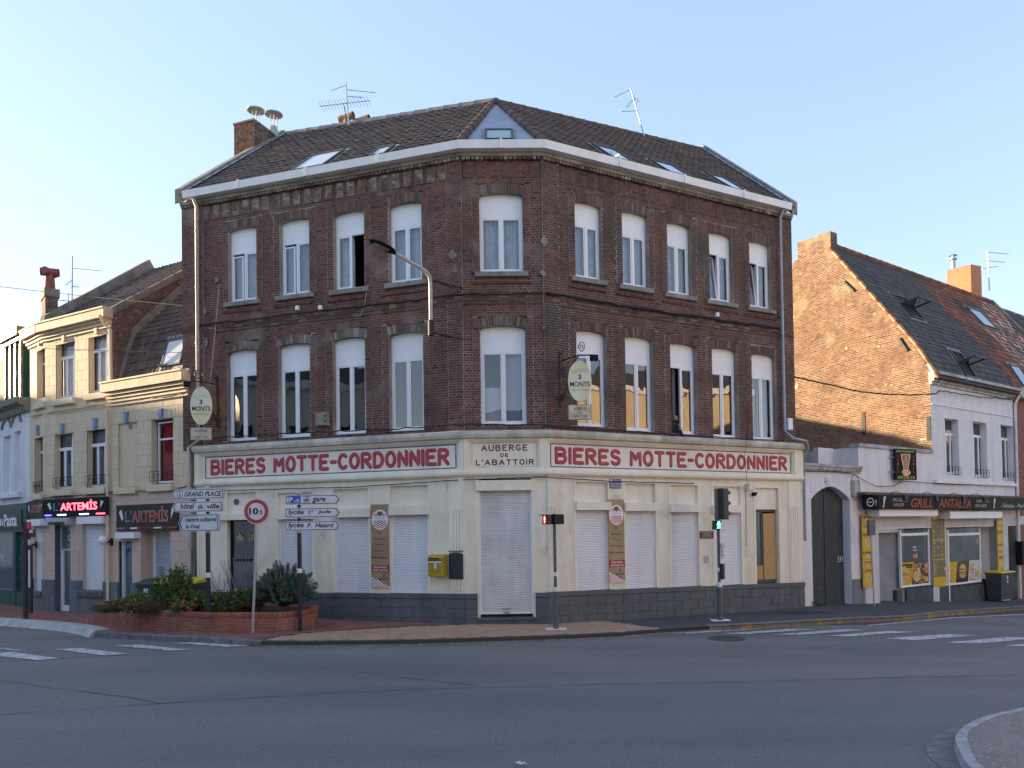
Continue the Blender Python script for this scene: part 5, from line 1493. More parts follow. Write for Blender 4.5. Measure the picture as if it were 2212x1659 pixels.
for x,y,rx,ry in((265,510,10,8),(305,340,8,9),(345,375,6,6),(400,610,7,9),(440,610,5,5),(530,400,7,7),(530,455,7,5),(670,500,7,8),(665,1155,10,18),
                     (945,1140,12,10),(985,1135,8,12),(845,1205,6,5),(1015,1470,10,9),(1060,1475,8,8),(235,1480,22,30),(1255,1165,9,9),(685,770,6,5),(1070,960,8,7),(800,635,7,6),
                     (360,465,5,4),(690,1615,9,5),(620,1540,9,6),(915,855,12,10),(210,880,9,14),(505,1020,5,5),(775,1115,6,6),(665,1280,7,6)):
    X_,Y_=1663.4+.248*x,466.3+.248*y;s=(FGb.P(*[FGb.px(X_,Y_,0)[0],0,0])-cam_pos).length/F_PX
    u,z=FGb.px(X_,Y_,0);pts=[(u+math.cos(2*math.pi*i/16)*rx*.30*s*rg.uniform(.35,1.1),z+math.sin(2*math.pi*i/16)*ry*.30*s*rg.uniform(.35,1.1))for i in range(16)]
    b=MB();b.prism(FGb,pts,-.03,.024);b.build('render_patch',mat('sand_render',(.50,.39,.23),(.42,.32,.19),scale=9,rough=.95,bump=.4),wh)
# chimney block depth and gable backing
b=MB();cc=(9-k4[0],9-k3[0]);b.box(FGb,cc[0],cc[1],-.45,-.031,zr_-.8,zch);b.build('chimney',M_mortar_g,wh)
course(Frame(FGb.P(cc[1],0,0),FGb.P(cc[1],-.45,0)),wh,lambda z:[(0,.45)],zr_-.6,zch,.068,.22,.012,.02,M_brick_arch,'chimney_bricks',0,M_mortar,seed=65)
b=MB();b.poly([FGb.P(0,-.03,-1),FGb.P(9,-.03,-1),FGb.P(9,-.03,k1[1]),FGb.P(9-k2[0],-.03,k2[1]),FGb.P(9-k3[0],-.03,k3[1]),FGb.P(9-k4[0],-.03,k4[1]),FGb.P(0,-.03,k1[1])]);b.build('gable_wall',M_mortar_g,wh)
b=MB();pts=[FGb.P(9.35,.06,k1[1]-.25),FGb.P(9-k2[0],.06,k2[1]),FGb.P(9-k3[0],.06,k3[1])]
n=34
for i in range(n):
    t=i/n;p=pts[0].lerp(pts[1],min(1,t*5))if t<.2 else pts[1].lerp(pts[2],(t-.2)/.8)
    t=(i+1)/n;q=pts[0].lerp(pts[1],min(1,t*5))if t<=.2 else pts[1].lerp(pts[2],(t-.2)/.8)
    b=MB();b.tube([p,q+(q-p)*.05],.07+.008*(i%2),n=6);b.build('verge_tile',M_terra if i%3 else M_tile_o,wh)
def onR(t,s,z):return FRow.P(t,-s,z)
lowr=Plane(onR(tH0,-.30,k1[1]-.25),FRow.U,onR(tH0,k2[0],k2[1])-onR(tH0,-.3,k1[1]-.25));upr=Plane(onR(tH0,k2[0],k2[1]),FRow.U,onR(tH0,k3[0],k3[1])-onR(tH0,k2[0],k2[1]))
hl2=(onR(tH0,k2[0],k2[1])-onR(tH0,-.3,k1[1]-.25)).length;hu2=(onR(tH0,k3[0],k3[1])-onR(tH0,k2[0],k2[1])).length+.25
tb=U(2179,0,828)-tH0;Ltot=14.0
b=MB();
for P_,h_ in((lowr,hl2),(upr,hu2)):b.quad(P_.P(0,-.02,0),P_.P(tb,-.02,0),P_.P(tb,-.02,h_),P_.P(0,-.02,h_))
rz=upr.P(0,0,hu2);
b.quad(upr.P(0,0,hu2),upr.P(tb,0,hu2),onR(tH0+tb,10,k1[1]),onR(tH0,10,k1[1]));b.build('roof',M_tile_k,wh)
tiles(lowr,wh,lambda v:(.05,tb),0,hl2,.28,.20,M_tile_k,'roof_tile',60);tiles(upr,wh,lambda v:(.05,tb),.02,hu2,.28,.20,M_tile_k,'roof_tile',140)
for i in range(12):
    p,q=upr.P(tb*i/12+(.45 if i==0 else 0),.03,hu2),upr.P(tb*(i+1)/12+.02,.03,hu2);b=MB();b.tube([p,p.lerp(q,.12),q],.13,n=8,r1=.105);b.build('ridge_tile',M_tile_o,wh,smooth=True)
r1=lambda L_:[(1663.4+.248*x,466.3+.248*y)for x,y in L_]
skylight(upr,r1([(1085,690),(1185,712),(1310,895),(1205,880)]),wh,M_skyglass,open_=1.1)
skylight(lowr,r1([(1580,1180),(1685,1190),(1765,1410),(1690,1400)]),wh,M_skyglass,open_=1.3)
# orange-roofed neighbour
oh=thing('brick_house','red brick house with weathered orange tiled roof at the right edge','house',FRow.P(tH1+3,0,gz(20)))
b=MB()
for P_,h_ in((lowr,hl2),(upr,hu2)):b.quad(P_.P(tb,-.02,0),P_.P(Ltot-4.0,-.02,0),P_.P(Ltot-4.0,-.02,h_),P_.P(tb,-.02,h_))
b.quad(upr.P(tb,0,hu2),upr.P(Ltot,0,hu2),onR(tH0+Ltot,10,k1[1]),onR(tH0+tb,10,k1[1]));b.build('roof',M_tile_o,oh)
t_end=U(2075,0,900)
pe=upr.px(1663.4+.248*1640,466.3+.248*475,0);tE=pe[0]
tiles(lowr,oh,lambda v:(tb,tE),0,hl2,.33,.24,M_tile_o,'roof_tile',60);tiles(upr,oh,lambda v:(tb,tE),.02,hu2,.33,.24,M_tile_o,'roof_tile',140)
for i in range(10):
    p,q=upr.P(tb+(tE-tb)*i/10,.03,hu2),upr.P(tb+(tE-tb)*(i+1)/10+.02,.03,hu2);b=MB();b.tube([p,p.lerp(q,.12),q],.13,n=8,r1=.105);b.build('ridge_tile',M_tile_o,oh,smooth=True)
skylight(upr,r1([(1720,805),(1830,825),(1950,975),(1870,965)]),oh,mat('blue_sky_glass',(.16,.20,.26),rough=.05,spec=1.0))
skylight(lowr,r1([(2085,1295),(2170,1310),(2280,1500),(2190,1480)]),oh,MATS['blue_sky_glass'])
b=MB();b.hexa([upr.P(tE,-.05,0),upr.P(tE+.3,-.05,0),upr.P(tE+.3,-.05,hu2+.1),upr.P(tE,-.05,hu2+.1),upr.P(tE,.12,0),upr.P(tE+.3,.12,0),upr.P(tE+.3,.12,hu2+.1),upr.P(tE,.12,hu2+.1)]);b.build('party_parapet',M_cement,oh)
D2=upr.P(tE,0,hu2).y+.35;p1,p2,p3=atD(1663.4+.248*1540,600,D2+.9),atD(1663.4+.248*1752,600,D2),atD(1663.4+.248*1840,600,D2+.35)
Fo1,Fo2=Frame(p1,p2),Frame(p2,p3);zo=Fo2.px(2098,571,0)[1]
b=MB();b.hexa([inn(p,zo-.01)for p in(p1,p2,p3,p3+p1-p2)]+[inn(p,zo-3.5)for p in(p1,p2,p3,p3+p1-p2)]);co=b.build('chimney',M_mortar_g,oh)
M_obr=mat('orange_brick',(.46,.19,.10),rough=.8,rnd=[(.42,.17,.09),(.50,.21,.11),(.46,.19,.10)])
for F in(Fo1,Fo2):course(F,co,lambda z:[(0,F.L)],zo-3.5,zo,.085,.23,.012,.02,M_obr,'brick',0,M_mortar_g,seed=66,header=False)
c=p1.lerp(p2,.3);c.z=zo;b=MB();b.lathe(c+Vector((.1,.2,0)),[(.12,0),(.12,.5)],n=10);b.lathe(c+Vector((.1,.2,.5)),[(.10,0),(.20,.05),(.20,.12),(.1,.16),(.1,.24),(.22,.27),(.02,.36)],n=12);b.build('flue_cap',M_steel,co,smooth=True)
course(FRow,oh,lambda z:[(tH1+.1,tH1+6)],-1.2,zc0+.3,.07,.22,.012,.02,mat('neighbour_brick',(.25,.09,.07),rough=.85,rnd=[(.20,.07,.055),(.30,.11,.08),(.25,.09,.07)]),'brick',40,M_mortar,seed=67)
b=MB();b.box(FRow,tH1,tH1+6,-.05,.36,zc0+.1,zct+.05);b.build('cornice',MATS['weathered_white'],oh)
b=MB();b.box(FRow,tH1,tH1+6,-8,-.031,-1.2,zc0);b.build('wall',M_mortar,oh)
b=MB();b.tube([FRow.P(tH1-.02,.36,zct-.1),FRow.P(tH1-.02,.10,zc0-.15),FRow.P(tH1-.02,.10,-.9)],.055,n=8)
b.build('downpipe',M_whitewall,wh,smooth=True)
gh=thing('grey_roof_house','far house with grey slate roof beyond the orange chimney','house',FRow.P(tH0+tE+4,0,gz(25)))
b=MB();v0=-2
b.quad(upr.P(tE+.3,-.02,v0-2),upr.P(tE+12,-.02,v0-2),upr.P(tE+12,-.02,hu2-.3),upr.P(tE+.3,-.02,hu2-.3));b.build('roof',M_tile_k,gh)
tiles(upr,gh,lambda v:(tE+.32,tE+9),0,hu2-.3,.28,.22,M_tile_k,'roof_tile',60)
b=MB();b.box(FRow,tH1+6.0,tH1+16,-8,0,-2,zc0);b.build('wall',M_mortar,gh)
# --- restaurant ground floor
ru=lambda x,w=0.0:FRow.px(1810.4+.1819*x,1015+.1819*900,w)[0]
rz_=lambda x,y,w=0.0:FRow.px(1810.4+.1819*x,1014.9+.1819*y,w)[1]
rs=thing('restaurant_front','kebab restaurant shopfront with black GRILL ANTALYA fascia and food pictures on the glass','shopfront',FRow.P(ru(1200),0,gz(14)))
M_rw=mat('shop_white',(.60,.60,.64),(.52,.52,.57),scale=1.5,rough=.6,dirt=.12);M_rgrey=mat('shop_grey',(.30,.34,.40),(.26,.29,.34),scale=2,rough=.7,dirt=.15)
M_rbase=mat('shop_base',(.06,.07,.085),(.09,.10,.11),scale=3,rough=.85,bump=.3,dirt=.3)
M_yel=mat('print_yellow',(.62,.44,.02),(.55,.37,.02),scale=6,rough=.6,spec=.2)
zb_=-1.3;zlt=rz_(1000,560)
b=MB()
for a,c_,d0,d1,z0,z1 in((280,450,-.3,.10,zb_,2.3),(1110,1275,-.3,.03,zb_,2.3),(1890,1985,-.3,.12,zb_,2.3)):
    b.box(FRow,ru(a),ru(c_),d0,d1,z0,z1)
b.box(FRow,ru(280),ru(2300),-.3,.02,zlt,2.25)
b.build('wall',M_rw,rs)
b=MB();b.box(FRow,ru(1985),ru(2130),-1.2,-1.0,zb_,2.3);b.box(FRow,ru(2130),ru(2300),-.3,.0,zb_,2.3);b.build('side_wall',M_whitewall,rs)
# recessed entrance: grey slanting wall, white lintel
b=MB();b.hexa([FRow.P(ru(460),-.9,zb_),FRow.P(ru(800),-.05,zb_),FRow.P(ru(800),-.05,2.2),FRow.P(ru(460),-.9,2.2),FRow.P(ru(460),-1.1,zb_),FRow.P(ru(800),-.25,zb_),FRow.P(ru(800),-.25,2.2),FRow.P(ru(460),-1.1,2.2)])
b.hexa([FRow.P(ru(1700),-.05,zb_),FRow.P(ru(1890),-1.0,zb_),FRow.P(ru(1890),-1.0,2.2),FRow.P(ru(1700),-.05,2.2),FRow.P(ru(1700),-.2,zb_),FRow.P(ru(1890),-1.2,zb_),FRow.P(ru(1890),-1.2,2.2),FRow.P(ru(1700),-.2,2.2)])
b.build('recess_wall',M_rgrey,rs,kind='stuff')
b=MB();zl=rz_(600,745);b.box(FRow,ru(455),ru(720),-.35,-.02,zl,2.2);b.build('lintel',M_rw,rs)
b=MB();b.box(FRow,ru(795),ru(1150),-.2,.02,zb_,rz_(950,1395));b.box(FRow,ru(1310),ru(1750),-.2,.02,zb_,rz_(1500,1375));b.box(FRow,ru(1165),ru(1300),.0,.05,zb_,rz_(1230,1385));b.build('stall_riser',M_rbase,rs)
def shopwin(x0,x1,ytop,ytr,ybot):
    a,c_=ru(x0),ru(x1);z1,zt,z0=2.15,rz_((x0+x1)/2,ytr),rz_((x0+x1)/2,ybot);b=MB();t=.07
    for q in((a,a+t,z0,z1),(c_-t,c_,z0,z1),(a+t,c_-t,z0,z0+.07),(a+t,c_-t,zt-.05,zt+.05)):b.box(FRow,q[0],q[1],-.08,.0,q[2],q[3])
    f=b.build('shop_window',M_white,rs)
    for p,q in((z0+.07,zt-.05),(zt+.05,z1)):
        b=MB();b.quad(FRow.P(a+t,-.04,p),FRow.P(c_-t,-.04,p),FRow.P(c_-t,-.04,q),FRow.P(a+t,-.04,q));b.build('pane',M_glass2,f)
    return a+t,c_-t,z0+.07,zt-.05,f
wa=shopwin(740,1085,570,765,1385);wb=shopwin(1275,1695,575,765,1355)
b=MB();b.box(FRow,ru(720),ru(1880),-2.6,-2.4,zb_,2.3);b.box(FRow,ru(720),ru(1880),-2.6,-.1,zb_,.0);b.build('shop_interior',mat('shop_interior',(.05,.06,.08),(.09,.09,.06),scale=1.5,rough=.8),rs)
b=MB();b.box(FRow,ru(1370),ru(1420),-1.2,-1.15,.0,2.2);b.box(FRow,ru(1560),ru(1600),-1.4,-1.35,.0,2.2);b.build('blue_curtain',mat('blue_drape',(.03,.05,.22),rough=.8),rs)
b=MB();b.box(FRow,ru(1430),ru(1550),-1.5,-1.45,.0,2.2);b.build('ochre_curtain',mat('ochre_drape',(.30,.25,.12),rough=.8),rs)
# printed food pictures: flat prints made of plain coloured shapes
M_food={k:mat('print_'+k,c_,c2_,scale=18,rough=.4,detail=3)for k,c_,c2_ in(('bun',(.60,.27,.08),(.75,.45,.18)),('meat',(.26,.07,.03),(.45,.15,.06)),('salad',(.14,.30,.04),(.32,.42,.10)),
          ('tomato',(.60,.05,.03),(.70,.16,.07)),('cheese',(.60,.40,.08),(.68,.55,.25)),('cream',(.65,.60,.50),(.50,.38,.25)),('dark',(.035,.018,.012),(.07,.03,.02)),('plate',(.50,.52,.55),(.62,.62,.62)))}
def disc(F,par,u,z,r_,w,m,sq=1.0,name='print',n=18,a0=0,a1=6.2832):
    b=MB();pts=[(u+r_*math.cos(a0+(a1-a0)*i/n),z+r_*sq*math.sin(a0+(a1-a0)*i/n))for i in range(n)]
    b.poly([F.P(x,w,y)for x,y in pts]);return b.build(name,m,par)
def burger(F,par,u,z,r_,w):
    disc(F,par,u,z+r_*.35,r_,w,M_food['bun'],.75,a0=0,a1=3.1416)
    for k,(m_,dz,h,s)in enumerate((('salad',.22,.14,1.05),('cheese',.08,.14,1.0),('meat',-.10,.2,.98),('tomato',-.24,.14,.95),('salad',-.36,.13,1.05))):
        b=MB();b.quad(F.P(u-r_*s,w+.0004*k,z+r_*(dz-h)),F.P(u+r_*s,w+.0004*k,z+r_*(dz-h)),F.P(u+r_*s,w+.0004*k,z+r_*(dz+h*.5)),F.P(u-r_*s,w+.0004*k,z+r_*(dz+h*.5)));b.build('print',M_food[m_],par)
    disc(F,par,u,z-r_*.45,r_,w,M_food['bun'],.5,a0=3.1416,a1=6.2832)
def pizza(F,par,u,z,r_,w,seed=1,sq=.7):
    rg_=random.Random(seed);disc(F,par,u,z,r_,w,M_food['bun'],sq);disc(F,par,u,z,r_*.85,w+.0006,M_food['cheese'],sq)
    for k,mm in enumerate(('tomato','salad','meat','cream')):
        b=MB()
        for _ in range(7):
            a,d=rg_.uniform(0,6.28),rg_.uniform(0,.75)*r_;cu,cz=u+d*math.cos(a),z+d*sq*math.sin(a);rr=r_*rg_.uniform(.07,.14);ww=w+.0010+.0003*k
            b.poly([F.P(cu+rr*math.cos(t*1.047),ww,cz+rr*sq*math.sin(t*1.047))for t in range(6)])
        b.build('print',M_food[mm],par)
def confetti(u0,u1,za,zb,w,n,seed):
    rg_=random.Random(seed);ks_=('tomato','bun','cheese','cream','salad','meat')
    for j,k in enumerate(ks_):
        b=MB()
        for _ in range(n//6):
            u,z,r_,a_=rg_.uniform(u0,u1),rg_.uniform(za,zb),rg_.uniform(.02,.055),rg_.random()*6;b.poly([FRow.P(u+r_*math.cos(a_+t),w+.0002*j,z+r_*.7*math.sin(a_+t))for t in(0,1.1,2.1,3.2,4.3,5.3)])
        b.build('print',M_food[k],rs)
a,c_,z0,z1,f=wa;zm=z0+(z1-z0)*.46;w=-.035;sp_=a+(c_-a)*.42
b=MB();b.poly([FRow.P(a,w,z0),FRow.P(sp_-.10,w,z0),FRow.P(sp_+.10,w,zm),FRow.P(a,w,zm)]);b.build('poster',M_yel,rs)
b=MB();b.poly([FRow.P(sp_-.10,w,z0),FRow.P(c_,w,z0),FRow.P(c_,w,zm),FRow.P(sp_+.10,w,zm)]);b.build('poster',M_food['dark'],rs)
b=MB();b.poly([FRow.P(a+.02,w+.002,zm-.20),FRow.P(sp_-.02,w+.002,zm-.20),FRow.P(sp_-.02,w+.002,zm-.06),FRow.P(a+.02,w+.002,zm-.06)]);b.build('print',M_black,rs)
text(FRow,rs,'MENU ÉTUDIANT',a+.04,sp_-.04,zm-.17,zm-.09,w+.004,M_yel)
confetti(a+.04,sp_-.06,z0+.03,zm-.26,w+.0025,60,41);confetti(sp_+.06,c_-.04,z0+.03,zm-.05,w+.0025,130,42)
burger(FRow,rs,a+.22,z0+(zm-z0)*.56,.21,w+.003);pizza(FRow,rs,a+.16,z0+.14,.13,w+.004,2);pizza(FRow,rs,sp_+.30,z0+.30,.30,w+.003,3);pizza(FRow,rs,c_-.16,z0+.16,.15,w+.005,4)
disc(FRow,rs,sp_+.20,zm-.16,.11,w+.003,M_food['tomato'],1.1);disc(FRow,rs,c_-.12,zm-.20,.09,w+.003,M_food['cream'],.9);disc(FRow,rs,sp_+.42,zm-.3,.10,w+.004,M_food['cream'],.9)
um=(a+c_)/2;text(FRow,rs,'OUVERT',um-.20,um+.18,z1-.32,z1-.20,w,mat('unlit_neon',(.16,.20,.20),rough=.5));text(FRow,rs,'MENU',um-.06,um+.14,z1-.46,z1-.38,w,M_lw,bold=.02);text(FRow,rs,'ÉTUDIANT',um-.11,um+.20,z1-.57,z1-.48,w,M_lw,bold=.02)
burger(FRow,rs,um+.11,z1-.74,.09,w+.002);disc(FRow,rs,um-.06,z1-.76,.07,w,M_food['tomato'],1.4)
a,c_,z0,z1,f=wb;zm=z0+(z1-z0)*.45
for k,(p,q,m_)in enumerate(((0,.30,M_yel),(.30,.66,M_food['dark']),(.66,1,M_food['plate']))):
    p0,q0=a+(c_-a)*p,a+(c_-a)*q;sl=.08
    b=MB();b.poly([FRow.P(p0-(sl if p else 0),w,z0),FRow.P(q0-(sl if q<1 else 0),w,z0),FRow.P(q0+(sl if q<1 else 0),w,zm),FRow.P(p0+(sl if p else 0),w,zm)]);b.build('poster',m_,rs)
b=MB();b.poly([FRow.P(a,w+.002,zm-.24),FRow.P(a+.17,w+.002,zm-.24),FRow.P(a+.17,w+.002,zm-.04),FRow.P(a,w+.002,zm-.04)]);b.build('print',M_black,rs)
text(FRow,rs,'COS',a+.01,a+.15,zm-.18,zm-.09,w+.004,M_lw,bold=.03)
confetti(a+.02,a+(c_-a)*.26,z0+.03,zm-.26,w+.0025,70,43);confetti(a+(c_-a)*.70,c_-.03,z0+.03,zm-.04,w+.0025,110,44)
burger(FRow,rs,a+(c_-a)*.48,z0+(zm-z0)*.5,.27,w+.003);pizza(FRow,rs,a+.14,z0+.20,.13,w+.003,6);pizza(FRow,rs,a+(c_-a)*.72,z0+(zm-z0)*.6,.15,w+.003,7,1.2);pizza(FRow,rs,a+(c_-a)*.92,z0+.30,.13,w+.004,8,1.2)
disc(FRow,rs,c_-.16,z1-.25,.085,w,M_lw,1.3);disc(FRow,rs,c_-.16,z1-.25,.072,w+.001,mat('glass_dark_print',(.06,.08,.10),rough=.3),1.3);text(FRow,rs,'HALAL',c_-.215,c_-.105,z1-.28,z1-.22,w+.003,M_lw)
# yellow menu boards on the piers
def menu_board(x0,x1,y0,y1,w,names,label):
    a,c_=ru(x0,w),ru(x1,w);xm=(x0+x1)/2;z1,z0=rz_(xm,y0,w),rz_(xm,y1,w)
    mb_=thing('menu_board',label,'menu board',FRow.P((a+c_)/2,w,z0),'yellow menu boards on the restaurant front')
    b=MB();b.box(FRow,a,c_,w-.02,w,z0,z1);b.build('panel',M_yel,mb_);H=(z1-z0)/len(names)
    for i,nm in enumerate(names):
        zt=z1-H*i;b=MB();b.quad(FRow.P(a+.02,w+.002,zt-.11),FRow.P(c_-.06,w+.002,zt-.11),FRow.P(c_-.06,w+.002,zt-.03),FRow.P(a+.02,w+.002,zt-.03));b.build('name_strip',M_black,mb_)
        text(FRow,mb_,nm,a+.03,c_-.07,zt-.10,zt-.045,w+.004,M_lw)
        r_=min((c_-a)*.47,H*.36)
        (burger if i%2==0 else pizza)(FRow,mb_,(a+c_)/2+.01,zt-.12-H*.36,r_,w+.003)
menu_board(290,410,535,1395,.125,('Burgers','Assiettes','Tacos','Pizzas'),'narrow yellow food board left of the restaurant entrance beside the gate')
menu_board(1893,1965,570,1330,.145,('Sandwich','Tacos','Chicken','Panini','Assiette'),'narrow yellow food board right of the wide restaurant window')
a,c_=ru(1120,.04),ru(1268,.04);z1,z0=rz_(1190,570,.04),rz_(1210,1385,.04)
mb_=thing('menu_board','tall price board of small dish pictures between the two restaurant windows','menu board',FRow.P((a+c_)/2,.04,z0),'yellow menu boards on the restaurant front')
b=MB();b.box(FRow,a,c_,.03,.055,z0,z1);b.build('panel',M_yel,mb_);H=z1-z0
M_olive=mat('print_olive',(.13,.11,.04),(.20,.17,.08),scale=30,rough=.5)
for p,q in((.68,.985),(.40,.665),(.14,.385)):
    b=MB();b.quad(FRow.P(a+.03,.057,z0+H*p),FRow.P(c_-.03,.057,z0+H*p),FRow.P(c_-.03,.057,z0+H*q),FRow.P(a+.03,.057,z0+H*q));b.build('price_panel',M_olive,mb_)
rg=random.Random(8)
for mm in('cream','meat','cheese','plate'):
    b=MB()
    for i in range(9):
        for j in range(3):
            if rg.random()<.35:
                u,z=a+.08+j*(c_-a-.12)/3+rg.uniform(-.01,.02),z0+H*(.44+.53*i/9)+rg.uniform(0,.03);b.quad(FRow.P(u,.059,z),FRow.P(u+.07,.059,z),FRow.P(u+.07,.059,z+.05),FRow.P(u,.059,z+.05))
    if b.v:b.build('dish_picture',M_food[mm],mb_)
b=MB()
for i in range(16):b.quad(FRow.P(a+.05,.059,z0+H*.17+i*.028),FRow.P(a+.05+rg.uniform(.10,.22),.059,z0+H*.17+i*.028),FRow.P(a+.05+.15,.059,z0+H*.17+i*.028+.010),FRow.P(a+.05,.059,z0+H*.17+i*.028+.010))
b.build('price_list',M_food['cream'],mb_);pizza(FRow,mb_,c_-.10,z0+H*.25,.08,.06,9);pizza(FRow,mb_,a+.12,z0+H*.06,.09,.058,10)
# metal edge strips
b=MB()
b.box(FRow,ru(1158),ru(1168),.0,.06,zb_,rz_(1160,1385));b.box(FRow,ru(1288),ru(1298),.0,.06,zb_,2.1)
b.build('edge_strip',M_white,rs)
# roller boxes
for i,(xa,xb)in enumerate(((500,1196),(1340,1958))):
    b=MB();a,c_=ru(xa,.5),ru(xb,.5);z1,z0=rz_((xa+xb)/2,470 if i==0 else 495,.5),rz_((xa+xb)/2,550 if i==0 else 575,.5)
    b.prism(Frame(FRow.P(a,0,0),FRow.P(c_,0,0)),[(0,z0),(c_-a,z0),(c_-a,z1),(0,z1)],.05,.5);b.build('roller_box',M_white,rs)
# fascia sign, leaning out
fs=thing('fascia_sign','long black fascia sign with red GRILL ANTALYA letters above the shop windows','sign',FRow.P(ru(1200),.5,2.4))
zA,zB=rz_(1200,315,.6),rz_(1200,470,.55)
u_a,u_b,u_c,u_d=ru(345,.35),ru(490,.62),ru(1930,.62),ru(2290,.55)
b=MB();path_=[FRow.P(u_a,.30,0),FRow.P(u_b,.62,0),FRow.P(u_c,.62,0),FRow.P(u_d,.58,0)]
sweep(b,[(p.x,p.y,0)for p in path_],[(0,zB),(.0,zA),(-.3,zA),(-.3,zB)]);b.build('panel',M_black,fs)
H=zA-zB;wq=.628
M_gr=mat('fascia_red',(.34,.045,.02),rough=.5)
M_gl=mat('fascia_cream',(.50,.48,.40),rough=.5)
def T(s,x0,x1,y0,y1,m,**k):text(FRow,fs,s,ru(x0,wq),ru(x1,wq),zB+H*y0,zB+H*y1,wq,m,**k)
T('GRILL',880,1140,.12,.82,M_gr,shear=.25,bold=.02);T('ANTALYA',1205,1590,.12,.82,M_gr,shear=.25,bold=.02)
T('SPECIALITES',660,840,.55,.78,M_gl,shear=.3);T('TURQUES',665,795,.18,.42,M_gl,shear=.3);T('SANDWICHS',1655,1803,.58,.80,M_gl,shear=.3);T('GRILLADES',1643,1780,.20,.44,M_gl,shear=.3)
for x in(560,1870):
    b=MB();u=ru(x,wq);k=.9
    b.poly([FRow.P(u+p*k,wq,zB+H*q)for p,q in((-.10,.08),(-.02,.08),(.02,.2),(.0,.3),(.14,.84),(.12,.93),(.04,.93),(-.04,.84),(-.06,.3),(-.11,.2))]);b.build('kebab_print',M_food['cream'],fs)
FE=Frame(FRow.P(u_c,.62,0),FRow.P(u_d,.58,0));text(FE,fs,'- Salades - Paninis',.05,FE.L-.25,zB+H*.18,zB+H*.52,.008,M_gl)
FE=Frame(FRow.P(u_a,.30,0),FRow.P(u_b,.62,0));disc(FE,fs,FE.L*.42,zB+H*.5,.11,.006,M_lw,1.3);disc(FE,fs,FE.L*.42,zB+H*.5,.092,.008,M_black,1.3);text(FE,fs,'HALAL',FE.L*.42-.07,FE.L*.42+.07,zB+H*.45,zB+H*.58,.010,M_lw);text(FE,fs,'P.',FE.L*.8,FE.L*.9,zB+H*.25,zB+H*.65,.008,M_lw)
b=MB();b.box(FRow,ru(290,.3),ru(2300,.6),-.05,.45,zA+.02,zA+.10);b.build('canopy_edge',mat('rusty_canopy',(.12,.09,.07),(.20,.17,.15),scale=9,rough=.9,bump=.6,dirt=.4),rs)
for i,x in enumerate((780,1150,1470,1725)):
    lt=thing('floodlight',('leftmost small floodlight leaning over the word specialites','small floodlight over the end of the word GRILL','small floodlight over the middle of the word ANTALYA','small floodlight over the word sandwichs')[i],'floodlight',FRow.P(ru(x,.7),.7,zA),'floodlights above the fascia')
    b=MB();u=ru(x,.8);b.tube([FRow.P(u,.3,zA+.08),FRow.P(u,.6,zA+.14),FRow.P(u+.02,.85,zA-.02)],.012,n=5);b.build('arm',M_iron,lt)
    b=MB();b.hexa([FRow.P(u-.11,.95,zA-.18),FRow.P(u+.11,.95,zA-.18),FRow.P(u+.11,.92,zA-.0),FRow.P(u-.11,.92,zA-.0),FRow.P(u-.11,.86,zA-.20),FRow.P(u+.11,.86,zA-.20),FRow.P(u+.11,.84,zA-.03),FRow.P(u-.11,.84,zA-.03)]);b.build('head',M_iron,lt)
# projecting restaurant sign
ks=thing('projecting_sign','black upright restaurant sign with kebab skewer and green letters on the white parapet wall','sign',FRow.P(U(1945,.4,1000),.4,3.5))
d_=.9;bx=FRow.P(U(1936,0.05,1000),.0,0);kz1,kz0=0,0
FK=Frame(atD(1700.7+.2315*1008,1000,bx.y-.35),atD(1700.7+.2315*1205,1000,bx.y+.05));kz1=FK.px(1955,970,0)[1];kz0=FK.px(1957,1036.5,0)[1]
b=MB();b.box(FK,0,FK.L,-.08,0,kz0,kz1);b.build('panel',M_black,ks)
M_lime=mat('sign_lime',(.35,.40,.03),rough=.5);Lk,Hk=FK.L,kz1-kz0
text(FK,ks,'RESTAURANT',Lk*.06,Lk*.92,kz0+Hk*.885,kz0+Hk*.96,.004,M_lime,bold=.02);text(FK,ks,'ANTALYA',Lk*.08,Lk*.92,kz0+Hk*.03,kz0+Hk*.13,.004,M_lime,bold=.02)
b=MB();b.poly([FK.P(Lk*x,.003,kz0+Hk*y)for x,y in((.38,.18),(.66,.18),(.72,.25),(.60,.34),(.72,.80),(.68,.84),(.30,.84),(.26,.80),(.38,.34),(.28,.25))]);b.build('print_edge',M_food['cream'],ks)
b=MB();b.poly([FK.P(Lk*x,.005,kz0+Hk*y)for x,y in((.42,.34),(.56,.34),(.67,.79),(.64,.82),(.34,.82),(.31,.79))]);b.build('kebab_print',M_food['meat'],ks)
pizza(FK,ks,Lk*.5,kz0+Hk*.23,Lk*.17,.006,12)
for i,ch in enumerate('KEBAB'):text(FK,ks,ch,Lk*.45,Lk*.55,kz0+Hk*(.70-i*.075),kz0+Hk*(.75-i*.075),.0075,M_food['cream'])
for i,ch in enumerate('GRILL'):
    for x in(.08,.82):text(FK,ks,ch,Lk*x,Lk*(x+.09),kz0+Hk*(.72-i*.12),kz0+Hk*(.79-i*.12),.004,M_gr)
b=MB()
for z in(kz0+Hk*.72,kz0+Hk*.25):b=MB();b.tube([FK.P(0,-.04,z),FK.P(-.25,-.05,z)],.018,n=6);b.build('bracket',M_steel,ks)
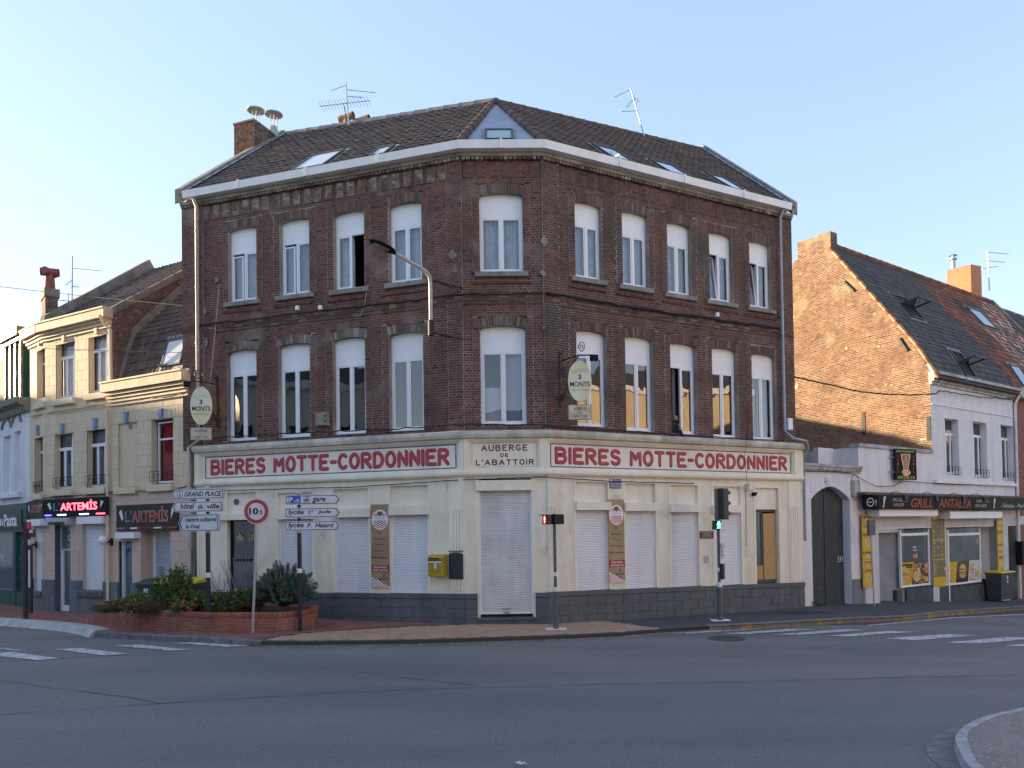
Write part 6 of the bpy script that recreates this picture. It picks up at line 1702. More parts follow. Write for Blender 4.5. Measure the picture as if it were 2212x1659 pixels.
# rear building hidden by the inn, put in to throw shade on the gable
sh=thing('rear_shade_block','plain brick building added unseen behind the inn to shade the gable','building',Vector((2,38,0)))
b=MB();R0,R1,R2_,R3=Vector((-6,33,0)),Vector((5.0,35.5,0)),Vector((4.0,43,0)),Vector((-7,41,0));hz_=7.2
for p,q in((R0,R1),(R1,R2_),(R2_,R3),(R3,R0)):wallq(p,q,-1,hz_)
b.build('wall',MATS['rear_brick'],sh)
b=MB();m0,m1=(R0+R3)/2,(R1+R2_)/2;m0.z=m1.z=hz_+2.2
for p in(R0,R1,R2_,R3):p.z=hz_
b.quad(R0,R1,m1,m0);b.quad(R2_,R3,m0,m1);b.poly([R1,R2_,m1]);b.poly([R3,R0,m0]);b.build('roof',M_tile_k,sh)
# ---------------------------------------------------------------- ground sheets
def sheet(name,pts,off,m,kind='structure',parent=None,th=0.0,skirt=0.0,**kw):
    """flat polygon draped on the sloping street, cut where the slope changes"""
    bm=bmesh.new();lay=bm.verts.layers.float.new('sk');bm.faces.new([bm.verts.new((p[0],p[1],0))for p in pts])
    if len(pts)>4:bmesh.ops.triangulate(bm,faces=bm.faces[:])
    if skirt:
        bm.faces.ensure_lookup_table()
        be=[e for e in bm.edges if e.is_boundary]
        r=bmesh.ops.extrude_edge_only(bm,edges=be);nv=[v for v in r['geom']if isinstance(v,bmesh.types.BMVert)]
        for v in nv:v[lay]=skirt
    for k in KX[1:-1]:
        bmesh.ops.bisect_plane(bm,geom=bm.verts[:]+bm.edges[:]+bm.faces[:],plane_co=(k,0,0),plane_no=(1,0,0))
    o_=wloc(parent)
    for v in bm.verts:
        v.co.z=gz(v.co.x)+off-v[lay]
    bmesh.ops.recalc_face_normals(bm,faces=bm.faces[:])
    up=sum(f.normal.z*f.calc_area()for f in bm.faces)
    if up<0:bmesh.ops.reverse_faces(bm,faces=bm.faces[:])
    for v in bm.verts:v.co-=o_
    me=bpy.data.meshes.new(name);bm.to_mesh(me);bm.free();me.materials.append(m)
    o=bpy.data.objects.new(name,me);col.objects.link(o)
    if parent:o.parent=parent;LOC[o.name]=o_
    tag(o,kind=kind if not parent else None,**kw);return o
G1=lambda x,y,off=0.0:on_ground(.5*x,1289.2+.5*y,off)
G2=lambda x,y,off=0.0:on_ground(1106+.5*x,1289.2+.5*y,off)
RD=-.12
def asphalt(name,a,c,warm,coarse=1.0,rough=.82):
    m=bpy.data.materials.new(name);m.use_nodes=True;t=m.node_tree;b=t.nodes['Principled BSDF'];L=t.links.new
    g=nn(t,'ShaderNodeNewGeometry')
    n1=nn(t,'ShaderNodeTexNoise');n1.inputs['Scale'].default_value=90*coarse;n1.inputs['Detail'].default_value=3
    n2=nn(t,'ShaderNodeTexNoise');n2.inputs['Scale'].default_value=.35;n2.inputs['Detail'].default_value=7;n2.inputs['Roughness'].default_value=.6
    n3=nn(t,'ShaderNodeTexVoronoi');n3.inputs['Scale'].default_value=75*coarse
    mp=nn(t,'ShaderNodeMapping');mp.inputs['Rotation'].default_value=(0,0,-.25);mp.inputs['Scale'].default_value=(.35,1.6,1)
    for n in(n1,n3):L(g.outputs['Position'],n.inputs['Vector'])
    L(g.outputs['Position'],mp.inputs['Vector']);L(mp.outputs[0],n2.inputs['Vector'])
    r1_=nn(t,'ShaderNodeMapRange');r1_.inputs['From Min'].default_value=.36;r1_.inputs['From Max'].default_value=.66;L(n2.outputs['Fac'],r1_.inputs[0])
    mx=nn(t,'ShaderNodeMix',data_type='RGBA');mx.inputs['A'].default_value=(*a,1);mx.inputs['B'].default_value=(*warm,1);L(r1_.outputs[0],mx.inputs['Factor'])
    r2_=nn(t,'ShaderNodeMapRange');r2_.inputs['From Min'].default_value=.3;r2_.inputs['From Max'].default_value=.7;r2_.inputs['To Min'].default_value=.45;r2_.inputs['To Max'].default_value=1.6;L(n1.outputs['Fac'],r2_.inputs[0])
    mm=nn(t,'ShaderNodeMix',data_type='RGBA',blend_type='MULTIPLY');mm.inputs['Factor'].default_value=1;L(mx.outputs['Result'],mm.inputs['A']);L(r2_.outputs[0],mm.inputs['B'])
    r3_=nn(t,'ShaderNodeMapRange');r3_.inputs['From Min'].default_value=.0;r3_.inputs['From Max'].default_value=.5;r3_.inputs['To Min'].default_value=1.25;r3_.inputs['To Max'].default_value=.75;L(n3.outputs['Distance'],r3_.inputs[0])
    m3=nn(t,'ShaderNodeMix',data_type='RGBA',blend_type='MULTIPLY');m3.inputs['Factor'].default_value=1;L(mm.outputs['Result'],m3.inputs['A']);L(r3_.outputs[0],m3.inputs['B'])
    L(m3.outputs['Result'],b.inputs['Base Color']);b.inputs['Roughness'].default_value=rough;b.inputs['Specular IOR Level'].default_value=.35
    bu=nn(t,'ShaderNodeBump');bu.inputs['Strength'].default_value=.55;bu.inputs['Distance'].default_value=.008;L(n1.outputs['Fac'],bu.inputs['Height']);L(bu.outputs[0],b.inputs['Normal'])
    MATS[name]=m;return m
M_as1=asphalt('asphalt_old',(.150,.152,.155),0,(.225,.214,.200))
M_as2=asphalt('asphalt_new',(.138,.150,.166),0,(.192,.195,.200))
M_as3=asphalt('asphalt_dark',(.07,.076,.084),0,(.08,.084,.09))
M_asw=asphalt('asphalt_walk',(.075,.080,.088),0,(.088,.092,.098))
sheet('road',[(-150,-120),(150,-120),(150,160),(-150,160)],RD,M_as1)
# newer surfacing in front of the joint
jl=[(-40,515),(0,510),(350,488),(700,462),(1050,441),(1400,420),(1800,402),(2212,391)]
jr=[(350,379),(980,368),(1600,352),(2212,338),(2400,334)]
J=[G1(x,y,RD)for x,y in jl]+[G2(x,y,RD)for x,y in jr]
far_l,far_r=J[0]+(J[0]-J[1])*8,J[-1]+(J[-1]-J[-2])*5
sheet('road_surfacing',[far_l]+J+[far_r,(60,-20),(60,-60),(-60,-60),(-60,-20)],RD+.004,M_as2)
rgj=random.Random(4)
def seam(pts,off,w_,m,name='road_joint'):
    b=MB();P=[]
    for a,c in zip(pts[:-1],pts[1:]):
        n=max(2,int((c-a).length/.35))
        for i in range(n):P.append(a.lerp(c,i/n))
    P.append(pts[-1]);Q=[]
    for i,p in enumerate(P):
        d=(P[min(i+1,len(P)-1)]-P[max(0,i-1)]);d.z=0;nrm=Vector((-d.y,d.x,0)).normalized();j=rgj.uniform(-.012,.012);ww=w_*rgj.uniform(.4,1.3)
        for s in(1,-1):
            q=p+nrm*(j+s*ww);Q.append(Vector((q.x,q.y,gz(q.x)+off)))
    b.add(Q,[(2*i,2*i+1,2*i+3,2*i+2)for i in range(len(P)-1)]);b.build(name,m,kind='structure')
M_tar=mat('tar',(.018,.019,.022),rough=.7)
seam(J,RD+.009,.012,M_tar)
seam([G1(0,363,RD),G1(200,390,RD),G1(380,412,RD),G1(480,426,RD),G1(560,437,RD),G1(700,461,RD)],RD+.005,.010,M_tar,'road_crack')
seam([G1(1540,326,RD),G1(1595,331,RD)],RD+.005,.012,M_tar,'road_crack');seam([G1(1730,346,RD),G1(1850,362,RD),G1(2050,384,RD)],RD+.005,.011,M_tar,'road_crack')
seam([G1(0,282,RD),G1(250,268,RD),G1(420,258,RD),G1(750,246,RD)],RD+.005,.010,M_tar,'road_crack')
sheet('road_patch',[G2(1180,222,RD),G2(1650,258,RD),G2(2260,205,RD),G2(2300,150,RD),G2(1700,190,RD)],RD+.003,asphalt('asphalt_patch',(.145,.154,.165),0,(.162,.168,.176)))
# manhole and small traces
b=MB();p=G2(925,181,RD);b.lathe(Vector((p.x,p.y,gz(p.x)+RD)),[(.42,.002),(.42,.012),(.36,.012),(.36,.006),(.02,.008)],n=28);tag(b.build('manhole_cover',mat('cast_iron',(.05,.045,.042),rough=.7)),'round cast iron manhole cover in the road before the right crossing','manhole cover')
b=MB();p=G1(2112,479,RD)
for k in range(28):
    t0,t1=k*2*math.pi/28,(k+1)*2*math.pi/28;b.quad(*[Vector((p.x+r_*math.cos(t),p.y+r_*math.sin(t),gz(p.x)+RD+.008))for t,r_ in((t0,.290),(t1,.290),(t1,.297),(t0,.297))][::-1])
tag(b.build('manhole_cover',MATS['cast_iron']),'faint round manhole ring in the newer asphalt mid road','manhole cover')
# kerb line and pavement
KB=[G1(-300,84),G1(0,103),G1(200,118),G1(300,128),G1(370,140),G1(413,152),G1(560,162),G1(760,170),G1(1000,184),G1(1130,192),G1(1350,193),G1(1800,187),G1(2212,174),G2(0,174),G2(240,166),G2(470,155),G2(660,138),G2(850,127),G2(1040,118),G2(1400,98),G2(1700,85),G2(1830,70),G2(2212,42)]
KB=[KB[0]]+[p for a,p in zip(KB[:-1],KB[1:])if(p-a).length>.05]
outer_l=KB[0]+Vector((-40,8,0));outer_r=KB[-1]+(KB[-1]-KB[-2]).normalized()*60
back=[Vector((60,70,0)),Vector((-70,60,0))]
inset=[p+Vector((0,.0,0))for p in KB]
M_pav=mat('paving_bed',(.055,.048,.042),rough=.95)
sheet('pavement',[outer_l]+KB+[outer_r]+back,0.0,M_pav,skirt=.3)
# asphalt pavement on the right and far left shop apron
yt=[G2(660,137),G2(390,103),G2(330,100)]
pb=[FR.P(u,.0,0)for u in np.linspace(2.2,uR1,5)]
right_walk=[G2(392,102)]+[G2(660,139)+Vector((0,.02,0)),G2(850,129),G2(1040,120),G2(1400,100),G2(1700,87),G2(1830,72),G2(2212,44)]
rw_back=[FRow.P(t,-1.2,0)for t in(22,12,4,.2)]+[FR.P(uR1-.3,-.1,0),FR.P(2.0,-.1,0)]
sheet('asphalt_pavement',right_walk+rw_back,.004,M_asw)
sheet('asphalt_pavement',[G2(1085,69),G2(1230,77),G2(1420,70),G2(1290,62)],.008,asphalt('asphalt_walk_patch',(.045,.035,.036),0,(.055,.045,.045)))
# pavers (real pieces near, laid in rows)
def pavers(name,poly,off,lx,ly,ang,m,n_ind,joint=.010,th=.012,seed=1,stuffname='pavers'):
    import mathutils.geometry as mg
    rg_=random.Random(seed);ca,sa=math.cos(ang),math.sin(ang)
    P2_=[Vector((p[0],p[1]))for p in poly];loc=[(p.x*ca+p.y*sa,-p.x*sa+p.y*ca)for p in P2_]
    x0,x1=min(p[0]for p in loc),max(p[0]for p in loc);y0,y1=min(p[1]for p in loc),max(p[1]for p in loc)
    def inside(x,y):
        c=False;n=len(loc);j=n-1
        for i in range(n):
            if(loc[i][1]>y)!=(loc[j][1]>y)and x<(loc[j][0]-loc[i][0])*(y-loc[i][1])/(loc[j][1]-loc[i][1])+loc[i][0]:c=not c
            j=i
        return c
    B=[]
    for r_ in range(int((y1-y0)/ly)+1):
        for k in range(-1,int((x1-x0)/lx)+1):
            x,y=x0+(k+(r_%2)*.5)*lx,y0+r_*ly;c=(x+lx/2,y+ly/2)
            if inside(*c)and inside(x+.1*lx,y+.1*ly)and inside(x+.9*lx,y+.9*ly):B.append(c)
    def W(x,y):return Vector((x*ca-y*sa,x*sa+y*ca,0))
    B.sort(key=lambda c:(W(*c)-cam_pos).length)
    root=bpy.data.objects.new(name,None);col.objects.link(root);root['kind']='structure';LOC[root.name]=Vector((0,0,0))
    def geo(b,x,y,z,G):
        hx,hy,e=lx/2-joint/2,ly/2-joint/2,.004
        t=[G(x-hx+e,y-hy+e),G(x+hx-e,y-hy+e),G(x+hx-e,y+hy-e),G(x-hx+e,y+hy-e)];bt=[G(x-hx,y-hy),G(x+hx,y-hy),G(x+hx,y+hy),G(x-hx,y+hy)]
        V=[Vector((p.x,p.y,z(p)+th))for p in t]+[Vector((p.x,p.y,z(p)-.005))for p in bt]
        b.add(V,[(0,1,2,3),(4,5,1,0),(5,6,2,1),(6,7,3,2),(7,4,0,3)])
    me=None
    for c in B[:n_ind]:
        if me is None:
            b=MB();geo(b,0,0,lambda p:0.0,lambda x,y:Vector((x,y,0)));b.r=[0.0]*len(b.r);me=b.mesh('paver',m)
        o=bpy.data.objects.new('paver',me);col.objects.link(o);o.parent=root;w_=W(*c)
        o.location=(w_.x,w_.y,gz(w_.x)+off+rg_.uniform(-.0015,.0015));o.rotation_euler=(0,math.atan2(gz(w_.x-.1)-gz(w_.x+.1),.2)*1.0,ang)
    b=MB()
    for c in B[n_ind:]:
        j=rg_.uniform(-.0015,.0015);geo(b,c[0],c[1],lambda p:gz(p.x)+off+j,W)
    if b.v:b.build(stuffname,m,root,kind='stuff')
    return root
M_rp=mat('red_paver',(.26,.10,.075),rough=.85,bump=.3,dirt=.3,rnd=[(.20,.085,.068),(.29,.115,.085),(.24,.10,.08),(.33,.14,.10),(.19,.09,.075)])
M_yp=mat('yellow_paver',(.38,.26,.14),rough=.85,bump=.3,dirt=.25,rnd=[(.38,.255,.17),(.47,.32,.21),(.42,.285,.19),(.45,.285,.20)])
yb=[G1(1130,190),G1(1350,191),G1(1800,185),G1(2212,172),G2(240,164),G2(470,153),G2(655,137),G2(392,103),G2(0,114),G1(2212,115),G1(1800,127),G1(1350,156),G1(1200,175)]
pavers('yellow_paving',yb,.003,.22,.11,.42,M_yp,300,joint=.026,seed=2,stuffname='yellow_pavers')
red=[outer_l+Vector((30,-4,0))]+[p+Vector((0,.16,0))for p in KB[1:9]]+[G1(1125,185),G1(1200,172),G1(1350,152),G1(1800,124),G1(2205,113),FC.P(.6,.17,0),FL.P(FL.L,.17,0),FL.P(0,.15,0),Q0,Q1,Q2,Q3,Q3+a41*6]
pavers('red_paving',red,.003,.21,.105,-.30,M_rp,300,seed=3,stuffname='red_pavers')
# kerbs
M_kw=mat('white_kerb',(.50,.50,.47),(.38,.38,.37),scale=4,rough=.8,dirt=.3);M_kg=mat('granite_kerb',(.20,.20,.195),(.13,.13,.13),scale=9,rough=.85,bump=.5,dirt=.35)
M_ky=mat('yellow_marked_kerb',(.22,.205,.18),(.17,.16,.15),scale=6,rough=.85,dirt=.3,grime=((.36,.25,.05),2.6,.58,.62))
kr=bpy.data.objects.new('kerb',None);col.objects.link(kr);kr['kind']='structure';LOC['kerb']=Vector((0,0,0))
def kerb_run(pts,step,prof,m,jit=.0,gap=.012):
    L_=0;seg=[]
    for a,c in zip(pts[:-1],pts[1:]):
        n=max(1,round((c-a).length/step))
        for i in range(n):seg.append((a.lerp(c,i/n),a.lerp(c,(i+1)/n)))
    for a,c in seg:
        d=(c-a);d.z=0
        if d.length<.03:continue
        d.normalize();a2,c2=a+d*gap/2,c-d*gap/2;j=RND.uniform(-jit,jit)
        b=MB();sweep(b,[(a2.x,a2.y,gz(a2.x)+j),(c2.x,c2.y,gz(c2.x)+j)],prof);b.build('kerb_stone',m,kr)
bus=[p for p in KB[:6]]
kerb_run(bus,1.0,[(.16,-.125),(.02,.03),(-.02,.045),(-.32,.045),(-.32,-.1),(.16,-.2)],M_kw)
kerb_run(KB[5:10],.95,[(.03,-.13),(.025,.0),(-.01,.018),(-.15,.018),(-.15,-.13)],M_kg,jit=.008)
kerb_run(KB[9:17],.95,[(.03,-.13),(.02,-.10),(-.08,-.004),(-.10,.006),(-.10,-.13)],M_kg)
kerb_run(KB[16:]+[outer_r],1.0,[(.03,-.13),(.025,.0),(-.01,.016),(-.16,.016),(-.16,-.13)],M_ky,jit=.003)
# paint
M_paint=mat('road_paint',(.62,.62,.63),(.40,.405,.415),scale=5.5,rough=.7,dirt=.35,grime=((.12,.125,.13),9,.56,.66))
zs=[]
def bars_(Gf,L_,label,group):
    for i,q in enumerate(L_):
        o=sheet('crossing_stripe',[Gf(x,y,RD)for x,y in q],RD+.012,M_paint)
bars_(G1,[[(-80,252),(50,240),(255,268),(165,276)],[(233,228),(345,223),(550,248),(450,256)],[(493,213),(600,208),(822,231),(735,235)],[(745,201),(845,197.5),(1078,214),(985,219)],[(1000,196),(1080,195),(1310,207),(1225,209)],[(-60,218),(0,222),(103,232),(60,235)]],'','')
bars_(G2,[[(467,158.5),(560,159),(925,139),(800,139)],[(670,160),(780,160),(1090,140),(975,140)],[(905,162),(1010,163),(1310,142),(1200,140)],[(1128,166),(1240,166),(1535,145),(1420,142)],
           [(1358,171),(1470,174),(1765,153),(1640,150)],[(1612,184),(1740,190),(2005,168),(1890,163)],[(1872,200),(2020,203),(2300,178),(2130,176)],[(2130,213),(2290,220),(2500,196),(2350,192)]],'','')
M_rb=mat('red_asphalt',(.13,.045,.045),(.10,.045,.048),scale=4,rough=.85,bump=.3,dirt=.3)
sheet('cycle_lane',[G2(1040,121,RD),G2(1400,102,RD),G2(1700,89,RD),G2(1830,75,RD),G2(2212,48,RD),G2(2400,40,RD),G2(2400,66,RD),G2(2212,78,RD),G2(1540,123,RD),G2(1250,123,RD)],RD+.005,M_rb)
sheet('lane_line',[G2(1528,124,RD),G2(2400,63,RD),G2(2400,67,RD),G2(1545,127,RD)],RD+.010,M_paint)
# traffic island bottom right
I=lambda x,y,off=RD:on_ground(1920+.13194*x,1453.7+.13194*y,off)
ko=[(2900,420),(2212,560),(1900,635),(1600,700),(1400,780),(1220,880),(1130,970),(1085,1050),(1110,1150),(1140,1240),(1250,1450),(1400,1600),(1700,1800),(2300,2100)]
ki=[(2900,465),(2212,610),(1900,680),(1700,740),(1500,830),(1370,900),(1300,970),(1285,1050),(1310,1150),(1335,1240),(1440,1450),(1600,1600),(1900,1790),(2450,2050)]
KO=[I(x,y,.0)for x,y in ko];KI=[I(x,y,.0)for x,y in ki]
M_isl=mat('exposed_aggregate',(.20,.17,.16),(.33,.30,.28),scale=42,rough=.9,bump=1.0,bscale=60,detail=3,dirt=.2)
sheet('traffic_island',KI+[Vector((16,1.5,0)),Vector((16,9.5,0))],-.006,M_isl)
for i in range(len(KO)-1):
    a,c,e,f=KO[i],KO[i+1],KI[i+1],KI[i];g_=.004;d=(c-a).normalized()*g_;d2=(e-f).normalized()*g_
    a,c,e,f=a+d,c-d,e-d2,f+d2;dn=Vector((0,0,-.14));n_=Vector((-(c-a).y,(c-a).x,0)).normalized()*-.02
    b=MB();T_=[Vector((p.x,p.y,gz(p.x)+.004))for p in(a,c,e,f)];b.hexa(T_+[T_[0]+dn+n_,T_[1]+dn+n_,T_[2]+dn,T_[3]+dn])
    o=b.build('kerb_stone',mat('island_kerb',(.36,.38,.39),(.28,.29,.30),scale=7,rough=.8,bump=.2,dirt=.15),kr)
ao=[(1900,640),(1600,705),(1300,820),(1000,915),(750,1040),(640,1130),(605,1220),(620,1330),(700,1430),(870,1560),(1250,1760),(1800,2050)]
AO=[I(x,y)for x,y in ao];AIn=[I(x,y)for x,y in((1900,660),(1600,730),(1400,800),(1215,905),(1125,1000),(1080,1080),(1075,1170),(1100,1260),(1210,1470),(1360,1620),(1660,1820),(2250,2120))]
for i in range(len(AO)-1):
    a,c,e,f=AO[i],AO[i+1],AIn[i+1],AIn[i];d=(c-a).normalized()*.006;d2=(e-f).normalized()*.006
    sheet('gutter_slab',[a+d,c-d,e-d2,f+d2],RD+.014,mat('gutter_concrete',(.20,.19,.185),(.15,.15,.15),scale=6,rough=.85,dirt=.25),skirt=.03,parent=kr)
rg=random.Random(12);b=MB()
for _ in range(60):
    t=rg.random()*(len(AIn)-4)+3;i=int(t);p=AIn[i].lerp(AIn[min(i+1,len(AIn)-1)],t-i);p=Vector((p.x+rg.uniform(-.02,.03),p.y+rg.uniform(-.03,.02),gz(p.x)+RD+.018));r_=rg.uniform(.006,.016)
    a=rg.random()*6;b.add([p+Vector((math.cos(a)*r_,math.sin(a)*r_,0)),p+Vector((math.cos(a+2)*r_,math.sin(a+2)*r_,.008)),p+Vector((math.cos(a+4)*r_,math.sin(a+4)*r_,.003))],[(0,1,2)])
b.build('leaf_litter',mat('dry_leaf',(.10,.035,.025),(.16,.07,.03),scale=20,rough=.9),kind='stuff')
# scraps of litter
for x,y,G_,lab in((800,131,G2,'crumpled white paper on the road by the kerb before the right crossing'),(2060-2016+0,731,G2,'white scrap at the bottom middle of the road')):
    p=G_(x,y,RD);p.z=gz(p.x)+RD+.01;b=MB();rg=random.Random(int(x))
    for k in range(5):
        c=p+Vector((rg.uniform(-.05,.05),rg.uniform(-.03,.03),rg.uniform(.01,.035)));v=[c+Vector((rg.uniform(-.06,.06),rg.uniform(-.04,.04),rg.uniform(-.015,.03)))for _ in range(4)];b.add(v,[(0,1,2),(0,2,3),(0,3,1),(1,3,2)])
    b.build('litter',M_white,label=lab,cat='litter')
b=MB();rg=random.Random(77)
for _ in range(70):
    p=on_ground(rg.uniform(0,2212),rg.uniform(1400,1655),RD);r_=rg.uniform(.004,.011);a=rg.random()*6;z=gz(p.x)+RD+.006
    b.add([Vector((p.x+math.cos(a+k*1.57)*r_,p.y+math.sin(a+k*1.57)*r_*.7,z+.003*(k%2)))for k in range(4)],[(0,1,2,3)])
b.build('grit',mat('pale_grit',(.5,.5,.5),rough=.8),kind='stuff')
# ---------------------------------------------------------------- houses out of frame: they shade the street and fill the window reflections
def block(name,label,x0,y0,x1,y1,h,m,depth=8,windows=True,roofh=2.0,mw=None):
    A_,B_=Vector((x0,y0,0)),Vector((x1,y1,0));F=Frame(A_,B_);r_=thing(name,label,'building',(A_+B_)/2)
    b=MB();b.box(F,0,F.L,-depth,0,-1.5,h);b.build('wall',m,r_)
    b=MB();P=F.P;b.quad(P(-.2,.25,h),P(F.L+.2,.25,h),P(F.L+.2,-depth/2,h+roofh),P(-.2,-depth/2,h+roofh));b.quad(P(F.L+.2,-depth-.2,h),P(-.2,-depth-.2,h),P(-.2,-depth/2,h+roofh),P(F.L+.2,-depth/2,h+roofh))
    b.poly([P(0,0,h),P(0,-depth/2,h+roofh),P(0,-depth,h)]);b.poly([P(F.L,0,h),P(F.L,-depth,h),P(F.L,-depth/2,h+roofh)]);b.build('roof',M_tile_k,r_)
    b=MB();b.box(F,0,F.L,0,.3,h-.35,h);b.box(F,0,F.L,0,.15,3.6,3.8);b.build('cornice',M_whitewall,r_)
    if windows:
        n=int(F.L/2.6)
        for fl in range(1,int(h/3.2)):
            for i in range(n):
                u=(i+.5)*F.L/n;z=.6+fl*3.3
                if z+1.9>h-.4:continue
                b=MB();b.box(F,u-.5,u+.5,.01,.05,z,z+1.8);b.build('window',M_dark,r_)
    return r_
M_oc=mat('ochre_render',(.68,.52,.33),rough=.9,dirt=.2);M_or=mat('orange_brick_wall',(.42,.18,.09),rough=.9,dirt=.2);M_cw=mat('pale_render',(.76,.73,.66),rough=.9,dirt=.2)
block('opposite_house','pale rendered house across the street behind the viewpoint, left',-6,-13,-22,-9,9.6,M_cw)
block('opposite_house','ochre house across the street behind the viewpoint, middle',9,-15,-5.5,-13.2,9.0,M_oc)
block('opposite_house','orange brick house across the street behind the viewpoint, right',22,-4,9,-14,10.5,M_or)
block('opposite_house','ochre terrace across the right hand street',39,13,22,-2,12.0,M_oc)
block('opposite_house','pale terrace further along the right hand street',54,40,44,16,9.0,M_cw)
block('unseen_terrace','unseen terrace added across the far left street to keep it in shade',-62,66,-66,4,12.4,M_cw,depth=9)  # out of view, added and sized to block low sun from the road
block('unseen_terrace','tall brick terrace out of view along the left street',-29,16,-52,27,10.4,M_cw,depth=9)
block('unseen_terrace','low terrace out of view at the left corner',-24,1,-33,13,11.5,M_cw,depth=9)
# ---------------------------------------------------------------- street furniture
def QF(p,yaw=0.0):
    return Frame(p,p+Vector((math.cos(yaw),math.sin(yaw),0)))
M_sb=mat('post_blueblack',(.016,.018,.035),rough=.35);M_plate=mat('sign_plate',(.66,.67,.70),(.60,.61,.65),scale=5,rough=.45,spec=.3);M_ink=mat('sign_ink',(.012,.013,.022),rough=.4)
M_alu=mat('sign_back',(.50,.51,.53),rough=.4,metal=.4);M_band=mat('reflective_band',(.70,.71,.74),rough=.4)
def direction_sign(root,pole,yaw,x0,x1,yt,yb,left,lines,pic=None,thick=.055):
    F=QF(pole,yaw);w=.10;xm=(x0+x1)/2
    u0,u1=F.px(x0,(yt+yb)/2,w)[0],F.px(x1,(yt+yb)/2,w)[0];z0,z1=F.px(xm,yb,w)[1],F.px(xm,yt,w)[1];H=z1-z0;t=H*.42;zm=(z0+z1)/2
    def outl(e):
        r_=.03
        if left:return[(u0+e*1.8,zm),(u0+t*.85+e,z0+e),(u1-r_-e,z0+e),(u1-e,z0+r_+e),(u1-e,z1-r_-e),(u1-r_-e,z1-e),(u0+t*.85+e,z1-e)]
        return[(u0+e,z0+r_+e),(u0+r_+e,z0+e),(u1-t*.85-e,z0+e),(u1-e*1.8,zm),(u1-t*.85-e,z1-e),(u0+r_+e,z1-e),(u0+e,z1-r_-e)]
    b=MB();b.prism(F,outl(0),w-thick,w-.004);o=b.build('sign_blade',M_alu,root)
    b=MB();b.prism(F,outl(.004),w-.004,w);b.build('rim',M_plate,o)
    b=MB();b.prism(F,outl(.016),w,w+.0025);b.build('border',M_ink,o)
    q=outl(.030)
    if left:q[0]=(u0+t*.52,zm)
    else:q[3]=(u1-t*.52,zm)
    b=MB();b.prism(F,q,w+.0025,w+.005);b.build('face',M_plate,o)
    for s,a,c,y0,y1,sh in lines:
        L_=u1-u0;text(F,o,s,u0+L_*a,u0+L_*c,z0+H*y0,z0+H*y1,w+.0065,M_ink,shear=sh,bold=.028)
    for kind,a,c,y0,y1 in(pic or[]):
        L_=u1-u0;A,C=u0+L_*a,u0+L_*c;Z0,Z1=z0+H*y0,z0+H*y1
        if kind=='i':
            b=MB()
            for r_ in((A,A+.010,Z0,Z1),(C-.010,C,Z0,Z1),(A+.01,C-.01,Z0,Z0+.010),(A+.01,C-.01,Z1-.010,Z1),((A+C)/2-.012,(A+C)/2+.012,Z0+.035,Z0+.09),((A+C)/2-.012,(A+C)/2+.012,Z1-.055,Z1-.03),((A+C)/2-.025,(A+C)/2+.025,Z0+.025,Z0+.035)):
                b.box(F,r_[0],r_[1],w+.005,w+.007,r_[2],r_[3])
            b.build('pictogram',M_ink,o)
        if kind=='PR':
            b=MB();b.box(F,A,C,w+.005,w+.007,Z0,Z1);b.build('blue_field',mat('parking_blue',(.02,.09,.42),rough=.4),o)
            text(F,o,'P',A+(C-A)*.07,A+(C-A)*.36,Z0+(Z1-Z0)*.15,Z0+(Z1-Z0)*.88,w+.0085,M_band,bold=.03);text(F,o,'+',A+(C-A)*.45,A+(C-A)*.60,Z0+(Z1-Z0)*.12,Z0+(Z1-Z0)*.42,w+.0085,M_band,bold=.03);text(F,o,'R',A+(C-A)*.68,A+(C-A)*.92,Z0+(Z1-Z0)*.12,Z0+(Z1-Z0)*.62,w+.0085,M_band,bold=.03)
        if kind=='train':
            b=MB()
            for r_ in((A,A+.008,Z0,Z1),(C-.008,C,Z0,Z1),(A+.008,C-.008,Z0,Z0+.008),(A+.008,C-.008,Z1-.008,Z1)):b.box(F,r_[0],r_[1],w+.005,w+.007,r_[2],r_[3])
            W_,h_=C-A,Z1-Z0
            b.prism(F,[(A+W_*x,Z0+h_*y)for x,y in((.12,.30),(.88,.30),(.90,.42),(.62,.60),(.40,.62),(.28,.48),(.12,.48))],w+.005,w+.007);b.prism(F,[(A+W_*x,Z0+h_*y)for x,y in((.1,.14),(.9,.14),(.9,.2),(.1,.2))],w+.005,w+.007)
            b.prism(F,[(A+W_*x,Z0+h_*y)for x,y in((.3,.70),(.7,.74),(.75,.84),(.5,.86),(.35,.8))],w+.005,w+.007);b.build('pictogram',M_ink,o)
